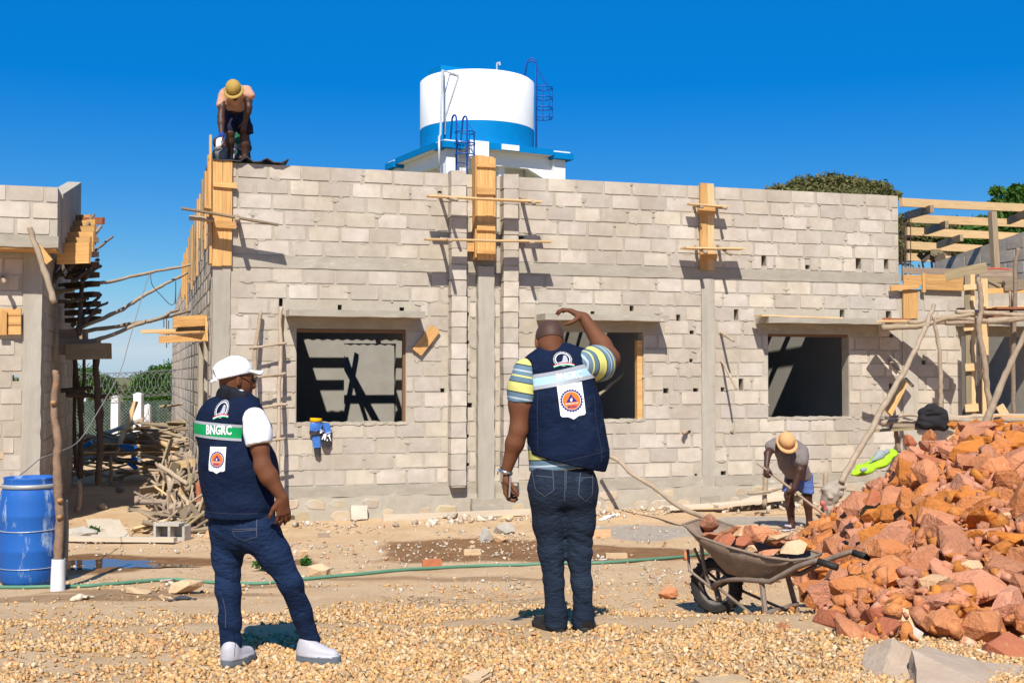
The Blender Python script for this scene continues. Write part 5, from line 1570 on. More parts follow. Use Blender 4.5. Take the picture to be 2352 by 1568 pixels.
# thin cord from a cross pole to the drum
cd = [P(*c1(1100, 835), 19.0), P(*c1(1040, 1020), 18.0), P(*c1(950, 1330), 16.5), P(*c2(880, 190), 15.5), P(*c2(700, 510), 13.6), P(*c2(580, 690), 12.4), P(*c2(445, 768), 11.4), P(*c2(350, 800), 11), P(*c2(290, 825), 10.9), P(*c2(200, 900), 10.8), P(*c2(120, 962), 10.7)]
v, f = tube_geo(smoothpath(cd, 6), .006, 5); mk('cord', pyd(v, f), solid('grey_cord', (.22, .20, .18), .9), I4, None, label='thin grey cord sagging from a cross pole down to the blue drum', cat='cord')
cd = [P(*c1(1105, 835), 19.1), P(*c1(1120, 920), 19.1), P(*c1(1180, 990), 19.3), P(*c1(1250, 1060), 19.5), P(*c1(1285, 1040), 19.8), P(*c1(1292, 900), 19.9)]
v, f = tube_geo(smoothpath(cd, 6), .006, 5); mk('cord', pyd(v, f), M_steel, I4, None, label='dark loop of cord hanging between two cross poles over the alley', cat='cord')

# ------------------------------------------------------------------ ladder leaning on the wall
Ml = wallpt(*c3(600, 1000), .3); lad = empty('pole_ladder', Vector((Ml.x, Ml.y, 0)), 'home-made pole ladder with round rungs leaning on the wall left of the window', 'ladder')
def ladp(x, y, top=705, bot=1140):
    t = (y - top) / (bot - top); return wallpt(x, y, .08 + .5 * max(0, min(1.1, t)))
stick('rail', [ladp(*p) for p in (c3(588, 118), c3(572, 230), c3(556, 340), c3(548, 520), c3(545, 700), c3(540, 1000), c3(520, 1300))], .034, .04, M_stickp, lad, .004)
stick('rail', [ladp(*p) for p in (c3(723, 92), c3(714, 200), c3(722, 330), c3(716, 480), c3(706, 650), c3(708, 820), c3(702, 1000), c3(700, 1200), c3(690, 1330))], .032, .038, M_stickp, lad, .004)
for (a, b_) in (((513, 358), (756, 324)), ((500, 556), (750, 523)), ((500, 755), (762, 722)), ((480, 985), (748, 945)), ((480, 1215), (745, 1185))):
    stick('rung', [ladp(*c3(*a)) - W * .03, ladp(*c3(*b_)) - W * .03], .023, .023, M_stickp, lad, .003)
# diagonal offcut nailed to the wall
plank('board_offcut', wallpt(*c16(1262, 608), .05), wallpt(*c16(1420, 400), .05), .025, .155, M_pine, up=U.cross(Vector((0, 0, 1))) * 0 + (wallpt(*c16(1445, 430), .05) - wallpt(*c16(1395, 380), .05)), label='short pine offcut fixed at a slant right of the first window', cat='board')

# ------------------------------------------------------------------ jacket and tub on the sill
M_jb = solid('blue_jersey_cloth', (.055, .17, .50), .9, .3, 200, .1); M_jd = solid('charcoal_cloth', (.045, .040, .042), .9, .3, 200); M_jl = solid('pale_blue_trim', (.35, .45, .75), .9, .1)
cj = lambda x, y: ((1160 + x / 9.224) * .6125, (1550 + y / 9.224) * .6125)
jk = empty('hung_jacket', wallpt(*cj(380, 350), .03), 'blue and charcoal sports jacket hung over the first window sill', 'jacket')
def drape(name, outl, mat, off, par, amp=.012, seed=0, rows_=10, cols_=8, **t):
    """cloth sheet between a left and a right edge line (picture points), with folds and a back side"""
    L_, R__ = outl; v = []; f = []
    def along(pl, t):
        x = t * (len(pl) - 1); i = min(int(x), len(pl) - 2); k = x - i
        return (pl[i][0] + (pl[i + 1][0] - pl[i][0]) * k, pl[i][1] + (pl[i + 1][1] - pl[i][1]) * k)
    for side in (0, 1):
        for i in range(rows_ + 1):
            a, c_ = along(L_, i / rows_), along(R__, i / rows_)
            for k in range(cols_ + 1):
                tt = k / cols_; e = math.sin(math.pi * tt)
                o = off + (.028 * e ** .5 + amp * float(vnoise(np.array([tt * 3.5 + seed, i * .35, seed]))) if side == 0 else -.012)
                v.append(wallpt(*cj(a[0] + (c_[0] - a[0]) * tt, a[1] + (c_[1] - a[1]) * tt), o))
    n = (rows_ + 1) * (cols_ + 1); q = cols_ + 1
    for s_ in (0, 1):
        for i in range(rows_):
            for k in range(cols_):
                a = s_ * n + i * q + k; r_ = (a, a + 1, a + 1 + q, a + q); f.append(r_[::-1] if s_ == 0 else r_)
    for i in range(rows_):
        a = i * q; f.append((a, a + q, n + a + q, n + a)); a = i * q + cols_; f.append((a + q, a, n + a, n + a + q))
    for k in range(cols_):
        a = rows_ * q + k; f.append((a, a + 1, n + a + 1, n + a)); a = k; f.append((a + 1, a, n + a, n + a + 1))
    c0 = WM[par.name].translation
    return mk(name, pyd([p - c0 for p in v], f), mat, Matrix.Translation(c0), par, smooth=True, **t)
drape('sleeve', ([(95, 760), (105, 1000), (150, 1190)], [(372, 760), (385, 1000), (385, 1170)]), M_jb, .035, jk, seed=3)
drape('cuff', ([(150, 1180), (185, 1460)], [(385, 1170), (405, 1500)]), M_jd, .04, jk, seed=5, rows_=5)
drape('body_panel', ([(30, 330), (20, 480), (5, 610)], [(480, 300), (420, 450), (375, 610)]), M_jb, .045, jk, seed=7)
drape('waistband', ([(5, 590), (-5, 720)], [(378, 600), (375, 730)]), M_jd, .052, jk, seed=9, rows_=4)
drape('front_panel', ([(380, 540), (370, 700), (395, 1020), (470, 1210)], [(770, 560), (775, 800), (770, 1080), (700, 1215)]), M_jd, .05, jk, seed=11)
drape('shoulder_panel', ([(420, 310), (480, 460), (530, 680)], [(690, 330), (735, 450), (745, 610)]), M_jb, .066, jk, seed=13, rows_=7)
for pl in (((375, 520), (520, 600), (365, 560), (510, 640)), ((535, 680), (740, 600), (550, 730), (745, 650))):
    drape('trim', ([pl[0], pl[2]], [pl[1], pl[3]]), M_jl, .085, jk, .003, 15, 3)
dd = MBd()
def jlet(pl, off=.099):
    n = len(pl); v = [wallpt(*cj(*p), off) for p in pl] + [wallpt(*cj(*p), off - .02) for p in pl]
    dd.add(v, [tuple(range(n - 1, -1, -1)), tuple(range(n, 2 * n))] + [(i, (i + 1) % n, (i + 1) % n + n, i + n) for i in range(n)])
for pl in ([(358, 640), (400, 585), (495, 610), (440, 660), (375, 690)], [(420, 890), (500, 705), (545, 690), (600, 740), (545, 920), (505, 910), (520, 850), (480, 840), (465, 900)], [(600, 945), (605, 870), (640, 900), (635, 950)], [(620, 790), (640, 720), (715, 685), (735, 755), (705, 765), (755, 930), (745, 965), (665, 790)]):
    jlet(pl)
dd.obj('lettering', M_wprint, I4, jk)
tb = wallpt(*cj(225, 300), -.02)
tub = empty('small_tub', tb, 'small clear tub with a yellow lid standing on the first window sill', 'tub')
v, f = lathe([(0, -.06), (.062, -.06), (.07, .02), (0, .02)], 20); mk('tub_body', pyd(v, f), M_wprint, Matrix.Translation(tb), tub, smooth=True)
v, f = lathe([(0, .055), (.078, .055), (.082, .048), (.082, .012), (.074, .008)], 20); mk('tub_lid', pyd(v, f), solid('yellow_plastic', (.85, .42, .0), .4), Matrix.Translation(tb) @ Matrix.Rotation(.05, 4, 'Y'), tub, smooth=True)
# ------------------------------------------------------------------ formwork on the columns
WU = Vector((0, 0, 1)); ra0 = random.Random(12)
def vboard(name, x0, x1, y0, y1, off, th, mat, parent=None, **t):
    """upright board on the wall face between picture columns x0..x1 and heights y0..y1"""
    a = wallpt((x0 + x1) / 2, y1, off); b = wallpt((x0 + x1) / 2, y0, off); b.x, b.y = a.x, a.y
    w = (wallpt(x1, (y0 + y1) / 2, off) - wallpt(x0, (y0 + y1) / 2, off)).length
    return plank(name, a, b, w, th, mat, up=-W, parent=parent, **t)
def hboard(name, p, q, off, wz, th, mat, parent=None, **t):
    return plank(name, wallpt(*p, off), wallpt(*q, off), th, wz, mat, up=WU, parent=parent, **t)
def board_shelf(name, p, q, off0, off1, mat, th=.022, parent=None, **t):
    """flat board lying on putlogs"""
    a, b = wallpt(*p, (off0 + off1) / 2), wallpt(*q, (off0 + off1) / 2)
    return plank(name, a, b, off1 - off0, th, mat, up=WU, parent=parent, **t)
def putlog(p, q, off, r, lab, mat=None):
    return stick('putlog', [wallpt(*p, -.10), wallpt(*p, .02), wallpt(*q, off)], r, r * .92, mat or M_stickp, label=lab, cat='pole', group='short poles stuck in the wall holes')
# corner column
fo = empty('column_formwork', wallpt(509, 612, .02), 'two pine planks boxed on the corner column below the roof worker', 'formwork')
vboard('plank', 487, 509, 368, 611, .035, .03, M_pine, fo)
vboard('plank', 509.6, 532, 369, 610, .036, .03, M_pine, fo)
hboard('cleat', c5(415, 1148), c5(645, 1168), .07, .075, .035, M_pine, fo)
hboard('cleat', c5(412, 1540), c5(640, 1556), .07, .09, .035, M_pine, fo)
a = L2W(-.03, -.06, 3.4); b = L2W(-.03, -.06, 4.78)
plank('side_plank', a + W * .1, b + W * .1, .03, .23, M_pine, up=W, parent=fo)
plank('upright_batten', wallpt(*c5(385, 1620), .08), wallpt(*c5(388, 672), .08), .03, .05, M_pine, up=-W, label='thin upright batten rising beside the corner column formwork', cat='board')
board_shelf('scaffold_board', (416, 478), c5(1055, 1552), .30, .42, M_weath, label='long weathered board slanting across the corner column', cat='board')
plank('scaffold_board', wallpt(*c1(1500, 352), .25), wallpt(*c1(1552, 362), .25) , .25, .03, M_pine, label='short pine board end beside the corner column under the slanting board', cat='board')
stick('cross_pole', [wallpt(*c5(185, 1478), .2), wallpt(*c5(330, 1492), .2), wallpt(*c5(420, 1500), .18)], .045, .04, M_stickp, label='grey pole end poking out left of the corner column', cat='pole')
putlog(c5(648, 1470), c5(655, 1500), .50, .045, 'thick putlog end under the slanting board right of the corner column')
# middle column
fo = empty('column_formwork', wallpt(1114, 598, .2), 'tall pine box formwork on the middle column, rising above the wall top', 'formwork')
pw = [S(x, .19) for x in (1096.5, 1114, 1134)]
x_a, x_b = pw[0], pw[2]
zb_, zt_ = SZ(1114, 597, .2)[1], SZ(1114, 357, .2)[1]
def lp(nm, x0, x1, y0, y1, z0, z1, mat=M_pine, par=None, **t):
    return mk(nm, plank_mesh(z1 - z0, x1 - x0, y1 - y0), mat, MB @ Matrix.Translation(((x0 + x1) / 2, (y0 + y1) / 2, z0)) @ Matrix(((0, 1, 0, 0), (0, 0, 1, 0), (1, 0, 0, 0), (0, 0, 0, 1))), par, **t)
lp('plank', x_a, pw[1] - .002, -.185, -.155, zb_, zt_, M_pine, fo); lp('plank', pw[1] + .002, x_b, -.186, -.156, zb_, zt_ - .01, M_pine, fo)
lp('side_plank', x_a - .03, x_a - .002, -.18, .02, zb_ + .02, zt_ + .0, M_pine, fo); lp('side_plank', x_b + .002, x_b + .03, -.18, .02, zb_ + .02, zt_ - .03, M_pine, fo)
for (yy, hgt) in ((185, .05), (435, .10), (790, .09), (1030, .06)):
    zc = SZ(*c7(680, yy), .2)[1]
    mk('cleat', plank_mesh(x_b - x_a + .03, .03, hgt), M_pine, MB @ Matrix.Translation((x_a - .015, -.203, zc)), fo)
zc = SZ(*c7(540, 985), .1)[1]
mk('side_cleat', plank_mesh(.27, .03, .12), M_pine, MB @ Matrix.Translation((x_a - .30, -.10, zc)), fo)
MBd().box(x_a + .12, x_a + .17, -.19, -.16, zb_, zt_ - .3).obj('mortar_streak', M_mortar, MB, fo) if False else None
for (pl, qr, l1) in (((112, 486), (1222, 540), 'upper'), ((88, 906), (1325, 934), 'lower')):
    board_shelf('scaffold_board', c7(*pl), c7(*qr), .36, .50, M_pine2, label='thin %s board lying on putlogs across the middle column' % l1, cat='board')
putlog(c7(238, 475), c7(398, 522), .72, .034, 'upper putlog left of the middle column')
putlog(c7(243, 905), c7(345, 922), .74, .034, 'lower putlog left of the middle column')
putlog(c7(1040, 515), c7(1160, 555), .62, .036, 'upper putlog right of the middle column')
putlog(c7(1030, 920), c7(1155, 942), .62, .036, 'lower putlog right of the middle column')
# third column
fo = empty('column_formwork', wallpt(1626, 622, .02), 'two pine planks boxed on the third column right of the tank', 'formwork')
vboard('plank', c15(146, 0)[0], c15(208, 0)[0], 421, c15(0, 700)[1], .035, .03, M_pine, fo)
vboard('plank', c15(209, 0)[0], c15(262, 0)[0], 422, c15(0, 702)[1], .030, .026, M_pine2, fo)
hboard('cleat', c15(128, 198), c15(272, 204), .065, .10, .03, M_pine, fo); hboard('cleat', c15(148, 578), c15(288, 584), .065, .08, .03, M_pine, fo)
board_shelf('scaffold_board', c15(48, 148), c15(378, 170), .14, .26, M_pine2, label='short pine board on putlogs near the top of the third column', cat='board')
board_shelf('scaffold_board', c15(5, 516), c15(500, 524), .14, .36, M_pine2, label='pine board on putlogs at the foot of the third column formwork', cat='board')
putlog(c15(102, 165), c15(170, 172), .30, .03, 'upper left putlog at the third column'); putlog(c15(285, 175), c15(362, 180), .34, .03, 'upper right putlog at the third column')
putlog(c15(112, 500), c15(200, 555), .42, .036, 'lower left putlog at the third column'); putlog(c15(300, 500), c15(405, 570), .46, .036, 'lower right putlog at the third column')
# loose sticks left in the wall further down
putlog(c15(325, 1228), c15(425, 1292), .40, .026, 'upper thin stick poking down from the wall between second and third window')
putlog(c15(332, 1465), c17(1258, 805), .42, .022, 'long thin stick hanging from the wall between second and third window')
putlog(c17(835, 1160), c17(815, 1172), .12, .04, 'cut pole stub in the wall under the second window')
stick('putlog', [wallpt(*c17(1222, 1155), -.05), wallpt(*c17(1222, 1155), .03)], .028, .028, M_stickp, label='cut pole stub flush in the wall left of the shoveller', cat='pole')
board_shelf('scaffold_board', c15(630, 1084), c15(1310, 1106), .15, .40, M_pine2, label='pine board lying on the ledge over the third window', cat='board')

# ------------------------------------------------------------------ boards on the alley wall of the long building
for k in range(13):
    t = .15 + k * .75 + rnd.uniform(-.2, .2); n_ = SW.to_3x3() @ Vector((0, 1, 0)); d_ = SW.to_3x3() @ Vector((1, 0, 0))
    base = A0 + d_ * t - n_ * -.03
    z1 = sidez(t) + rnd.uniform(.02, .16); z0 = z1 - rnd.uniform(.5, 1.3)
    plank('edge_plank', base + n_ * .03 + Vector((0, 0, z0)) , base + n_ * .03 + Vector((0, 0, z1)), .028, rnd.uniform(.12, .2), rnd.choice((M_pine, M_weath, M_pine)), up=d_, label='upright board nailed along the top of the alley wall', cat='board', group='boards along the top of the alley wall')
# box of boards over the side window
f0 = lambda p, Y: P(*c1(*p), Y)
bx = empty('window_formwork', P(*c1(1400, 1320), 16.6), 'bright pine box of boards over the side window in the alley', 'formwork')
plank('board', f0((1280, 1190), 17.0), f0((1505, 1178), 16.5), .03, .155, M_pine, parent=bx)
plank('board', f0((1195, 1275), 16.8), f0((1503, 1262), 16.3), .16, .03, M_pine, parent=bx)
plank('board', f0((1285, 1235), 17.2), f0((1505, 1225), 16.7), .03, .13, M_weath, parent=bx)
plank('board', f0((1172, 1318), 16.7), f0((1520, 1300), 16.3), .03, .10, M_pine, parent=bx)
plank('batten', f0((1512, 1150), 16.3), f0((1520, 1335), 16.2), .03, .06, M_pine, up=W, parent=bx)
plank('scaffold_board', f0((1045, 1260), 16.9), f0((1300, 1256), 16.9), .12, .05, M_pine2, label='pale board sticking out left from the side window formwork', cat='board')
stick('cross_pole', [P(*c2(1172, 440), 19.5), P(*c2(1250, 432), 19.5), P(*c2(1338, 418), 18.6)], .03, .026, M_stickp, label='short peeled pole poking from the alley wall below the window box', cat='pole')
# poles crossing the alley
for i, (pts, Y0_, Y1_, lab) in enumerate(((((415, 975), (580, 935), (720, 905), (810, 895), (1000, 850), (1200, 810), (1425, 765)), 17.2, 20.4, 'highest pale pole bridging the alley between the two buildings'),
        (((500, 1270), (700, 1185), (900, 1095), (1000, 1030), (1150, 945), (1280, 880), (1378, 828)), 17.2, 20.8, 'second pale pole rising across the alley with the cord tied to it'),
        (((440, 1285), (650, 1255), (870, 1222), (1050, 1190), (1200, 1160), (1300, 1135), (1392, 1112)), 17.0, 19.8, 'dark knotty pole crossing the alley above the window box'),
        (((640, 1335), (780, 1300), (1000, 1212), (1130, 1180), (1200, 1150), (1250, 1120), (1315, 1100)), 17.0, 19.6, 'lowest bent pole crossing the alley'))):
    n = len(pts)
    stick('cross_pole', [P(*c1(*p), Y0_ + (Y1_ - Y0_) * k / (n - 1)) for k, p in enumerate(pts)], .042, .028, M_stickp if i != 2 else M_stick, label=lab, cat='pole', jit=.008)
for k, (x, y0, y1) in enumerate(((1292, 890, 1060), (1205, 1170, 1230), (1225, 1160, 1380), (1240, 1180, 1350))):
    MBd().tube([f0((x, y1), 19.5), f0((x, y0), 19.5)], .008, 5).obj('reinforcing_bar', M_steel, I4, None, label='thin steel bar standing up from the alley wall', cat='steel bar', group='steel bars on the alley wall')

# ------------------------------------------------------------------ scaffold and shuttering on the left building's alley side
LS = ['%s board end sticking out of the shuttering on the left building' % s for s in ('topmost', 'second', 'third', 'fourth', 'fifth', 'sixth', 'seventh', 'eighth', 'ninth', 'tenth')]
for k, (y, x1, d_) in enumerate(((585, 698, 16.4), (690, 700, 16.6), (770, 704, 16.8), (842, 706, 17.0), (908, 708, 17.2), (985, 712, 17.4), (1055, 716, 17.6), (1110, 718, 17.8), (1165, 724, 18.0))):
    plank('shutter_board', P(*c1(500, y + 16), d_ + .25), P(*c1(x1, y), d_), .14, .075, M_stickd if k > 1 else M_weath, label=LS[k], cat='board', group='board ends along the left building shuttering')
sh = empty('parapet_shuttering', P(*c1(560, 680), 15.6), 'stepped orange shuttering boards under the sloping parapet of the left building', 'formwork')
for k, (xa, ya, xb, yb, Ya) in enumerate(((425, 690, 660, 682, 15.2), (450, 650, 668, 640, 15.6), (470, 605, 690, 600, 16.0), (490, 565, 700, 552, 16.5), (520, 520, 705, 505, 17.0), (560, 470, 665, 468, 17.6))):
    plank('board', P(*c1(xa, ya), Ya + .15), P(*c1(xb, yb), Ya), .035, .27, M_pine, parent=sh)
plank('cross_board', P(*c1(590, 447), 17.4), P(*c1(762, 447), 17.2), .05, .10, M_redwood, label='reddish board end at the top of the left shuttering', cat='board')
for k, (pts, r) in enumerate((([(560, 610), (620, 545), (655, 500)], .045), ([(585, 615), (640, 560), (690, 480)], .035), ([(630, 510), (660, 450), (690, 402)], .03), ([(700, 535), (742, 488)], .035), ([(680, 680), (740, 632), (780, 600), (830, 564)], .026), ([(640, 860), (690, 770), (718, 735)], .04), ([(600, 900), (690, 810), (738, 780)], .035), ([(560, 1250), (640, 1100), (740, 990)], .03), ([(600, 1230), (700, 1100), (790, 1048)], .026), ([(620, 1180), (700, 1125), (742, 1105)], .03), ([(350, 880), (440, 750), (540, 690)], .05), ([(380, 900), (480, 780), (560, 700)], .05), ([(580, 1280), (605, 900), (620, 720)], .045))):
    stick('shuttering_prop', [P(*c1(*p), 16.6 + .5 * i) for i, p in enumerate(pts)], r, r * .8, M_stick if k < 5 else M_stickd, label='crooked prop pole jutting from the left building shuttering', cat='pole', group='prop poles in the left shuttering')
stick('leaning_pole', [P(*c1(*p), 14.45) for p in ((215, 495), (240, 570), (300, 740), (350, 880), (400, 1052))], .045, .05, M_stickp, label='grey pole slanting down across the corner of the left building', cat='pole')
plank('board_offcut', P(*c1(275, 640), 14.5), P(*c1(365, 750), 14.5), .03, .09, M_pine, label='short pine offcut nailed under the left parapet beside the slanting pole', cat='board')
for k, (ya, yb) in enumerate(((660, 722), (724, 790))):
    plank('soffit_board', P(*c1(-60, (ya + yb) / 2), 15.0), P(*c1(155, (ya + yb) / 2), 15.05), .03, (yb - ya) * .31243 / F * 15, M_pine, label='%s of two pine boards under the left parapet' % ('upper', 'lower')[k], cat='board')
lf = empty('panel_formwork', P(*c1(60, 1285), 14.9), 'small bright pine shutter panel on the left building wall', 'formwork')
for (ya, yb) in ((1090, 1142), (1146, 1212), (1218, 1282)):
    plank('plank', P(*c1(-70, (ya + yb) / 2), 14.92), P(*c1(156, (ya + yb) / 2), 14.96), .03, (yb - ya) * .31243 / F * 15, M_pine, parent=lf)
plank('batten', P(*c1(18, 1285), 14.88), P(*c1(18, 1105), 14.88), .10, .03, M_pine, up=-W, parent=lf)
stick('putlog', [P(*c1(20, 850), 15.05), P(*c1(30, 900), 14.65)], .035, .032, M_stickp, label='pole stub poking from the left building above the shutter panel', cat='pole')
for k, (pts, d_) in enumerate((([(150, 1130)], 0),) * 0): pass
for k in range(26):
    ya = ra0.uniform(600, 1230); x0 = ra0.uniform(430, 580); L_ = ra0.uniform(60, 180); sl = ra0.uniform(-.9, .25)
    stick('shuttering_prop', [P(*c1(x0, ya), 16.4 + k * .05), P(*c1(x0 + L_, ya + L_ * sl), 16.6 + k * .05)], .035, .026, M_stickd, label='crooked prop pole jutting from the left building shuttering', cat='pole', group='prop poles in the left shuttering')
# uprights and rails, the alley shade put into their dark colour
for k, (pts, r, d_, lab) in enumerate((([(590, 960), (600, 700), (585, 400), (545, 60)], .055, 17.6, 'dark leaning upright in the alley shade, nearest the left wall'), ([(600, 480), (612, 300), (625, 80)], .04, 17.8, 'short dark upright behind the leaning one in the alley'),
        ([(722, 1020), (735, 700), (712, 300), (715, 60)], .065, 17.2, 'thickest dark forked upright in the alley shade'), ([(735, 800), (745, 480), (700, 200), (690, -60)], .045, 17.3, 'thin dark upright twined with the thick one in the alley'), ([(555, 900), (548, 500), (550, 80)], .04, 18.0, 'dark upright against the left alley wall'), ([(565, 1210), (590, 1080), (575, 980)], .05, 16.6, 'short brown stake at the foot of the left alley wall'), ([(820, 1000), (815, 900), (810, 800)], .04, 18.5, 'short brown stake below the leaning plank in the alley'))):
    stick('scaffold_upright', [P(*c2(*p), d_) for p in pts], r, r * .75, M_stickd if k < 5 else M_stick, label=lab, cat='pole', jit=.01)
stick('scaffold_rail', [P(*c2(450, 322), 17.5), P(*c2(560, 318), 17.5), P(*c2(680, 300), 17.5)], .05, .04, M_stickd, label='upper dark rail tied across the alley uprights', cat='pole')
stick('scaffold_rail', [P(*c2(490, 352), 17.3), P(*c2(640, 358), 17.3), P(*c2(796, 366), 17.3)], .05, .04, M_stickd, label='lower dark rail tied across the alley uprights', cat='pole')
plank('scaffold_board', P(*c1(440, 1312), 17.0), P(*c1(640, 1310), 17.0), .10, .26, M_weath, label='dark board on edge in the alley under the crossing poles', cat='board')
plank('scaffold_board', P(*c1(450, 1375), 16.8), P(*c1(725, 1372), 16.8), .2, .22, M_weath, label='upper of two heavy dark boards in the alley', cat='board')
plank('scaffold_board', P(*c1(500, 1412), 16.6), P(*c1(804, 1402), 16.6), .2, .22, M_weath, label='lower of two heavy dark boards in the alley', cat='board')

# ------------------------------------------------------------------ right wing: purlins, shuttering, scaffold
for k, (pa, pb, Ya, Yb, hh) in enumerate((((430, 497), (2300, 585), 18.65, 21.5, .135), ((545, 690), (2300, 765), 20.0, 22.6, .14), ((500, 835), (1815, 905), 21.3, 23.0, .145), ((505, 1003), (1380, 1045), 22.6, 23.8, .15), ((505, 1140), (1010, 1160), 23.8, 24.6, .15))):
    plank('purlin', P(*c10(*pa), Ya), P(*c10(*pb), Yb), .06, hh, M_pine2, label='%s pale pine purlin right of the wall end' % ('foremost', 'second', 'third', 'fourth', 'rearmost')[k], cat='beam', group='pine purlins over the right wing')
for k, (pa, pb, Ya, Yb) in enumerate((((800, 575), (495, 660), 18.8, 20.1), ((975, 755), (725, 840), 20.1, 21.4), ((1150, 915), (870, 1005), 21.5, 22.7), ((1990, 590), (1700, 720), 19.9, 21.0), ((800, 1085), (1010, 1090), 22.9, 23.4))):
    plank('rafter_strut', P(*c10(*pa), Ya), P(*c10(*pb), Yb), .06, .12, M_weath, label='short brown strut between two purlins', cat='beam', group='struts between the purlins')
plank('wing_post', P(*c10(1548, 1290), 18.9), P(*c10(1508, 610), 19.0), .10, .10, M_weath, up=-W, label='square timber post under the foremost purlin', cat='post')
for k, (x0, x1) in enumerate(((640, 740), (715, 860), (855, 910), (905, 950))):
    plank('rafter_block', P(*c10(x0, 1100), 23), P(*c10(x1 - 10, 1190), 23), .04, .1, M_stickd, label='dark board end leaning under the rearmost purlin', cat='board', group='dark board ends under the rear purlin')
rb_ = empty('column_rebar', wallpt(*c10(490, 1330), .0), 'upright steel bars with hoops at the right end of the long wall', 'steel bars')
for x in (447, 480, 495, 548):
    MBd().tube([wallpt(*c10(x, 1420), -.02 - .1 * (x % 3)), wallpt(*c10(x, 690 if x == 447 else 735), -.02 - .1 * (x % 3))], .008, 5).obj('bar', M_steel, I4, rb_)
for y in (750, 910, 1060, 1220):
    MBd().tube([wallpt(*c10(447, y), -.02), wallpt(*c10(495, y + 2), -.02), wallpt(*c10(548, y - 4), -.18)], .006, 5).obj('hoop', M_steel, I4, rb_)
fo = empty('beam_formwork', wallpt(2140, 668, .05), 'bright orange pine shuttering along the beam right of the wall end', 'formwork')
hboard('plank', c10(460, 1390), c10(682, 1396), .05, .085 * 1.3, .03, M_pine, fo); hboard('plank', c10(724, 1385), c10(1165, 1402), .05, .12, .03, M_pine, fo)
hboard('plank', c10(462, 1430), c10(684, 1440), .052, .10, .03, M_pine, fo); hboard('plank', c10(724, 1475), c10(1160, 1492), .05, .13, .03, M_pine, fo)
hboard('plank', c10(450, 1298), c10(1200, 1320), .0, .10, .03, M_weath, fo)
vboard('batten', c10(682, 0)[0], c10(722, 0)[0], c10(0, 1330)[1], c10(0, 1555)[1], .075, .03, M_pine, fo)
hboard('wedge_board', c10(310, 1505), c10(640, 1480), .085, .085, .03, M_pine, fo)
fo = empty('column_formwork', wallpt(2090, 733, .02), 'bright pine boards on the column below the orange beam shuttering', 'formwork')
vboard('plank', c11(595, 0)[0], c11(660, 0)[0], c11(0, 88)[1], c11(0, 350)[1], .035, .03, M_pine, fo); vboard('plank', c11(661, 0)[0], c11(726, 0)[0], c11(0, 86)[1], c11(0, 348)[1], .034, .03, M_pine, fo)
plank('scaffold_board', P(*c10(955, 1362), 17.6), P(*c10(1448, 1262), 17.3), .04, .15, M_weath, label='wide dark board slanting up over the orange shuttering', cat='board')
# tall boxed column in front
fo = empty('column_formwork', P(2232, 953, 17.3), 'tall slim pine column shutter standing on the right scaffold', 'formwork')
def pv(x0, x1, y0, y1, Y, mat, par, nm='plank', th=.03):
    a = P((x0 + x1) / 2, y1, Y); b = P((x0 + x1) / 2, y0, Y); b.x = a.x; return plank(nm, a, b, (x1 - x0) / F * Y, th, mat, up=(0, -1, 0), parent=par)
pv(c11(1165, 0)[0], c11(1215, 0)[0], 632, 953, 17.3, M_weath, fo); pv(c11(1215, 0)[0], c11(1256, 0)[0], 630, 953, 17.32, M_pine2, fo)
pv(c11(1312, 0)[0], c11(1372, 0)[0], 640, 950, 17.8, M_pine2, fo)
for (y, xa, xb) in ((68, 1140, 1255), (435, 1142, 1250), (790, 1155, 1280), (1158, 1155, 1275)):
    plank('cleat', P(*c11(xa, y), 17.24), P(*c11(xb, y - 8), 17.24), .03, .11 if y > 700 else .08, M_pine2, parent=fo)
for x in (1272, 1284, 1300):
    MBd().tube([P(*c11(x, 1230), 17.6), P(*c11(x, 560), 17.6)], .007, 5).obj('bar', M_steel, I4, fo)
stick('scaffold_upright', [P(*c11(*p), 17.0) for p in ((1385, 1250), (1360, 1000), (1330, 750), (1300, 560), (1280, 400), (1300, 280), (1290, 120), (1278, -20))], .058, .04, M_stick, label='tall crooked pole beside the slim column shutter', cat='pole', jit=.01)
stick('scaffold_upright', [P(*c11(*p), 17.5) for p in ((1600, 1230), (1590, 900), (1600, 400), (1605, 120), (1612, -140), (1640, -290))], .045, .035, M_weath, label='grey upright at the far right of the scaffold', cat='pole')
stick('scaffold_upright', [P(*c11(*p), 17.6) for p in ((1575, 800), (1580, 450), (1568, 100))], .035, .03, M_weath, label='thin grey upright beside the far right one', cat='pole')
stick('leaning_pole', [P(*c11(*p), 15.6) for p in ((1335, 1315), (1400, 1150), (1500, 910), (1600, 680), (1700, 490), (1760, 360))], .062, .045, M_stickp, label='pale pole leaning up to the right out of the rock pile', cat='pole')
pts = [c12(1205, 470), c12(1260, 370), c11(300, 1360), c11(480, 1030), c11(600, 840), c11(720, 600), c11(790, 450), c11(825, 360), c11(872, 225)]
stick('leaning_pole', [P(*p, 15.2 + 1.7 * k / 8) for k, p in enumerate(pts)], .055, .036, M_stickp, label='long pale pole leaning from the rock pile up to the scaffold', cat='pole', jit=.01)
stick('scaffold_upright', [P(*c11(*p), 17.0) for p in ((938, 1190), (938, 1000), (932, 850), (925, 680), (900, 520), (885, 400), (870, 330))], .042, .03, M_stickp, label='wavy pale upright left of the slim column shutter', cat='pole', jit=.01)
plank('board_offcut', P(*c11(455, 1195), 15.9), P(*c11(600, 905), 16.3), .03, .15, M_pine, up=(-.5, 0, .8), label='orange pine offcut fixed along the long leaning pole', cat='board')
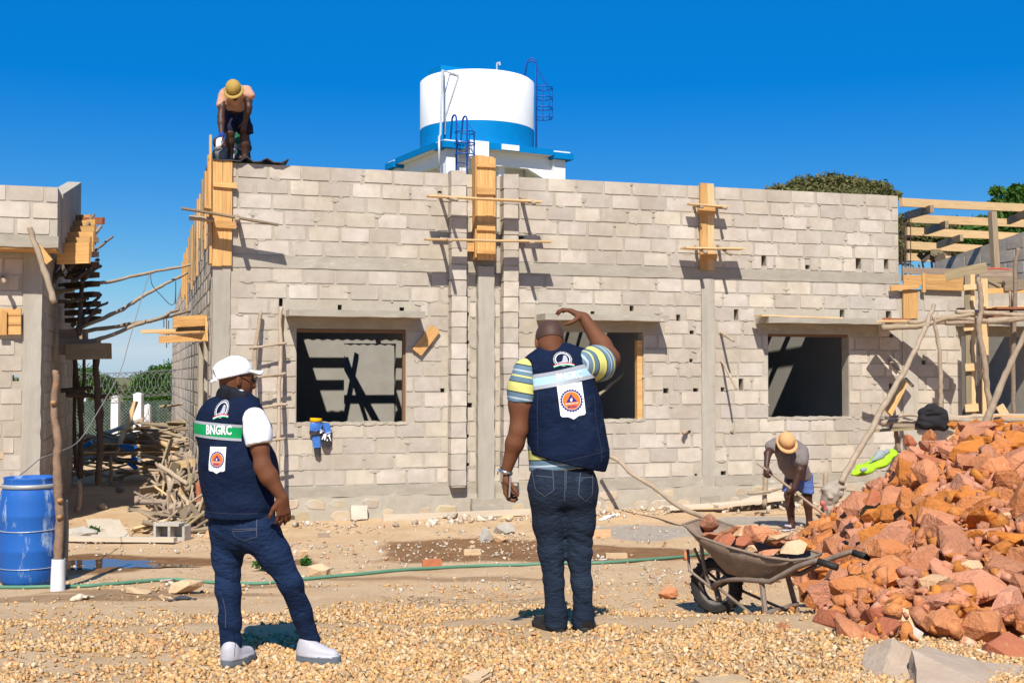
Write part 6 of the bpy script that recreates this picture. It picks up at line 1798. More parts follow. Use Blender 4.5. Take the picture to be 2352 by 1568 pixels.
stick('putlog', [wallpt(*c11(478, 738), -.08), wallpt(*c11(485, 745), .05), wallpt(*c11(600, 870), .5), wallpt(*c11(690, 965), .62)], .038, .032, M_stickp, label='forked stick poking from the wall behind the long leaning pole', cat='pole')
# upper scaffold deck
plank('scaffold_board', wallpt(2020, 742, .12), wallpt(2238, 741, .95), .30, .035, M_weath, label='broad weathered plank running out from the wall under the upper scaffold', cat='board')
def deck(pts, r, lab, mat=None, d=(17.2, 17.2)):
    n = len(pts); stick('deck_pole', [P(*c11(*p), d[0] + (d[1] - d[0]) * k / (n - 1)) for k, p in enumerate(pts)], r, r * .85, mat or M_stick, label=lab, cat='pole')
plank('scaffold_board', P(*c11(385, 372), 17.9), P(*c11(812, 376), 17.5), .30, .03, M_pine2, label='pale board at the left end of the upper scaffold deck', cat='board')
plank('scaffold_board', P(*c11(415, 352), 18.1), P(*c11(660, 362), 17.9), .12, .04, M_redwood, label='reddish board behind the pale one on the upper deck', cat='board')
deck([(400, 430), (560, 425), (760, 410), (960, 350), (1150, 320), (1330, 298)], .055, 'thick deck pole rising to the right under the upper scaffold', M_weath)
deck([(640, 390), (780, 372), (900, 345), (1100, 345), (1340, 372), (1500, 362), (1760, 320)], .05, 'long twisted deck pole of the upper scaffold')
deck([(835, 330), (1000, 345), (1200, 340)], .04, 'short pale deck pole beside the wavy upright', M_stickp)
deck([(1080, 290), (1200, 292), (1400, 300), (1700, 318)], .05, 'straight deck pole at the right of the upper scaffold')
deck([(980, 392), (1250, 380), (1500, 372), (1760, 345)], .045, 'lower edge pole of the upper scaffold deck')
for k, (xa, ya, xb, yb, w, m_) in enumerate(((1380, 260, 1760, 262, .5, M_redwood), (1370, 330, 1760, 300, .35, M_redwood), (1330, 250, 1690, 238, .12, M_pine2), (1420, 285, 1520, 305, .16, M_pine2), (1090, 262, 1165, 262, .12, M_stickd))):
    plank('scaffold_board', P(*c11(xa, ya), 17.7), P(*c11(xb, yb), 17.7), w, .03, m_, label=('broad red-brown board lying on the upper scaffold', 'second red-brown board on the upper scaffold, in front', 'narrow pale board across the red-brown ones', 'short pale offcut on the red-brown boards', 'short dark offcut left of the slim shutter')[k], cat='board')
# lower scaffold deck
deck([(400, 1300), (520, 1275), (640, 1290), (780, 1282), (1000, 1260), (1200, 1275), (1400, 1262), (1700, 1270)], .05, 'long pale pole of the lower scaffold deck', M_stickp, (16.8, 16.6))
deck([(470, 1240), (620, 1222), (740, 1225)], .028, 'thin stick at the left end of the lower deck', M_stickp, (16.6, 16.6))
deck([(480, 1325), (640, 1325), (800, 1320), (1000, 1300), (1300, 1300)], .05, 'lower edge pole of the lower scaffold deck', M_weath, (16.4, 16.4))
deck([(980, 1238), (1150, 1245), (1300, 1228), (1750, 1228)], .05, 'rear pole of the lower scaffold deck', M_stickp, (17.0, 17.0))
deck([(520, 1320), (540, 1440), (560, 1560)], .045, 'short leg under the left end of the lower deck', M_weath, (16.5, 16.5))
plank('scaffold_board', P(*c11(330, 1362), 16.5), P(*c11(770, 1335), 16.4), .28, .03, M_weath, label='weathered board on edge of the lower scaffold deck', cat='board')
plank('scaffold_board', P(*c11(1380, 1228), 17.0), P(*c11(1750, 1240), 17.0), .2, .03, M_pine, label='thin bright board on the lower deck at the right', cat='board')
plank('board_offcut', P(*c11(1465, 1135), 17.2), P(*c11(1530, 1240), 17.2), .03, .12, M_pine2, label='upright pine offcut standing on the lower deck', cat='board')
for k, (xa, ya, xb, yb, h) in enumerate(((1350, 1320, 1765, 1325, .14), (1345, 1390, 1760, 1400, .12), (1455, 1460, 1640, 1450, .18), (1645, 1480, 1900, 1460, .16), (1440, 1540, 1900, 1530, .08))):
    plank('shutter_board', P(*c10(xa, ya), 18.2), P(*c10(xb, yb), 18.3), .04, h, (M_weath, M_weath, M_weath, M_weath, M_pine)[k], label=('upper grey board of the far right beam shutter', 'second grey board of the far right beam shutter', 'stub board in front of the far right beam shutter', 'grey board at the very edge of the far right shutter', 'orange board under the far right beam shutter')[k], cat='board')
MBd().tube([P(*c10(1460, 1282), 18.0), P(*c10(1580, 1274), 18.0), P(*c10(1715, 1288), 18.0)], .012, 6).obj('red_pipe', solid('red_plastic', (.6, .08, .05), .5), I4, None, label='thin red pipe lying on the far right beam shutter', cat='pipe')
# ------------------------------------------------------------------ planks and sticks at the foot of the wall
def gp(x, y, dz=0.02): return G(x, y) + Vector((0, 0, dz))
plank('loose_plank', gp(*c19(370, 397), .045), gp(*c19(1235, 362), .045), .04, .085, M_dusty, label='long pine plank lying at the foot of the wall behind the men', cat='board')
for k, (a, b_, w, lab) in enumerate((((0, 672), (560, 650), .12, 'long pale plank at the wall foot left of the shoveller'), ((330, 672), (830, 640), .14, 'pale plank at the wall foot behind the shoveller'), ((560, 650), (1075, 590), .14, 'pale plank rising behind the shoveller legs'))):
    plank('loose_plank', gp(*c12(a[0], a[1] + 12), .06 + .03 * k), gp(*c12(b_[0], b_[1] + 16), .10 + .06 * k), .25, .04, M_dusty, label=lab, cat='board')
stick('loose_pole', [P(1382, 1038, 16.75), P(1425, 1060, 16.5), P(1445, 1083, 16.35), P(1500, 1118, 16.0), P(*c12(0, 580), 15.7), P(*c12(110, 655), 15.3), gp(*c12(330, 765), .04)], .034, .044, M_stickp, label='long pale pole leaning from the wall to the ground beside the barrow', cat='pole', jit=.006)
plank('loose_plank', gp(*c18(400, 140), .05), gp(*c18(1105, 150), .05), .10, .05, M_dusty, label='long plank lying on the sand in the alley mouth', cat='board')
for k, xo in enumerate((0, 45, 92)):
    plank('loose_plank', gp(*c18(600 + xo * 1.0, 12 + k * 3), .03), gp(*c18(645 + xo * 1.1, 128), .03), .24, .03, M_dusty, label='%s of three boards laid side by side as a walkway in the alley' % ('left', 'middle', 'right')[k], cat='board')
stick('scaffold_rail', [P(*c14(*p), 16.2) for p in ((170, 942), (340, 925), (500, 890), (600, 875), (780, 870), (930, 852), (1070, 860), (1200, 850))], .026, .024, M_stickp, label='thin horizontal pole behind the shoveller', cat='pole')
stick('short_stake', [P(*c14(365, 1080), 16.3), P(*c14(372, 850), 16.3), P(*c14(368, 680), 16.3)], .045, .045, M_stickp, label='pale stake standing left of the shoveller', cat='stake')
stick('short_stake', [P(*c14(1075, 1100), 15.9), P(*c14(1080, 850), 15.9), P(*c14(1085, 700), 15.9)], .045, .042, M_stickp, label='stake with a cement sack at its foot right of the shoveller', cat='stake')
# ------------------------------------------------------------------ broken rock
def rock_template(seed, npts=15, sx=1.0, sy=.8, sz=.62, sub=1, amp=.020):
    r = random.Random(seed); bm = bmesh.new()
    for k in range(npts):
        v = Vector((r.gauss(0, 1), r.gauss(0, 1), r.gauss(0, 1))).normalized()
        q = max(abs(v.x), abs(v.y), abs(v.z)); v = v * (.62 + .38 / q * .75) * r.uniform(.82, 1.05)
        bm.verts.new((v.x * sx * .5, v.y * sy * .5, v.z * sz * .5))
    g = bmesh.ops.convex_hull(bm, input=bm.verts)
    bmesh.ops.delete(bm, geom=[v for v in bm.verts if not v.link_faces], context='VERTS')
    bmesh.ops.dissolve_limit(bm, angle_limit=R(9), verts=bm.verts, edges=bm.edges)
    bmesh.ops.triangulate(bm, faces=bm.faces)
    for _ in range(sub):
        bmesh.ops.subdivide_edges(bm, edges=bm.edges, cuts=1, use_grid_fill=True)
        bmesh.ops.triangulate(bm, faces=[f for f in bm.faces if len(f.verts) > 3])
    if amp:
        c = np.array([v.co[:] for v in bm.verts]); n = fbm(c * 4.5 + seed * 3.1, 3)
        for v, k in zip(bm.verts, n): v.co += v.co.normalized() * float(k) * amp
    me = bpy.data.meshes.new('rock'); bm.to_mesh(me); bm.free()
    return me
M_rock = pm('orange_rock', (.60, .235, .088), (.47, .16, .057), 5, .95, 1.0, 26, .19, wid=.22, c3=(.65, .36, .19), s3=7, t3=.60, bdist=.035, obj_hue=.004)
M_rocks = pm('orange_rubble', (.58, .235, .095), (.44, .15, .056), 5, .95, .9, 40, .18, wid=.25, c3=(.60, .38, .23), s3=6, t3=.60, bdist=.02, island=True, obj_hue=.008)
M_paler = pm('pale_rock', (.62, .42, .24), (.56, .31, .15), 5, .92, .8, 30, .12, wid=.25, c3=(.50, .20, .09), s3=5, t3=.6, bdist=.02)
M_darkr = pm('dark_red_rock', (.46, .16, .075), (.34, .10, .05), 7, .92, .9, 30, .12, wid=.25, c3=(.52, .27, .17), s3=9, t3=.6, bdist=.02)
M_greyr = pm('grey_rubble_stone', (.50, .45, .38), (.36, .32, .26), 6, .95, .8, 30, .15, wid=.25, c3=(.56, .47, .36), s3=5, t3=.58, bdist=.015)
M_tan = pm('tan_stone', (.60, .43, .26), (.48, .33, .18), 6, .95, .8, 30, .15, wid=.25, c3=(.46, .36, .24), s3=5, t3=.58, bdist=.015)
ROCK = [rock_template(k + 3, 13 + k % 5, 1.0, rnd.uniform(.62, .9), rnd.uniform(.45, .72)) for k in range(14)]
for me in ROCK: me.materials.append(M_rock)
def cube_rock(seed):
    r = random.Random(seed); bm = bmesh.new()
    for x in (-1, 1):
        for y in (-1, 1):
            for z in (-1, 1): bm.verts.new((x * .5 * r.uniform(.55, 1.05), y * .38 * r.uniform(.5, 1.05), z * .3 * r.uniform(.5, 1.1)))
    bmesh.ops.convex_hull(bm, input=bm.verts); bmesh.ops.triangulate(bm, faces=bm.faces)
    me = bpy.data.meshes.new('rock'); bm.to_mesh(me); bm.free(); return me
def pile_h(x, y):
    a = (x - 2.05 - .2 * (y - 8)) / 1.75; b = (y - 6.75) / 4.1; c = (15.2 - y) / 2.6
    k = .18; h = np.minimum(a, 1.0)
    for q in (b, c):
        t = np.maximum(k - np.abs(h - q), 0) / k; h = np.minimum(h, q) - t * t * k * .25
    return 1.30 * np.maximum(h, 0)
def ptop(x, y): return tzf(x, y) + float(pile_h(np.array(x), np.array(y)))
# core of the heap
px_ = np.arange(1.7, 9.6, .12); py_ = np.arange(6.3, 15.2, .12); PX, PY = np.meshgrid(px_, py_)
PZ = tz(PX, PY) + pile_h(PX, PY) - .10 + .05 * vnoise(np.stack([PX * 4, PY * 4, PX * 0], -1))
iq = np.arange(PX.size).reshape(PX.shape)
cme = fastmesh(np.stack([PX.ravel(), PY.ravel(), PZ.ravel()], 1), np.stack([iq[:-1, :-1].ravel(), iq[:-1, 1:].ravel(), iq[1:, 1:].ravel(), iq[1:, :-1].ravel()], 1), 'heap_core')
mk('rock_rubble_core', cme, M_rocks, kind='stuff', label='packed orange rubble and dust under the big rock pile', cat='rubble')
pts_ = []
def try_pt(x, y, r, f=.80):
    for (a, b_, c_) in pts_:
        if (a - x) ** 2 + (b_ - y) ** 2 < ((r + c_) * f) ** 2: return False
    pts_.append((x, y, r)); return True
rr_ = random.Random(21)
LABR = 'angular orange-red rock in the big rock pile at the right'
def rock_obj(name, pos, size, mat=None, rot=None, label=LABR, group='rocks in the big pile', me=None, cat='rock', **t):
    me = me or rr_.choice(ROCK)
    if mat is not None and mat is not M_rock:
        me = me.copy(); me.materials.clear(); me.materials.append(mat)
    e = Euler(rot if rot else (rr_.uniform(-.7, .7), rr_.uniform(-.7, .7), rr_.uniform(0, 6.28)))
    s_ = size if isinstance(size, (tuple, list)) else (size, size * rr_.uniform(.85, 1.1), size * rr_.uniform(.85, 1.15))
    return mk(name, me, None, Matrix.Translation(pos) @ e.to_matrix().to_4x4() @ Matrix.Diagonal((*s_, 1)), None, label=label, cat=cat, group=group)
# rocks one could name
def pile_pt(x, y):
    d = ray(x, y); t = 5.0
    while t < 16 and CAMZ + d.z * t > ptop(d.x * t, d.y * t): t += .03
    return Vector((d.x * t, d.y * t, CAMZ + d.z * t))
for (x, y, s_, m_, lab) in (((*c13(725, 590), .44, M_rock, 'largest broad flat-faced orange rock in the middle of the pile')), ((*c13(955, 500), .46, M_rock, 'tall pointed smooth orange rock high on the pile')), ((*c13(740, 450), .34, M_rock, 'wide grooved orange rock above the largest one')),
        ((*c13(880, 800), .48, M_rock, 'big pinkish orange rock with a pale lower lip at the right of the pile')), ((*c13(580, 160), .30, M_darkr, 'dark red block at the top left of the pile')), ((*c13(700, 140), .36, M_rock, 'rough brown-orange rock next to the dark red block on top')),
        ((*c13(210, 670), .32, M_rock, 'upright striped orange rock above the barrow handle')), ((*c13(740, 1000), .30, M_paler, 'flat pale cream rock low on the pile')), ((*c13(525, 1190), .26, M_paler, 'pale angular rock at the foot of the pile')), ((*c13(430, 1250), .28, M_darkr, 'dark red rock at the foot of the pile')),
        ((*c13(170, 1210), .34, M_darkr, 'squarish dark red rock standing alone before the pile')), ((*c13(560, 1270), .22, M_greyr, 'dull brown rock wedged beside the dark red rock')), ((*c13(920, 890), .26, M_paler, 'yellowish rounded rock under the big pinkish one')), ((*c13(1150, 605), .2, M_paler, 'small white-faced rock near the right edge of the pile')),
        ((*c13(840, 150), .25, M_paler, 'light beige rock near the pile crest')), ((*c13(830, 60), .2, M_rock, 'small rock balanced on the pile crest under the dark cloth')), ((*c13(40, 1040), .42, M_rock, 'large smooth orange rock behind the barrow legs')), ((*c13(500, 1060), .34, M_rock, 'flat orange rock face low in the middle of the pile')),
        ((*c13(390, 760), .30, M_rock, 'overhanging flat rock casting a deep shadow in the pile')), ((*c13(420, 510), .30, M_rock, 'broad smooth orange rock under the yellow vest')), ((*c13(1150, 930), .40, M_rock, 'large rough orange rock at the right edge of the pile')), ((*c13(980, 1000), .42, M_rock, 'wide dusty orange rock low at the right')), ((*c13(1180, 1420), .4, M_darkr, 'dark rock at the lower right corner behind the slab')), ((*c13(1000, 1250), .42, M_rock, 'big orange rock just above the concrete slab')), ((*c13(800, 1250), .36, M_rock, 'blocky orange rock just above the slab, left of the big one'))):
    p = pile_pt(x, y)
    pts_.append((p.x, p.y, s_ * .42))
    rock_obj('rock', p + Vector((0, .04, -.02)), s_ * 1.05, m_, None, lab, None)
cnt = 0; tries = 0
sizes = sorted([.13 + .36 * rr_.random() ** 2.0 for _ in range(278)], reverse=True)
for s_ in sizes:
    for _ in range(60):
        x = rr_.uniform(1.9, 6.6); y = rr_.uniform(6.7, 13.0)
        if x / y > .455 or float(pile_h(np.array(x), np.array(y))) < .02: continue
        if not try_pt(x, y, s_ * .42, .76): continue
        rock_obj('rock', Vector((x, y, ptop(x, y) + s_ * .08 - .01)), s_ * 1.12, rr_.choice((M_rock, M_darkr, M_paler)) if rr_.random() < .10 else None)
        cnt += 1; break
# the many small ones, joined
def join_inst(temps, n, fpos, fsize, r, mat, name, smooth=False, **t):
    T_ = []
    for me in temps:
        v = np.empty(len(me.vertices) * 3); me.vertices.foreach_get('co', v); f = np.array([tuple(p.vertices)[:3] for p in me.polygons]); T_.append((v.reshape(-1, 3), f))
    Vs, Fs, o = [], [], 0
    for k in range(n):
        q = fpos()
        if q is None: continue
        s_ = fsize(); v, f = T_[r.randrange(len(T_))]
        Rm = np.array(Euler((r.uniform(0, 6.3), r.uniform(0, 6.3), r.uniform(0, 6.3))).to_matrix())
        Vs.append((v * (s_ * np.array([1, r.uniform(.6, 1.1), r.uniform(.5, 1.)]))) @ Rm.T + np.array(q)); Fs.append(f + o); o += len(v)
    me = fastmesh(np.concatenate(Vs), np.concatenate(Fs), name, smooth)
    return mk(name, me, mat, kind='stuff', **t)
SMALL = [cube_rock(60 + k) for k in range(12)]
def fp():
    for _ in range(20):
        x = rr_.uniform(1.8, 6.9); y = rr_.uniform(6.6, 13.8)
        h = float(pile_h(np.array(x), np.array(y)))
        if h > .01 or rr_.random() < .06: return (x, y, ptop(x, y) + rr_.uniform(-.03, .03))
join_inst(SMALL, 4200, fp, lambda: rr_.uniform(.025, .08) if rr_.random() < .7 else rr_.uniform(.08, .17), rr_, M_rocks, 'rock_rubble', label='small orange rubble filling the gaps of the rock pile', cat='rubble')

def fp2():
    for _ in range(30):
        x = rr_.uniform(3.2, 8.6); y = rr_.uniform(6.8, 13.2)
        if x / y > .47 and float(pile_h(np.array(x), np.array(y))) > .05: return (x, y, ptop(x, y) + .02)
join_inst(ROCK, 420, fp2, lambda: .14 + .26 * rr_.random() ** 2, rr_, M_rocks, 'rock_rubble', label='larger rubble on the far right flank of the rock pile', cat='rubble')
# ------------------------------------------------------------------ gravel
def chips(n, fdens, zone, smin, smax, name, seed, cols, lab, cat='gravel', lift=.3):
    g = np.random.RandomState(seed)
    X = g.uniform(zone[0], zone[1], n * 4); Y = g.uniform(zone[2], zone[3], n * 4)
    inside = np.abs(X) < .46 * Y + .2
    keep = inside & (g.uniform(0, 1, n * 4) < fdens(X, Y)); X, Y = X[keep][:n], Y[keep][:n]; n = len(X)
    S_ = smin + (smax - smin) * g.uniform(0, 1, n) ** 1.7
    base = np.array([(-1, -1, -1), (1, -1, -1), (1, 1, -1), (-1, 1, -1), (-1, -1, 1), (1, -1, 1), (1, 1, 1), (-1, 1, 1)], float) * .5
    v = base[None] * (1 + g.uniform(-.42, .25, (n, 8, 3))); v[:, 4:, :2] *= g.uniform(.35, .95, (n, 1, 1))
    v *= (S_[:, None] * np.stack([np.ones(n), g.uniform(.5, 1, n), g.uniform(.18, .55, n)], 1))[:, None, :]
    q = g.normal(size=(n, 4)); q[:, 0] += 1.0; q[:, 3] *= 2.5; q /= np.linalg.norm(q, axis=1)[:, None]
    w, a, b, c = q.T
    Rm = np.stack([1 - 2 * (b * b + c * c), 2 * (a * b - c * w), 2 * (a * c + b * w), 2 * (a * b + c * w), 1 - 2 * (a * a + c * c), 2 * (b * c - a * w), 2 * (a * c - b * w), 2 * (b * c + a * w), 1 - 2 * (a * a + b * b)], 1).reshape(n, 3, 3)
    v = np.einsum('nij,nkj->nki', Rm, v)
    Z = tz(X, Y) + S_ * lift * .5 + g.uniform(0, .6, n) * S_ * lift
    v += np.stack([X, Y, Z], 1)[:, None]
    f = np.array([(0, 3, 2, 1), (4, 5, 6, 7), (0, 1, 5, 4), (1, 2, 6, 5), (2, 3, 7, 6), (3, 0, 4, 7)])
    Fq = (np.arange(n)[:, None, None] * 8 + f[None]).reshape(-1, 4)
    me = fastmesh(v.reshape(-1, 3), Fq, name, False)
    C = np.array(cols)[g.choice(len(cols), n, p=None)] * g.uniform(.72, 1.15, (n, 1))
    ca = me.color_attributes.new('tint', 'FLOAT_COLOR', 'POINT')
    ca.data.foreach_set('color', np.repeat(np.concatenate([C, np.ones((n, 1))], 1), 8, 0).astype(np.float32).ravel())
    return mk(name, me, M_chip, kind='stuff', label=lab, cat=cat)
M_chip = pm('gravel_chip', (1, 1, 1), (.72, .70, .66), 40, .9, .3, 120, 0, attr='tint', wid=.25)
OCH = [(a * 1.12, b * 1.07, c * 1.06) for a, b, c in [(.62, .39, .16), (.60, .40, .18), (.64, .44, .22), (.54, .34, .14), (.62, .46, .27), (.58, .32, .13), (.52, .40, .25), (.64, .35, .16), (.50, .36, .20), (.68, .52, .33), (.60, .37, .15), (.57, .37, .17)]]
_patch = lambda x, y, s_, o: fbm(np.stack([x * s_, y * s_, x * 0 + o], -1), 3)
def dens_near(x, y):
    edge = 7.0 + .18 * _patch(x, y, 1.1, 3.) - .12 * (x < -1.5) * (x + 1.5) * -.6
    d = 1 - ss(edge - .75, edge + .35, y + .35 * _patch(x, y, 2.2, 14.))
    bare = ss(.2, .55, _patch(x, y * 2.0, .9, 9.)) * np.where(x < -.2, 1, .6)
    return d * (1 - .85 * bare) * (.6 + .4 * ss(-.5, .3, _patch(x, y, 2.6, 2.)))
chips(48000, dens_near, (-3.6, 3.6, 4.6, 7.6), .012, .041, 'gravel', 5, OCH, 'loose yellow-ochre crushed stone gravel in front of the men')
def dens_far(x, y):
    band = np.exp(-((y - 8.75 - .12 * x) / .55) ** 2) * ss(-2.6, -1.2, x) * (1 - ss(.4, 1.5, x))
    left = .42 * (1 - ss(7.2, 9.5, y)) * (x < .5)
    return np.clip((band * .9 + left + .10) * ss(-.5, .35, _patch(x, y, 1.3, 1.)), 0, 1)
chips(9500, dens_far, (-5.2, 4.6, 6.9, 10.6), .012, .040, 'gravel', 6, OCH, 'thinner scatter of gravel on the sand behind the men')
chips(2600, lambda x, y: .6 * ss(-.6, .6, _patch(x, y, .9, 4.)), (-7, 6.5, 10.2, 15.5), .014, .05, 'rubble', 8, [(.55, .45, .33), (.62, .52, .40), (.48, .36, .25), (.60, .34, .2), (.66, .58, .48)], 'small rubble and chips strewn on the sand before the wall', 'rubble')
def dens_foot(x, y):
    w = (x + 3.94) * -.287 + (y - 15.6) * .958
    return np.exp(-((w + .35) / .45) ** 2) * ss(-.7, .5, _patch(x, y, 1.4, 6.))
chips(2600, dens_foot, (-4.2, 5, 13.5, 18.5), .02, .11, 'rubble', 9, [(.55, .45, .33), (.64, .55, .43), (.48, .38, .28), (.60, .44, .3), (.70, .62, .52)], 'broken mortar and chips along the foot of the wall', 'rubble')
# dry twigs
m = MBd()
for k in range(90):
    if k < 45: p = G(rnd.uniform(900, 1240), rnd.uniform(1375, 1400))
    elif k < 65: p = G(rnd.uniform(170, 430), rnd.uniform(1362, 1385))
    else: p = G(rnd.uniform(60, 1500), rnd.uniform(1240, 1400))
    a = rnd.uniform(0, 6.3); L = rnd.uniform(.06, .28)
    d = Vector((math.cos(a), math.sin(a) * .5, rnd.uniform(-.03, .12)))
    m.tube([p + Vector((0, 0, .012)), p + d * L * .5 + Vector((rnd.uniform(-.02, .02), 0, .016)), p + d * L + Vector((0, 0, .012))], .003, 4)
m.obj('dry_twig', M_stick, kind='stuff', label='dry twigs and straw scattered on the gravel', cat='twigs')

# ------------------------------------------------------------------ stones and pieces one can name on the ground
def gstone(x, y, wpx, hpx, mat, lab, name='stone', cat='stone', seed=None, grp=None, flat=.7):
    p = G(x, y + hpx * .42); s_ = F / p.y
    me = rr_.choice(ROCK) if seed is None else ROCK[seed % len(ROCK)]
    return rock_obj(name, p + Vector((0, .05, hpx / s_ * .32)), (wpx / s_ * 1.12, wpx / s_ * flat, max(hpx / s_ * 1.7, .03)), mat, (rr_.uniform(-.15, .15), rr_.uniform(-.15, .15), rr_.uniform(-.4, .4) + (3.14 if rr_.random() < .5 else 0)), lab, grp, me, cat)
gstone(*c19(974, 470), 36, 46, M_greyr, 'squat brown-grey stone block standing near the wall foot', seed=1)
gstone(*c19(1085, 440), 56, 32, M_greyr, 'flat grey broken stone beside the squat block', seed=2)
gstone(*c19(1065, 498), 40, 22, M_paler, 'pink and white quartz stone before the grey ones', seed=3)
gstone(*c19(1098, 378), 40, 18, M_tan, 'tan stone lying on the long plank', seed=4)
gstone(*c18(1998, 308), 62, 40, M_tan, 'broken pale concrete lump beyond the hose by the left man', seed=5)
gstone(*c18(1905, 205), 34, 26, M_tan, 'pale stone behind the broken concrete lump', seed=6)
gstone(*c18(2185, 325), 40, 14, M_tan, 'low pale stone right of the concrete lump', seed=7)
gstone(*c18(1165, 410), 82, 50, M_tan, 'large pale tan stone lying across the hose', seed=8)
gstone(*c18(1030, 490), 38, 18, M_tan, 'small brown stone in front of the large tan one', seed=9)
gstone(*c18(860, 445), 70, 20, M_tan, 'flat bluish slab of stone left of the large tan one', seed=10)
gstone(*c18(1045, 380), 40, 12, M_greyr, 'thin pale stone behind the hose', seed=11)
gstone(*c12(15, 1235), 52, 42, M_rock, 'lone orange and pink rock left of the barrow wheel', 'rock', 'rock', seed=12)
gstone(*c12(820, 1480), 36, 22, M_rock, 'small pale orange rock in front of the barrow', 'rock', 'rock', seed=13)
gstone(*c12(655, 690), 34, 13, M_tan, 'smooth pale stone by the shoveller plank', seed=3)
gstone(*c18(480, 75), 90, 40, M_greyr, 'rough grey mortar heap at the foot of the left building', 'mortar_heap', 'mortar', seed=5, flat=.9)
gstone(*c2(1180, 1135), 46, 36, M_paler, 'broken pale block leaning on the scrap timber', seed=6)
gstone(*c2(740, 1175), 26, 18, M_tan, 'small stone in the alley shade', seed=2); gstone(*c2(620, 1265), 16, 14, M_paler, 'small pale stone at the edge of the alley shade', seed=7)
gstone(*c2(875, 1040), 26, 24, M_greyr, 'dark broken block in the alley shade', seed=9)
gstone(*c18(1330, 85), 46, 26, M_paler, 'pale chipped stone by the left man knee', seed=1)
LS_ = 'small pale stone lying on the sand between the men and the wall'
for k in range(34):
    x, y = rnd.uniform(200, 1600), rnd.uniform(1205, 1345)
    gstone(x, y, rnd.uniform(9, 20), rnd.uniform(5, 10), rnd.choice((M_tan, M_tan, M_greyr, M_tan)), LS_, grp='small stones on the sand')
def gbrick(p, L, w, h, rz, mat, name, lab, cat, tilt=0):
    m = MBd(); rough_box(m, -L / 2, L / 2, -w / 2, w / 2, 0, h, .06, .006)
    return m.obj(name, mat, Matrix.Translation(p) @ Matrix.Rotation(rz, 4, 'Z') @ Matrix.Rotation(tilt, 4, 'X'), None, label=lab, cat=cat)
M_brick = solid('red_clay', (.50, .17, .075), .9, .4, 60)
gbrick(G(*c19(660, 668)), .19, .10, .075, .15, M_brick, 'clay_brick', 'single broken red clay brick on the wet sand', 'brick')
gbrick(G(*c19(900, 592)), .18, .1, .05, -.1, M_tan, 'brick_piece', 'tan half brick on the wet sand by the man with raised arm', 'brick')
gbrick(G(*c18(2040, 106)), .13, .08, .05, .2, M_weath, 'wood_offcut', 'small grey wood offcut on the sand', 'wood')
gbrick(G(*c19(1740, 615)), .22, .08, .05, .1, M_tan, 'brick_piece', 'tan brick piece right of the man with raised arm', 'brick')
gbrick(G(*c19(1640, 492)), .28, .12, .09, .1, M_paler, 'brick_piece', 'pinkish white stone chunk near the grey cement', 'brick')
q = wallpt(*c19(230, 360), .14); gbrick(Vector((q.x, q.y, .0)), .22, .11, .19, ANG, M_block, 'leaning_block', 'pale block leaning on the stone foundation', 'block', -.25)
# broken hollow block
p = G(*c18(1085, 122)); Mh = Matrix.Translation(p) @ Matrix.Rotation(-.12, 4, 'Z')
m = MBd()
for (a, b_, c_, d_) in ((-.19, .19, 0, .03), (-.19, .12, .17, .20)): m.box(a, b_, -.10, .10, c_, d_)
for x in (-.19, -.015, .16): m.box(x, x + .03, -.098, .098, .03, .17)
m.box(-.16, .16, .07, .097, .03, .17)
fix_normals(m.mesh()); m.obj('hollow_block', M_greyr, Mh, None, label='broken hollow concrete block on its side in the alley mouth', cat='block')
# slabs in the near right corner
def slab(name, poly, Y0s, h, mat, lab):
    v = [P(x, y, Y) for (x, y), Y in zip(poly, Y0s)]; c = sum(v, Vector()) / len(v)
    n = (v[1] - v[0]).cross(v[2] - v[0]).normalized(); n = n if n.z > 0 else -n
    vv_ = [a - c for a in v] + [a - c - n * h + Vector((rnd.uniform(-.01, .01), rnd.uniform(-.01, .01), 0)) for a in v]; k = len(v)
    me = pyd(vv_, [tuple(range(k)), tuple(range(2 * k - 1, k - 1, -1))] + [(i, i + k, (i + 1) % k + k, (i + 1) % k) for i in range(k)]); fix_normals(me)
    bm = bmesh.new(); bm.from_mesh(me); bmesh.ops.triangulate(bm, faces=bm.faces)
    for _ in range(3): bmesh.ops.subdivide_edges(bm, edges=[e for e in bm.edges if e.calc_length() > .05], cuts=1); bmesh.ops.triangulate(bm, faces=[f for f in bm.faces if len(f.verts) > 3])
    cc = np.array([q.co[:] for q in bm.verts]); nn_ = fbm(cc * 9, 3)
    for q, e in zip(bm.verts, nn_): q.co += q.co.normalized() * float(e) * .02
    bm.to_mesh(me); bm.free()
    return mk(name, me, mat, Matrix.Translation(c), None, label=lab, cat='slab')
M_slab = pm('dusty_concrete_slab', (.46, .35, .255), (.37, .275, .195), 5, .95, .9, 40, 0, wid=.2)
slab('concrete_slab', [c13(410, 1495), c13(470, 1300), c13(560, 1345), c13(620, 1400), c13(625, 1560), c13(600, 1590)], [5.95, 6.15, 6.2, 6.15, 5.85, 5.8], .16, M_slab, 'broken grey concrete slab tilted at the foot of the rock pile')
slab('concrete_slab', [c13(600, 1375), c13(660, 1345), c13(780, 1385), c13(1000, 1440), c13(1260, 1470), c13(1260, 1700), c13(620, 1700)], [5.95, 6.15, 6.15, 6.1, 6.1, 5.5, 5.5], .2, M_slab, 'long dusty concrete slab in the near corner before the rock pile')
q = G(*c19(2335, 1335)); gbrick(q + Vector((.0, -.13, 0)), .24, .12, .04, .2, M_tan, 'stone_edge', 'rounded pale stone edge at the near edge of the gravel', 'stone')
slab('flat_stone', [c19(830, 1310), c19(960, 1258), c19(1000, 1275), c19(905, 1345)], [5.45, 5.62, 5.6, 5.4], .04, M_tan, 'flat tan stone lying in the near gravel')
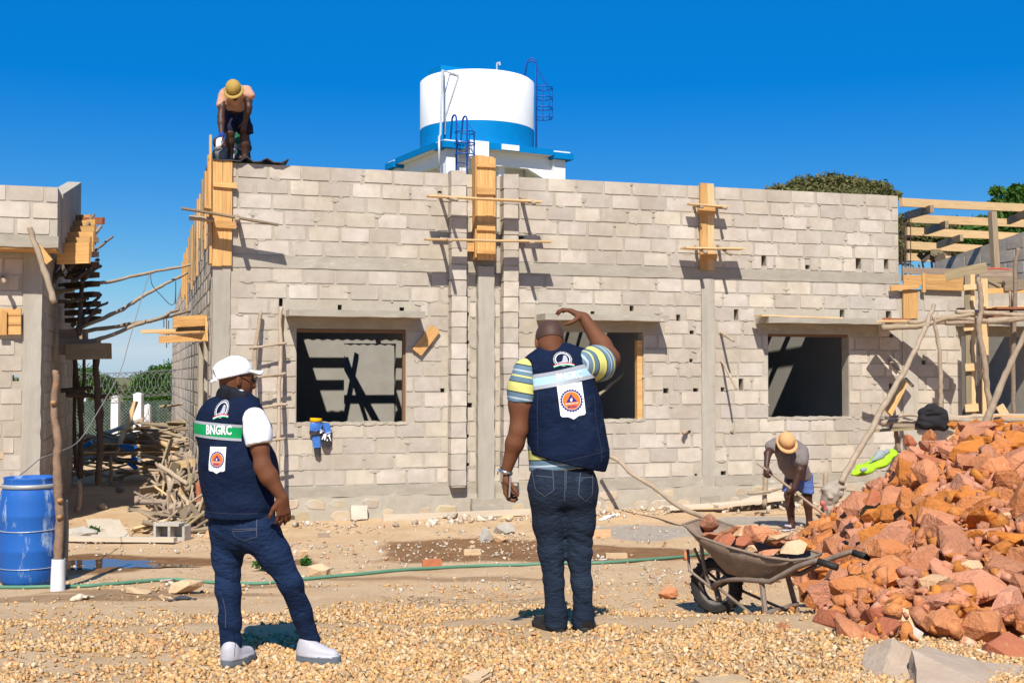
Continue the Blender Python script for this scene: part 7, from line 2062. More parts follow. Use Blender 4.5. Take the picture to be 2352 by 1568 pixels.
slab('flat_stone', [c19(905, 1335), c19(1010, 1285), c19(1012, 1300), c19(930, 1350)], [5.38, 5.55, 5.53, 5.35], .03, M_tan, 'second flat tan stone just below the first in the near gravel')
# puddle by the drum
pm_ = bpy.data.materials.new('puddle_water'); pm_.use_nodes = True; b_ = pm_.node_tree.nodes['Principled BSDF']
b_.inputs['Base Color'].default_value = (.10, .06, .035, 1); b_.inputs['Roughness'].default_value = .03; b_.inputs['Specular IOR Level'].default_value = .8
pc = G(*c18(640, 290)); bm = bmesh.new(); n = 60; vs = []
for k in range(n):
    a = 2 * math.pi * k / n; r_ = .75 + .38 * float(fbm(np.array([math.cos(a) * 1.7, math.sin(a) * 1.7, 3.3]), 3))
    x, y = pc.x + 1.05 * r_ * math.cos(a), pc.y + .42 * r_ * math.sin(a); vs.append(bm.verts.new((x, y, 0)))
bm.faces.new(vs); me = bpy.data.meshes.new('puddle'); bm.to_mesh(me); bm.free()
zz = [tzf(v.co.x, v.co.y) for v in me.vertices]; z_ = sorted(zz)[int(len(zz) * .55)] + .006
mk('puddle', me, pm_, Matrix.Translation((0, 0, z_)), None, label='shallow puddle reflecting the sky beside the blue drum', cat='puddle', kind='structure')
# ------------------------------------------------------------------ wheelbarrow
wc = G(*c12(345, 1385)); ax = Vector((.75, -.66, 0)).normalized(); la = Vector((.66, .75, 0)).normalized()
MW = Matrix((ax, la, Vector((0, 0, 1)))).transposed().to_4x4(); MW = MW @ Matrix.Scale(.9, 4); MW.translation = wc
wb = empty('wheelbarrow', MW, 'battered steel wheelbarrow loaded with orange rocks beside the rock pile', 'wheelbarrow')
M_tray = pm('cement_caked_steel', (.30, .215, .15), (.155, .11, .08), 7, .75, .5, 40, 0, wid=.25, c3=(.30, .26, .22), s3=9, t3=.58, coord='obj')
M_fr = pm('worn_dark_steel', (.27, .20, .15), (.14, .105, .08), 12, .6, .3, 60, 0, wid=.25, c3=(.26, .23, .20), s3=10, t3=.58, coord='obj')
M_tyre = pm('dusty_black_rubber', (.035, .031, .028), (.020, .018, .017), 14, .85, .4, 50, 0, c3=(.14, .11, .085), s3=8, t3=.6, coord='obj')
M_rim = pm('dirty_grey_rim', (.19, .16, .135), (.10, .085, .07), 14, .7, .4, 50, 0, coord='obj')
wr_ = .225
wh = empty('wheel', MW @ Matrix.Translation((0, 0, wr_)) @ Matrix.Rotation(R(90), 4, 'X'), parent=wb); MWH = WM[wh.name]
prof = [(.150, -.040), (.165, -.052), (.200, -.055), (.218, -.040), (.225, -.015), (.226, 0), (.225, .015), (.218, .040), (.200, .055), (.165, .052), (.150, .040)]
v, f = lathe(prof, 44)
ty = MBd().add(v, f)
for k in range(22):
    a = 2 * math.pi * k / 22
    for s_ in (-1, 1):
        Mx = Matrix.Rotation(a + s_ * .06, 4, 'Z') @ Matrix.Translation((.219, 0, s_ * .022)) @ Matrix.Rotation(s_ * .5, 4, 'X')
        ty.box(-.004, .012, -.010, .010, -.018, .018, Mx)
ty.obj('tyre', M_tyre, MWH, wh, smooth=False)
v, f = lathe([(.150, -.036), (.135, -.036), (.128, -.026), (.128, .026), (.135, .036), (.150, .036)], 36); rm = MBd().add(v, f)
v, f = lathe([(.0, -.05), (.03, -.05), (.036, -.03), (.036, .03), (.03, .05), (.0, .05)], 16); rm.add(v, f)
for k in range(3):
    a = 2 * math.pi * k / 3 + .5
    rm.tube([(.03 * math.cos(a), .03 * math.sin(a), 0), (.13 * math.cos(a + .25), .13 * math.sin(a + .25), 0)], [.022, .026], 8)
rm.obj('rim', M_rim, MWH, wh, smooth=True)
# tray: rim outline and floor outline in barrow coordinates (x towards the handles)
rim_ = [(-.17, -.22, .725), (-.19, 0, .735), (-.17, .22, .725), (.02, .31, .665), (.30, .335, .60), (.62, .32, .555), (.80, .24, .535), (.83, 0, .53), (.80, -.24, .535), (.62, -.32, .555), (.30, -.335, .60), (.02, -.31, .665)]
flo_ = [(.10, -.13, .42), (.09, 0, .42), (.10, .13, .42), (.20, .17, .37), (.36, .18, .345), (.52, .17, .345), (.60, .12, .36), (.62, 0, .36), (.60, -.12, .36), (.52, -.17, .345), (.36, -.18, .345), (.20, -.17, .37)]
n = 12; v = []; f = []
def _mid(a, b, t, bul): return tuple(a[i] + (b[i] - a[i]) * t for i in range(3))
layers = [rim_, [_mid(r_, q, .35, 0) for r_, q in zip(rim_, flo_)], [_mid(r_, q, .75, 0) for r_, q in zip(rim_, flo_)], flo_]
def dent(p, k): return Vector(p) + Vector((0, 0, 0)) + Vector((float(vnoise(np.array(p) * 7)), float(vnoise(np.array(p) * 7 + 9)), float(vnoise(np.array(p) * 7 + 5)))) * .012
for L_ in layers: v += [dent(p, 0) for p in L_]
for i in range(3):
    for k in range(n):
        j = (k + 1) % n; f.append((i * n + k, i * n + j, (i + 1) * n + j, (i + 1) * n + k))
f.append(tuple(3 * n + k for k in range(n)))
me = pyd(v, f, 'tray')
tr = mk('tray', me, M_tray, MW, wb); md = tr.modifiers.new('thick', 'SOLIDIFY'); md.thickness = .006; md.offset = 0
for p_ in me.polygons: p_.use_smooth = True
rl = [dent(p, 0) + Vector((0, 0, .002)) for p in rim_]; MBd().tube(rl + [rl[0]], .011, 7, cap=False).obj('tray_lip', M_tray, MW, tr, smooth=True)
for s_, nm in ((-1, 'near'), (1, 'far')):
    y = s_ * .24
    m = MBd(); m.tube([(-.0, s_ * .075, wr_), (.12, s_ * .10, .30), (.30, s_ * .17, .335), (.62, y, .36), (.86, s_ * .27, .50), (1.02, s_ * .285, .565), (1.17, s_ * .285, .535)], .021, 8)
    m.obj('handle', M_fr, MW, wb, smooth=True)
    MBd().tube([(1.04, s_ * .285, .563), (1.19, s_ * .285, .532)], .026, 8).obj('grip', M_bsole, MW, wb, smooth=True)
    m = MBd(); m.tube([(.52, s_ * .20, .37), (.60, s_ * .25, .0)], .022, 6); m.obj('leg', M_fr, MW, wb)
    MBd().tube([(.58, s_ * .25, .03), (.08, s_ * .085, wr_ - .0)], .013, 6).obj('stay', M_fr, MW, wb)
    MBd().tube([(-.02, s_ * .075, wr_), (-.06, s_ * .10, .42), (-.07, s_ * .12, .60)], .016, 6).obj('fork_strut', M_fr, MW, wb)
    MBd().tube([(0, s_ * .085, wr_), (-.19, s_ * .10, .34), (-.24, s_ * .05, .50)], .012, 6).obj('wheel_guard', M_fr, MW, wb)
MBd().tube([(.0, -.10, wr_), (.0, .10, wr_)], .014, 8).obj('axle', M_fr, MW, wb)
MBd().tube([(.588, -.25, .12), (.588, .25, .12)], .018, 6).obj('leg_brace', M_fr, MW, wb); MBd().tube([(.53, -.21, .345), (.53, .21, .345)], .018, 6).obj('leg_brace', M_fr, MW, wb)
for k, (x, y, z, s_, m_, lab) in enumerate(((-.05, -.02, .66, .26, M_rock, 'orange rock at the wheel end of the barrow load'), (.12, -.12, .58, .22, M_rock, 'orange rock in the near front of the barrow load'), (.22, .10, .60, .26, M_paler, 'pale yellowish upright rock in the barrow'), (.30, -.10, .55, .22, M_darkr, 'deep orange rock in the middle of the barrow'),
        (.48, .08, .585, .36, M_paler, 'long pale slab of rock lying on the barrow load'), (.56, -.14, .50, .2, M_rock, 'reddish rock at the near side of the barrow'), (.40, .22, .56, .24, M_rock, 'orange rock at the far side of the barrow'), (.70, -.02, .52, .22, M_tan, 'tan rock standing at the handle end of the barrow'), (.64, .2, .53, .2, M_rock, 'orange rock at the far handle corner of the barrow'), (.1, .14, .60, .2, M_rock, 'small orange rock at the far front of the barrow'), (.0, -.12, .60, .2, M_rock, 'reddish rock tucked at the near front lip of the barrow'), (.36, .0, .62, .24, M_rock, 'orange rock on top of the barrow load'), (.2, -.2, .56, .17, M_darkr, 'small dark orange rock at the near rim of the barrow'), (.5, .24, .53, .17, M_rock, 'small orange rock at the far rim of the barrow'), (.44, -.22, .52, .16, M_paler, 'small pale rock at the near rim of the barrow'))):
    rock_obj('rock', MW @ Vector((x, y, z + .06)), (s_ * 1.15, s_ * .95, s_ * .85) if k != 4 else (.36, .16, .13), m_, None if k != 4 else (.1, -.15, -.9), lab, 'rocks loaded in the barrow')
# ------------------------------------------------------------------ bright vest and dark cloth left lying, cement sack
M_hv = solid('fluorescent_yellow_cloth', (.36, .60, .02), .8, .3, 200, .04); M_hvs = solid('grey_reflective_strip', (.30, .33, .31), .7)
def crumple(name, pts, mat, lab, cat, vox=.012, amp=.02, parts=(), disp=None):
    c = pts[0][0]; root = empty(name, c, lab, cat)
    for nm, pl, m_ in [('cloth', pts, mat)] + list(parts):
        s_ = SDF()
        for i in range(len(pl) - 1):
            s_.cap(pl[i][0], pl[i + 1][0], pl[i][1], pl[i + 1][1], .05, pl[i][2] if len(pl[i]) > 2 else None, .45)
        body(nm, s_, vox, m_, root, disp or folds(amp, 9, 9, 14, 3), 1)
    return root
hp2 = lambda x, y, d=0: pile_pt(*c13(x, y)) + Vector((0, -.02, .03 + d))
up_ = (-.25, -.35, .9)
def hvp(x, y, Y):
    q = pile_pt(*c13(x, y)); return q + Vector((0, -.03, .05)) if q.y < 13.5 else P(*c13(x, y), Y)
crumple('safety_vest', [(hvp(255, 350, 10.6), .04, up_), (hvp(320, 325, 10.7), .075, up_), (hvp(400, 285, 10.8), .095, up_), (hvp(470, 235, 10.9), .075, up_)], M_hv, 'fluorescent yellow safety vest thrown on the left slope of the rock pile', 'safety vest', .012, .018,
        [('reflective_strip', [(hvp(345, 285, 10.72), .024), (hvp(400, 250, 10.78), .03), (hvp(450, 222, 10.86), .026)], M_hvs), ('reflective_strip', [(hvp(300, 330, 10.55), .02), (hvp(355, 300, 10.58), .02)], M_hvs)])
kp = lambda x, y, Y: P(*c11(x, y), Y)
crumple('dark_jacket', [(kp(755, 1290, 16.2), .07), (kp(785, 1200, 16.2), .065), (kp(850, 1165, 16.2), .075), (kp(930, 1210, 16.2), .09), (kp(955, 1300, 16.2), .09), (kp(860, 1290, 16.2), .10), (kp(790, 1310, 16.15), .08)], solid('black_cloth', (.022, .020, .022), .9, .3, 150), 'dark jacket draped over the lower scaffold deck', 'jacket', .012, .014)
bp_ = lambda x, y, Y: P(*c12(x, y), Y)
crumple('cement_sack', [(bp_(1110, 660, 15.3), .09), (bp_(1135, 560, 15.3), .12), (bp_(1190, 500, 15.3), .10)], solid('dusty_paper', (.36, .31, .25), .9, .3, 80), 'dusty torn cement sack between the shoveller and the rock pile', 'sack', .014, .025, [('red_print', [(bp_(1085, 620, 15.2), .045), (bp_(1095, 655, 15.2), .05)], solid('faded_red_print', (.50, .16, .13), .9))])
# white plastic scrap, dark rag, paper bag
for (pts, m_, lab, nm) in (([(c19(1650, 395), .03), (c19(1690, 380), .04), (c19(1735, 365), .03)], M_wprint, 'scrap of white plastic near the wall foot', 'plastic_scrap'), ([(c18(440, 515), .02), (c18(500, 500), .045), (c18(580, 490), .02)], solid('cream_paper', (.62, .52, .36), .9), 'torn cream paper bag on the ground left of the stones', 'paper_bag'), ([(c18(1075, 512), .02), (c18(1140, 500), .035), (c18(1220, 500), .02)], solid('grey_rag', (.06, .06, .07), .9), 'dark grey rag on the ground by the large tan stone', 'rag'), ([(c18(1085, 115), .05), (c18(1150, 110), .06)], solid('pale_plastic', (.60, .50, .58), .5), 'crumpled pale plastic bag beside the hollow block', 'plastic_bag'), ([(c19(1600, 628), .012), (c19(1740, 622), .014)], solid('clear_plastic', (.62, .60, .58), .3), 'flat clear plastic bottle on the wet sand', 'bottle')):
    s_ = SDF(); q = [(G(*p) + Vector((0, 0, r_ * .5)), r_) for p, r_ in pts]
    root = empty(nm, q[0][0], lab, nm.replace('_', ' '))
    for i in range(len(q) - 1): s_.cap(q[i][0], q[i + 1][0], q[i][1], q[i + 1][1], .03, (0, 0, 1), .5)
    body('sheet', s_, .008, m_, root, folds(.012, 22, 22, 30, 5), 1)
# ================================================================= shoveller by the rock pile
M_gtee = solid('faded_grey_cotton', (.20, .17, .155), .95, .25, 150, .06); M_bsh = solid('worn_blue_cotton', (.10, .17, .42), .9, .3, 120, .10)
M_hat2 = pm('scuffed_orange_helmet', (.60, .30, .14), (.55, .36, .14), 10, .6, .15, 60, 0, c3=(.60, .16, .09), s3=9, t3=.58)
M_hat1 = pm('dull_yellow_helmet', (.44, .29, .065), (.33, .21, .045), 10, .55, .3, 120, 0)
M_pink = solid('faded_pink_cotton', (.52, .29, .20), .95, .25, 150, .06); M_navys = solid('dark_navy_cotton', (.012, .014, .035), .9, .3, 120)
def helmet(root, c, fwd, up, mat, s_=1.0):
    f = Vector(fwd).normalized(); u = Vector(up); u = (u - f * u.dot(f)).normalized(); r = f.cross(u)
    d = SDF(); d.ell(c + u * .01, (f, r, u), (.135 * s_, .118 * s_, .115 * s_), .02); d.cut(c - u * .02, -u)
    d.cap(c + u * .05 - f * .06, c + u * .11 * s_ + f * .02, .02, .012, .03)
    o = body('helmet', d, .009, mat, root)
    b = MBd(); v = []; fc = []; n = 28
    for k in range(n):
        a = 2 * math.pi * k / n
        ex = .028 + (.03 if math.cos(a) > 0 else 0) * math.cos(a)
        for (rr, dz) in ((0, .0), (ex * s_, -.018), (ex * s_, -.026), (0, -.010)):
            v.append(c - u * .014 + f * math.cos(a) * (.133 * s_ + rr) + r * math.sin(a) * (.116 * s_ + rr) + u * dz)
    for k in range(n):
        j = (k + 1) % n
        for i in range(4): fc.append((k * 4 + i, j * 4 + i, j * 4 + (i + 1) % 4, k * 4 + (i + 1) % 4))
    me = b.add(v, fc).mesh(); fix_normals(me)
    mk('helmet_brim', me, mat, I4, o, smooth=True)
def shoveller():
    Y0 = 14.95
    j = lambda x, y, dy=0.0: P(*c14(x, y), Y0 + dy)
    g0 = j(690, 1360); root = empty('person', Vector((g0.x, Y0, 0)), 'person in orange helmet, grey shirt and blue shorts bending over a shovel', 'person')
    b = SDF()
    hc = j(625, 345, -.42); hf = Vector((.25, -.62, -.74)).normalized(); hu = Vector((-.05, -.75, .66)).normalized()
    head(b, hc, hf, hu, .95)
    b.cap(j(690, 400, -.25), hc, .062, .056, .03)
    ls, le, lw = j(478, 372, -.22), j(405, 470, -.35), j(388, 630, -.45)
    b.chain([ls, le, lw], [.058, .044, .032], .03)
    sd_ = (j(1090, 1200, -.3) - j(285, 580, -.5)).normalized()
    hand(b, lw, j(385, 680, -.48) - lw, Vector((.6, .6, .2)), Vector((.5, -.3, .6)), 1.35, 1.05)
    rs, re, rw = j(810, 470, -.20), j(782, 660, -.42), j(712, 880, -.44)
    b.chain([rs, re, rw], [.058, .045, .032], .03)
    hand(b, rw, j(690, 930, -.40) - rw, Vector((-.4, .75, -.1)), Vector((-.6, -.4, .5)), 1.35, 1.05)
    b.cap(j(660, 430, -.2), j(770, 720, .02), .10, .11, .04)
    for (hp, kn, an, dy) in (((680, 800), (655, 960), (690, 1330), -.05), ((850, 800), (868, 960), (895, 1260), .10)):
        b.chain([j(*hp, dy * .5), j(*kn, dy - .05), j(*kn, dy - .05).lerp(j(*an, dy), .35), j(*an, dy)], [.085, .058, .055, .038], .03)
    a1 = j(690, 1345, -.05); a1.z = .06
    b.chain([a1, a1 + Vector((-.10, -.10, -.025))], [.038, .030], .03); a2 = j(895, 1260, .1)
    b.cap(a2, Vector((a2.x + .01, a2.y, .08)), .038, .040, .02); b.cap(Vector((a2.x, a2.y, .06)), Vector((a2.x + .07, a2.y - .12, .03)), .038, .03, .03)
    body('body', b, .010, M_skin2, root)
    t = SDF(); F_ = Vector((.2, -.75, -.5)).normalized()
    t.cap(j(640, 430, -.2), j(690, 560, -.14), .17, .165, .05, F_, .72); t.cap(j(690, 560, -.14), j(770, 745, .0), .165, .165, .05, F_, .78)
    t.cap(j(500, 372, -.22), j(790, 430, -.2), .075, .085, .06)
    t.chain([j(490, 360, -.22), j(455, 395, -.26)], [.082, .082], .04); t.chain([j(800, 450, -.2), j(800, 560, -.34)], [.088, .095], .04)
    t.cut(j(770, 775, 0), Vector((-.1, 0, -1)))
    t.sub(hc + Vector((0, -.05, -.02)), j(680, 400, -.3), .085, .055, .03)
    body('tee_shirt', t, .011, M_gtee, root, folds(.010, 9, 9, 14, 3))
    s_ = SDF(); s_.cap(j(765, 700, .02), j(765, 760, .02), .150, .155, .04, (0, 1, 0), .8)
    s_.chain([j(690, 770, 0), j(655, 935, -.06)], [.10, .092], .05); s_.chain([j(845, 770, .05), j(868, 915, .03)], [.10, .092], .05)
    s_.cut(j(760, 930), Vector((-.1, 0, -1)))
    body('shorts', s_, .011, M_bsh, root, folds(.009, 8, 8, 13, 8))
    helmet(root, hc + hu * .04, hf, hu, M_hat2, .86)
    fl = SDF(); q = Vector((a1.x - .05, a1.y - .05, .02)); fl.cap(q + Vector((.07, .06, 0)), q + Vector((-.07, -.08, 0)), .042, .046, .02, (0, 0, 1), .3); fl.cap(q + Vector((-.045, -.02, .05)), q + Vector((.0, -.07, .05)), .018, .018, .02)
    body('sandal', fl, .008, M_shoe, root)
    a, c = j(285, 580, -.52), j(1090, 1205, -.30)
    sh_ = empty('shovel', c, 'long wooden handled shovel held by the bending worker', 'shovel')
    stick('handle', [a, a.lerp(c, .5), c], .019, .021, M_stickp, sh_, .001)
    bl = MBd(); d = (c - a).normalized(); r = d.cross(Vector((0, -.5, 1))).normalized(); n_ = r.cross(d); n = 6
    v = []; f = []
    for i in range(n + 1):
        w = .11 * (1 - max(0, (i / n - .6)) * 1.6)
        for k in range(5):
            t_ = k / 4 * 2 - 1; v.append(c + d * (.26 * i / n - .02) + r * w * t_ + n_ * (.03 * t_ * t_ - .01))
    for i in range(n):
        for k in range(4): f.append((i * 5 + k, i * 5 + k + 1, i * 5 + k + 6, i * 5 + k + 5))
    o = bl.add(v, f).obj('blade', M_fr, I4, sh_, smooth=True); md = o.modifiers.new('thick', 'SOLIDIFY'); md.thickness = .005
shoveller()
# ================================================================= worker standing on the corner of the wall
def roofer():
    ft = wallpt(*c5(640, 905), -.25); Y0 = ft.y; zt = ZT + .035
    j = lambda x, y, dy=0.0: P(*c5(x, y), Y0 + dy)
    root = empty('person', Vector((ft.x, ft.y, zt)), 'person in yellow helmet, pink shirt and dark shorts stooping on the wall corner', 'person')
    b = SDF()
    hc = j(620, 235, -.42); hf = Vector((.06, -.55, -.83)).normalized(); hu = Vector((0, -.8, .6)).normalized()
    head(b, hc, hf, hu, .95)
    b.cap(j(635, 230, -.22), hc, .062, .056, .03)
    ls, le, lw = j(512, 300, -.22), j(493, 490, -.30), j(500, 680, -.38)
    b.chain([ls, ls.lerp(le, .5), le], [.054, .050, .042], .03); b.chain([le, le.lerp(lw, .3), lw], [.046, .047, .032], .03)
    hand(b, lw, j(478, 760, -.40) - lw, Vector((.6, .5, 0)), Vector((.5, -.6, 0)), .9, 1.05)
    rs, re, rw = j(758, 260, -.18), j(765, 400, -.22), j(725, 545, -.16)
    b.chain([rs, rs.lerp(re, .5), re], [.054, .050, .042], .03); b.chain([re, re.lerp(rw, .3), rw], [.046, .046, .032], .03)
    hand(b, rw, j(715, 610, -.14) - rw, Vector((-.3, .8, -.2)), Vector((-.8, -.2, 0)), .6, 1.05)
    b.cap(j(630, 280, -.15), j(640, 440, .1), .11, .12, .04)
    for (hp, kn, an, dk) in (((590, 500), (582, 650), (582, 880), -.10), ((700, 500), (725, 690), (730, 880), -.02)):
        k_, a_ = j(*kn, dk), j(*an, .02); a_.z = zt + .08
        b.chain([j(*hp, .08), k_, k_.lerp(a_, .35), a_], [.09, .060, .060, .042], .03)
        b.chain([Vector((a_.x, a_.y, zt + .045)), Vector((a_.x - .02, a_.y - .16, zt + .035))], [.045, .034], .03)
    body('body', b, .010, M_skin2, root)
    t = SDF(); F_ = Vector((0, -.6, -.8)).normalized()
    t.cap(j(630, 265, -.2), j(635, 330, -.08), .155, .148, .05, F_, .72); t.cap(j(635, 330, -.08), j(640, 415, .06), .148, .135, .05, F_, .8)
    t.cap(j(520, 285, -.2), j(745, 235, -.17), .064, .066, .06)
    t.chain([j(515, 290, -.2), j(497, 375, -.24)], [.070, .076], .04); t.chain([j(750, 245, -.17), j(775, 285, -.2)], [.072, .078], .04)
    t.cut(j(497, 382, -.24), (-.3, -.1, -1), ) if False else None
    body('tee_shirt', t, .011, M_pink, root, folds(.010, 9, 9, 14, 5))
    s_ = SDF(); s_.cap(j(635, 400, .10), j(640, 460, .10), .148, .155, .04, (0, 1, 0), .85)
    s_.chain([j(590, 480, .08), j(575, 620, -.08)], [.10, .090], .04); s_.chain([j(700, 480, .08), j(735, 655, -.01)], [.105, .110], .04)
    s_.cut(j(650, 662), Vector((.05, 0, -1)))
    body('shorts', s_, .011, M_navys, root, folds(.009, 8, 8, 13, 9))
    helmet(root, hc + hu * .04, hf, hu, M_hat1, .86)
    gl = SDF(); gl.cap(j(488, 725, -.39), j(470, 770, -.41), .047, .043, .02); body('white_glove', gl, .009, M_wshirt, root, folds(.006, 30, 30, 30, 3))
    wb_ = SDF(); wb_.cap(j(500, 672, -.38), j(496, 692, -.38), .043, .043, .01); body('wrist_band', wb_, .009, solid('blue_cloth', (.02, .05, .25), .9), root)
roofer()
# ================================================================= helper crouching behind, seen between his legs
def helper():
    Y0 = wallpt(*c5(640, 905), -.25).y + .62; zt = ZT - .05
    j = lambda x, y, dy=0.0: P(*c5(x, y), Y0 + dy)
    g0 = j(640, 800); root = empty('person', Vector((g0.x, g0.y, zt)), 'person in green sports jersey crouching behind the stooping worker on the wall', 'person')
    b = SDF(); hc = j(730, 590, -.1)
    head(b, hc, Vector((-.1, -.6, -.8)), Vector((0, -.8, .6)), .92)
    b.cap(j(690, 650, 0), hc, .06, .055, .03)
    b.cap(j(650, 700, .05), j(640, 880, .1), .10, .11, .04)
    b.chain([j(575, 700, 0), j(535, 790, -.12), j(510, 800, -.35)], [.055, .045, .034], .03)
    hand(b, j(510, 800, -.35), Vector((-.4, -.7, -.5)), Vector((.3, 0, -1)), Vector((.6, -.6, .2)), 1.0, 1.05)
    b.chain([j(735, 700, 0), j(760, 800, -.1), j(700, 870, -.25)], [.055, .045, .034], .03)
    hand(b, j(700, 870, -.25), Vector((-.4, -.7, -.3)), Vector((.1, 0, -1)), Vector((-.6, -.6, .2)), .6, 1.05)
    for sx in (-1, 1):
        h_ = j(640 + sx * 50, 900, .2); b.chain([h_, h_ + Vector((sx * .12, -.28, .18)), h_ + Vector((sx * .13, -.10, -.16))], [.08, .06, .042], .03)
        b.cap(Vector((h_.x + sx * .13, h_.y - .1, zt + .04)), Vector((h_.x + sx * .15, h_.y - .26, zt + .035)), .042, .034, .03)
    body('body', b, .011, M_skin2, root)
    t = SDF(); t.cap(j(650, 745, .03), j(640, 900, .1), .165, .17, .05, (0, 1, 0), .75)
    t.cap(j(622, 650, -.02), j(612, 740, -.04), .035, .07, .04); t.cap(j(690, 650, 0), j(680, 740, -.02), .035, .08, .04)
    t.sub(j(560, 660, -.05), j(570, 735, -.05), .06, .06, .03); t.sub(j(735, 640, -.05), j(735, 730, -.05), .06, .06, .03)
    jo = body('jersey', t, .011, solid('green_jersey_cloth', (.012, .10, .055), .85, .2, 120), root, folds(.006, 9, 9, 14, 5))
    bv = bvh_of(jo); Xv, Zv, Nv = Vector((1, 0, 0)), Vector((0, 0, 1)), Vector((0, -1, 0))
    for s_, w, h, x, y in (('4', .05, .07, 625, 775), ('BEE', .09, .06, 668, 780), ('23', .22, .15, 655, 842)):
        try: lay_flat('lettering', bv, *text2(s_, h, .02, w), j(x, y, -.1), Xv, Zv, Nv, .006, M_wprint if s_ != 'BEE' else M_gprint, jo, .06)
        except Exception: pass
helper()
# grey rag bundle and roofing sheet on the corner
rag = empty('rag_bundle', P(*c5(465, 865), wallpt(*c5(465, 905), -.1).y), 'grey bundle of rags on the wall corner at the hand of the worker', 'rag')
s_ = SDF(); yy = wallpt(*c5(465, 905), -.12).y
s_.chain([P(*c5(415, 885), yy), P(*c5(450, 860), yy), P(*c5(500, 870), yy), P(*c5(520, 835), yy)], [.06, .09, .085, .05], .05)
body('cloth', s_, .010, solid('grey_rag_cloth', (.15, .16, .17), .9, .3, 100), rag, folds(.035, 12, 12, 14, 5), 1)
a, b2 = S(c5(345, 0)[0], -.2), S(c5(1145, 0)[0])
m = MBd(); v = []; f = []; n = 120; L_ = b2 - a
def rib(x):
    d = min(abs(x - L_ * q) for q in (.47, .725, .985)); return .055 * max(0, 1 - d / .085) ** .8 if d < .085 else 0
for i in range(n + 1):
    x = L_ * i / n
    for y in (-.07, .9): v.append((a + x, y, ZT + .012 + rib(x) + (.004 * math.sin(x * 30))))
for i in range(n): f.append((2 * i, 2 * i + 2, 2 * i + 3, 2 * i + 1))
o = m.add(v, f).obj('roofing_sheet', M_roof, MB, None, label='dark ribbed roofing sheet lying on the wall corner under the worker', cat='roofing sheet'); md = o.modifiers.new('thick', 'SOLIDIFY'); md.thickness = .012
# ------------------------------------------------------------------ scrap timber heap between the buildings
ra = random.Random(5)
def heap_h(x, y):
    d = ((x + 6.6) / 2.6) ** 2 + ((y - 23.2) / 2.6) ** 2
    return max(0, 1.05 * (1 - d)) + .0
SCR = 'weathered board or stick in the scrap timber heap at the back of the alley'
for k in range(150):
    x = ra.uniform(-8.9, -4.4); y = ra.uniform(20.9, 24.5)
    h = heap_h(x, y)
    if h < .04: continue
    z = h * ra.uniform(.6, 1.0) + .03; a = ra.choice((0, 0, .2, -.2, .5, 2.9)) + ra.uniform(-.4, .4); L = ra.uniform(.5, 1.7)
    d = Vector((math.cos(a), math.sin(a) * .8, ra.uniform(-.3, .3))) * L / 2; p = Vector((x, y, z))
    if ra.random() < .55: plank('scrap_board', p - d, p + d, ra.uniform(.07, .16), .025, ra.choice((M_weath, M_weath, M_weath, M_pine2)), roll=ra.uniform(-.8, .8), label=SCR, cat='board', group='scrap timber heap', jag=.02)
    else: stick('scrap_stick', [p - d, p + d], ra.uniform(.02, .04), .02, ra.choice((M_stick, M_stick, M_weath)), label=SCR, cat='board', group='scrap timber heap', seg=5, k=2)
for (a, b_, w, m_, lab) in (((1000, 402), (832, 832), .15, M_pine2, 'long pale plank leaning on the scrap heap in the alley'), ((935, 610), (1060, 590), .28, M_pine2, 'wide pale board lying on top of the scrap heap'), ((610, 695), (665, 660), .12, M_weath, 'short board sticking up at the left of the scrap heap'), ((745, 680), (845, 725), .14, M_weath, 'dark board slanting in the scrap heap left of the long plank'), ((1000, 575), (1140, 690), .05, M_stick, 'crooked stick over the top right of the scrap heap'), ((1170, 690), (1262, 740), .12, M_pine2, 'pale board at the right end of the scrap heap')):
    plank('scrap_board', P(*c2(*b_), 21.6), P(*c2(*a), 21.9), w, .03, m_, label=lab, cat='board')
for (x, y) in ((640, 718), (920, 728), (965, 745), (1005, 830), (975, 872)):
    q = P(*c2(x, y), 21.2); MBd().box(-.09, .09, -.05, .05, -.03, .03, Matrix.Rotation(ra.uniform(-.6, .6), 4, 'Y')).obj('blue_scrap', solid('blue_plastic_scrap', (.02, .20, .62), .5), Matrix.Translation(q), None, label='scrap of bright blue plastic in the scrap timber heap', cat='scrap', group='blue plastic scraps in the heap')
# nearer heap beside the corner of the long building
SC2 = 'stick or board in the tangled scrap timber at the building corner'
for k in range(115):
    px, py = ra.uniform(1165, 1480), ra.uniform(880, 1370)
    if py < 880 + (1480 - px) * .35 and ra.random() < .7: continue
    Y = 15.9 - (py - 880) / 500 * 1.3 + ra.uniform(-.2, .2); p = P(*c2(px, py), Y)
    if p.z < .03: p.z = .05
    a = ra.gauss(1.35, .5) if ra.random() < .5 else ra.uniform(-.6, .8); L = ra.uniform(.35, .95)
    d = Vector((math.cos(a) * ra.choice((1, 1, -1)), ra.uniform(-.25, .25), math.sin(a))) * L / 2
    if ra.random() < .4: plank('scrap_board', p - d, p + d, ra.uniform(.06, .15), .025, ra.choice((M_weath, M_weath, M_weath, M_pine2)), roll=ra.uniform(-.9, .9), label=SC2, cat='board', group='tangled scrap timber', jag=.02)
    else: stick('scrap_stick', [p - d, p - d * .2 + Vector((ra.uniform(-.05, .05), 0, ra.uniform(-.03, .03))), p + d], ra.uniform(.018, .045), .02, ra.choice((M_stick, M_stickp, M_weath)), label=SC2, cat='board', group='tangled scrap timber', seg=6, k=3)
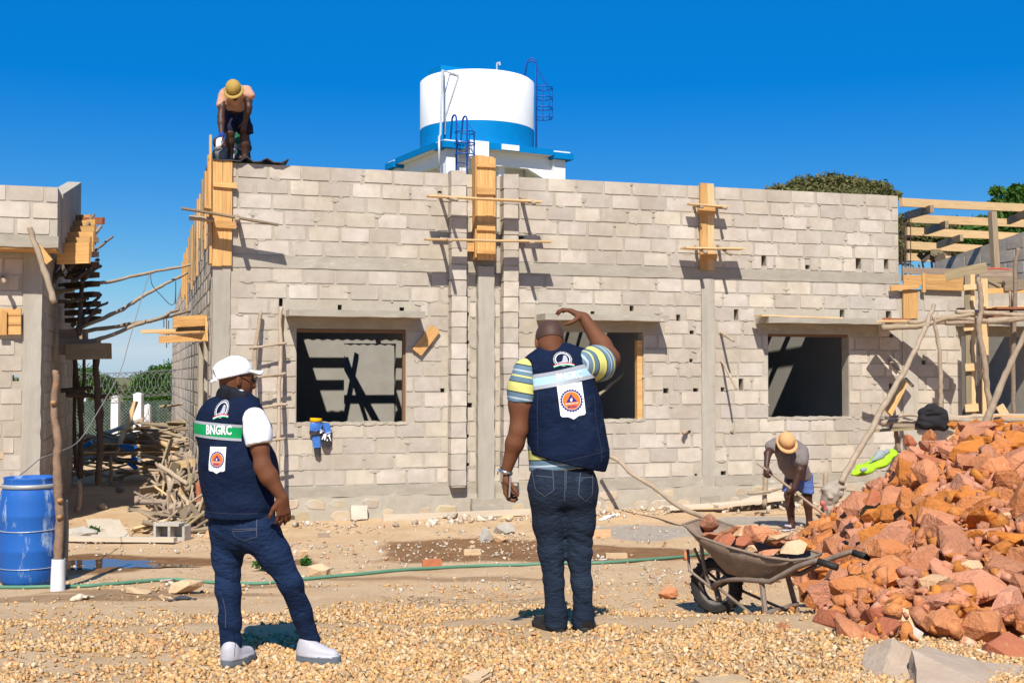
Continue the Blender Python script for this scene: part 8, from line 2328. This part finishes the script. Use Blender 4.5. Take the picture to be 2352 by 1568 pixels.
for (a, b_, r, m_, lab) in (((1165, 870), (1380, 1010), .04, M_stickp, 'long peeled stick slanting over the tangled scrap timber'), ((1400, 940), (1375, 1060), .055, M_weath, 'thick upright stub in the tangled scrap timber'), ((1460, 1000), (1455, 1360), .045, M_redwood, 'reddish upright stake at the building corner'), ((1240, 930), (1250, 1180), .045, M_stick, 'brown upright stake at the left of the tangled timber'), ((1290, 1050), (1460, 1230), .04, M_stickp, 'bent peeled branch across the tangled timber')):
    stick('scrap_stick', [P(*c2(*a), 15.1), P(*c2((a[0] + b_[0]) / 2 + 8, (a[1] + b_[1]) / 2), 15.0), P(*c2(*b_), 14.9)], r, r * .85, m_, label=lab, cat='stick')
plank('scrap_board', P(*c2(1290, 870), 15.6), P(*c2(1425, 850), 15.4), .05, .10, M_pine2, label='pale board on top of the tangled scrap timber', cat='board')
plank('scrap_board', P(*c2(1250, 1190), 14.8), P(*c2(1340, 1170), 14.8), .12, .08, M_weath, roll=.5, label='board end facing out of the tangled scrap timber', cat='board')
plank('scrap_board', P(*c2(1355, 1180), 14.7), P(*c2(1430, 1280), 14.7), .03, .22, M_weath, label='broad weathered board piece at the foot of the tangled timber', cat='board')
# ------------------------------------------------------------------ fence with razor wire
M_razor = solid('dull_razor_steel', (.25, .25, .25), .5, metal=.5)
M_post = solid('white_concrete', (.74, .73, .72), .8, .2, 40)
fe = empty('wire_fence', P(*c2(1008, 700), 30), 'chain-link fence with white concrete posts and coiled razor wire beyond the alley', 'fence')
YF = 30.0
def fposts():
    for (xa, xb, yt, Y) in ((590, 630, 372, 31.5), (702, 742, 372, 31), (815, 868, 368, 30), (980, 1038, 346, 29.5), (1060, 1102, 430, 30.5)):
        a, b_ = P(*c2(xa, yt), Y), P(*c2(xb, yt), Y); w = b_.x - a.x
        m = MBd(); m.box(0, w, 0, w, -a.z - .3, 0); m.add([(0, 0, 0), (w, 0, 0), (w, w, 0), (0, w, 0), (w / 2, w / 2, .04)], [(0, 1, 4), (1, 2, 4), (2, 3, 4), (3, 0, 4)])
        m.obj('fence_post', M_post, Matrix.Translation(a), fe)
fposts()
z1f = P(*c2(900, 392), YF).z; x0f, x1f = -11.6, -6.6
m = MBd(); s_ = .085; hgt = z1f + .2
n = int((x1f - x0f + hgt) / s_)
for k in range(n):
    for dirn in (1, -1):
        xa = x0f + k * s_ - (hgt if dirn > 0 else 0); pts = []
        xs0, xs1 = (xa, xa + hgt) if dirn > 0 else (xa, xa - hgt)
        t0 = max(0, (x0f - xs0) / (xs1 - xs0)) if (dirn > 0) else max(0, (xs0 - x1f) / hgt); t1 = min(1, (x1f - xs0) / hgt) if dirn > 0 else min(1, (xs0 - x0f) / hgt)
        if t1 <= t0: continue
        f_ = lambda t: Vector((xs0 + (xs1 - xs0) * t, YF + .1, -.2 + hgt * t))
        m.tube([f_(t0), f_(t1)], .0024, 3, cap=False)
m.obj('chain_link', M_galv, I4, fe)
m = MBd(); pts = []
for k in range(620):
    a = k * .33; x = x0f + (x1f - x0f) * k / 620
    pts.append(Vector((x + .30 * math.cos(a), YF - .05 + .10 * math.sin(a + .8), z1f + .42 + .32 * math.sin(a) - .05 * math.sin(k * .01))))
m.tube(pts, .007, 4, cap=False)
for p in pts[::3]: m.box(-.022, .022, -.003, .003, -.009, .009, Matrix.Translation(p) @ Matrix.Rotation(ra.uniform(0, 3), 4, 'Y'))
m.obj('razor_wire', M_razor, I4, fe)
M_tarp = solid('dull_green_netting', (.045, .085, .05), .9, .4, 20, .2)
m = MBd(); v = []; f = []
for k in range(41):
    x = -12.5 + 3.6 * k / 40
    for z in (-.2, z1f - .05): v.append((x, 30.9 + .10 * math.sin(k * .9), z))
for k in range(40): f.append((2 * k, 2 * k + 2, 2 * k + 3, 2 * k + 1))
mk('shade_net', pyd(v, f), M_tarp, I4, None, label='dull green netting hung behind the wire fence', cat='netting')
# ------------------------------------------------------------------ trees and shrubs
def leaf_cloud(blobs, n, size, seed, up=.3, shape='ell'):
    """quads of leaf sprays spread through several ellipsoidal clumps; more of them towards the outside"""
    g = np.random.RandomState(seed); w = np.array([b[3] * b[4] * b[5] for b in blobs]) ** .67; w /= w.sum()
    idx = g.choice(len(blobs), n, p=w); B_ = np.array(blobs)[idx]
    d = g.normal(size=(n, 3)); d /= np.linalg.norm(d, axis=1)[:, None]; r = g.uniform(0, 1, n) ** .35 * (1 + .12 * g.normal(size=n))
    C = B_[:, :3] + d * B_[:, 3:6] * r[:, None]
    a = g.normal(size=(n, 3)); a /= np.linalg.norm(a, axis=1)[:, None]; b = np.cross(a, g.normal(size=(n, 3))); b /= np.linalg.norm(b, axis=1)[:, None]
    s_ = size * g.uniform(.6, 1.4, n)[:, None]
    v = np.stack([C - a * s_, C + b * s_ * .38, C + a * s_, C - b * s_ * .38], 1).reshape(-1, 3)
    return fastmesh(v, np.arange(n * 4).reshape(-1, 4), 'leaves', False)
M_leafa = pm('olive_foliage', (.19, .175, .06), (.10, .105, .036), .9, .7, 0, 10, .30, island=True, wid=.2, translucent=.25)
M_leafb = pm('green_foliage', (.085, .185, .022), (.035, .09, .012), .9, .6, 0, 10, .30, island=True, wid=.2, translucent=.3)
M_leafc = pm('bright_leaf', (.05, .15, .02), (.03, .10, .012), 3, .5, 0, 10, .3, island=True, translucent=.25)
M_trunk = solid('grey_bark', (.13, .10, .08), .95, .5, 20)
def tree(name, base, blobs, n, size, mat, seed, lab, cat='tree', group=None, trunk=.2):
    root = empty(name, base, lab, cat, group); M0 = Matrix.Translation(base)
    mk('crown', leaf_cloud(blobs, n, size, seed), mat, M0, root)
    g = random.Random(seed); m = MBd(); top = max(b[2] for b in blobs)
    m.tube(smoothpath([(0, 0, -.3), (g.uniform(-.1, .1), 0, top * .35), (g.uniform(-.2, .2), 0, top * .7)], 4), [trunk * (1 - .05 * k) for k in range(9)], 7)
    for b in blobs[:9]:
        m.tube(smoothpath([(0, 0, top * .32), (b[0] * .5, b[1] * .5, (top * .35 + b[2]) * .5), (b[0], b[1], b[2])], 3), [trunk * .45, trunk * .4, trunk * .35, trunk * .3, trunk * .22, trunk * .16, trunk * .1], 5)
    m.obj('trunk', M_trunk, M0, root)
    return root
def blobs_for(pxs, Y, base, depth=.8):
    out = []
    for (x, y, rx, ry) in pxs:
        p = P(x, y, Y) - base; k = Y / F; out.append((p.x, ra.uniform(-.3, .3) * rx * k, p.z, rx * k, rx * k * depth, ry * k))
    return out
def tree_px(name, pxs, Y, n, size, mat, seed, lab, **k):
    xm = sum(p[0] for p in pxs) / len(pxs); b = P(xm, 863, Y); b.z = 0
    return tree(name, b, blobs_for(pxs, Y, b), n, size, mat, seed, lab, **k)
tree_px('broad_tree', [(1800, 445, 55, 22), (1850, 430, 45, 26), (1905, 428, 55, 28), (1955, 432, 50, 24), (2005, 440, 45, 24), (2040, 452, 30, 14), (1900, 460, 120, 30), (2050, 560, 70, 50), (2090, 530, 50, 40)], 42, 20000, .085, M_leafa, 3, 'rounded olive-green tree top showing above the long wall')
tree_px('leafy_tree', [(2290, 440, 16, 10), (2300, 470, 26, 16), (2340, 450, 30, 26), (2330, 500, 50, 36), (2280, 520, 50, 26), (2370, 480, 40, 50), (2250, 545, 60, 26), (2320, 560, 60, 30)], 33, 15000, .10, M_leafb, 4, 'dark green leafy tree beyond the right wing with a light top spray')
tree_px('leafy_tree', [(2130, 540, 50, 26), (2180, 520, 40, 22), (2110, 575, 55, 20), (2190, 565, 50, 24), (2230, 540, 40, 20)], 38, 11000, .08, M_leafa, 5, 'sparse bluish-green tree seen through the purlins')
tree_px('broad_tree', [(178, 890, 30, 50), (205, 878, 30, 36), (235, 885, 24, 26), (256, 890, 14, 22), (190, 940, 60, 40)], 44, 15000, .065, M_leafb, 6, 'dark green tree behind the fence at the left of the alley')
tree_px('broad_tree', [(330, 888, 30, 34), (358, 870, 28, 30), (388, 876, 30, 44), (345, 930, 50, 40), (410, 905, 34, 50), (305, 915, 24, 22)], 40, 18000, .06, M_leafb, 7, 'bright green tree behind the fence at the right of the alley')
for k, (x, y, rx, ry, Y) in enumerate(((365, 975, 40, 40, 34), (330, 985, 30, 30, 33.5), (395, 970, 30, 46, 34.5))):
    tree_px('shrub', [(x, y, rx, ry), (x - 12, y + 20, rx * .8, ry * .7)], Y, 3000, .08, M_leafa, 20 + k, 'grey-green scrub bush behind the wire fence', cat='shrub', group='scrub behind the fence', trunk=.04)
for (x, y, h_, s_, lab) in ((*c18(590, 100), .13, 31, 'small green weed at the foot of the left building'), (*c18(1650, 320), .13, 32, 'small green weed by the left man boots and the hose'), (*c18(1925, 285), .08, 33, 'tiny weed on the broken concrete lump')):
    p = G(x, y); root = empty('weed', p, lab, 'weed')
    mk('leaves', leaf_cloud([(0, 0, h_ * .5, h_ * .7, h_ * .5, h_ * .45)], 130, .028, s_), M_leafc, Matrix.Translation(p), root)
    MBd().tube([(0, 0, -.02), (.01, 0, h_ * .7)], .004, 4).obj('stem', M_leafc, Matrix.Translation(p), root)
# low tree line far off, so the ground meets foliage at the horizon
g = np.random.RandomState(3); bl = []
for k in range(90):
    x = -160 + 320 * k / 89 + g.uniform(-2, 2); bl.append((x, 120 + g.uniform(-8, 8), g.uniform(.2, .5), 4.2, 4, g.uniform(.5, 1.3)))
mk('far_treeline', leaf_cloud(bl, 26000, .45, 9), M_leafa, I4, kind='stuff', label='low line of scrub along the horizon', cat='trees')
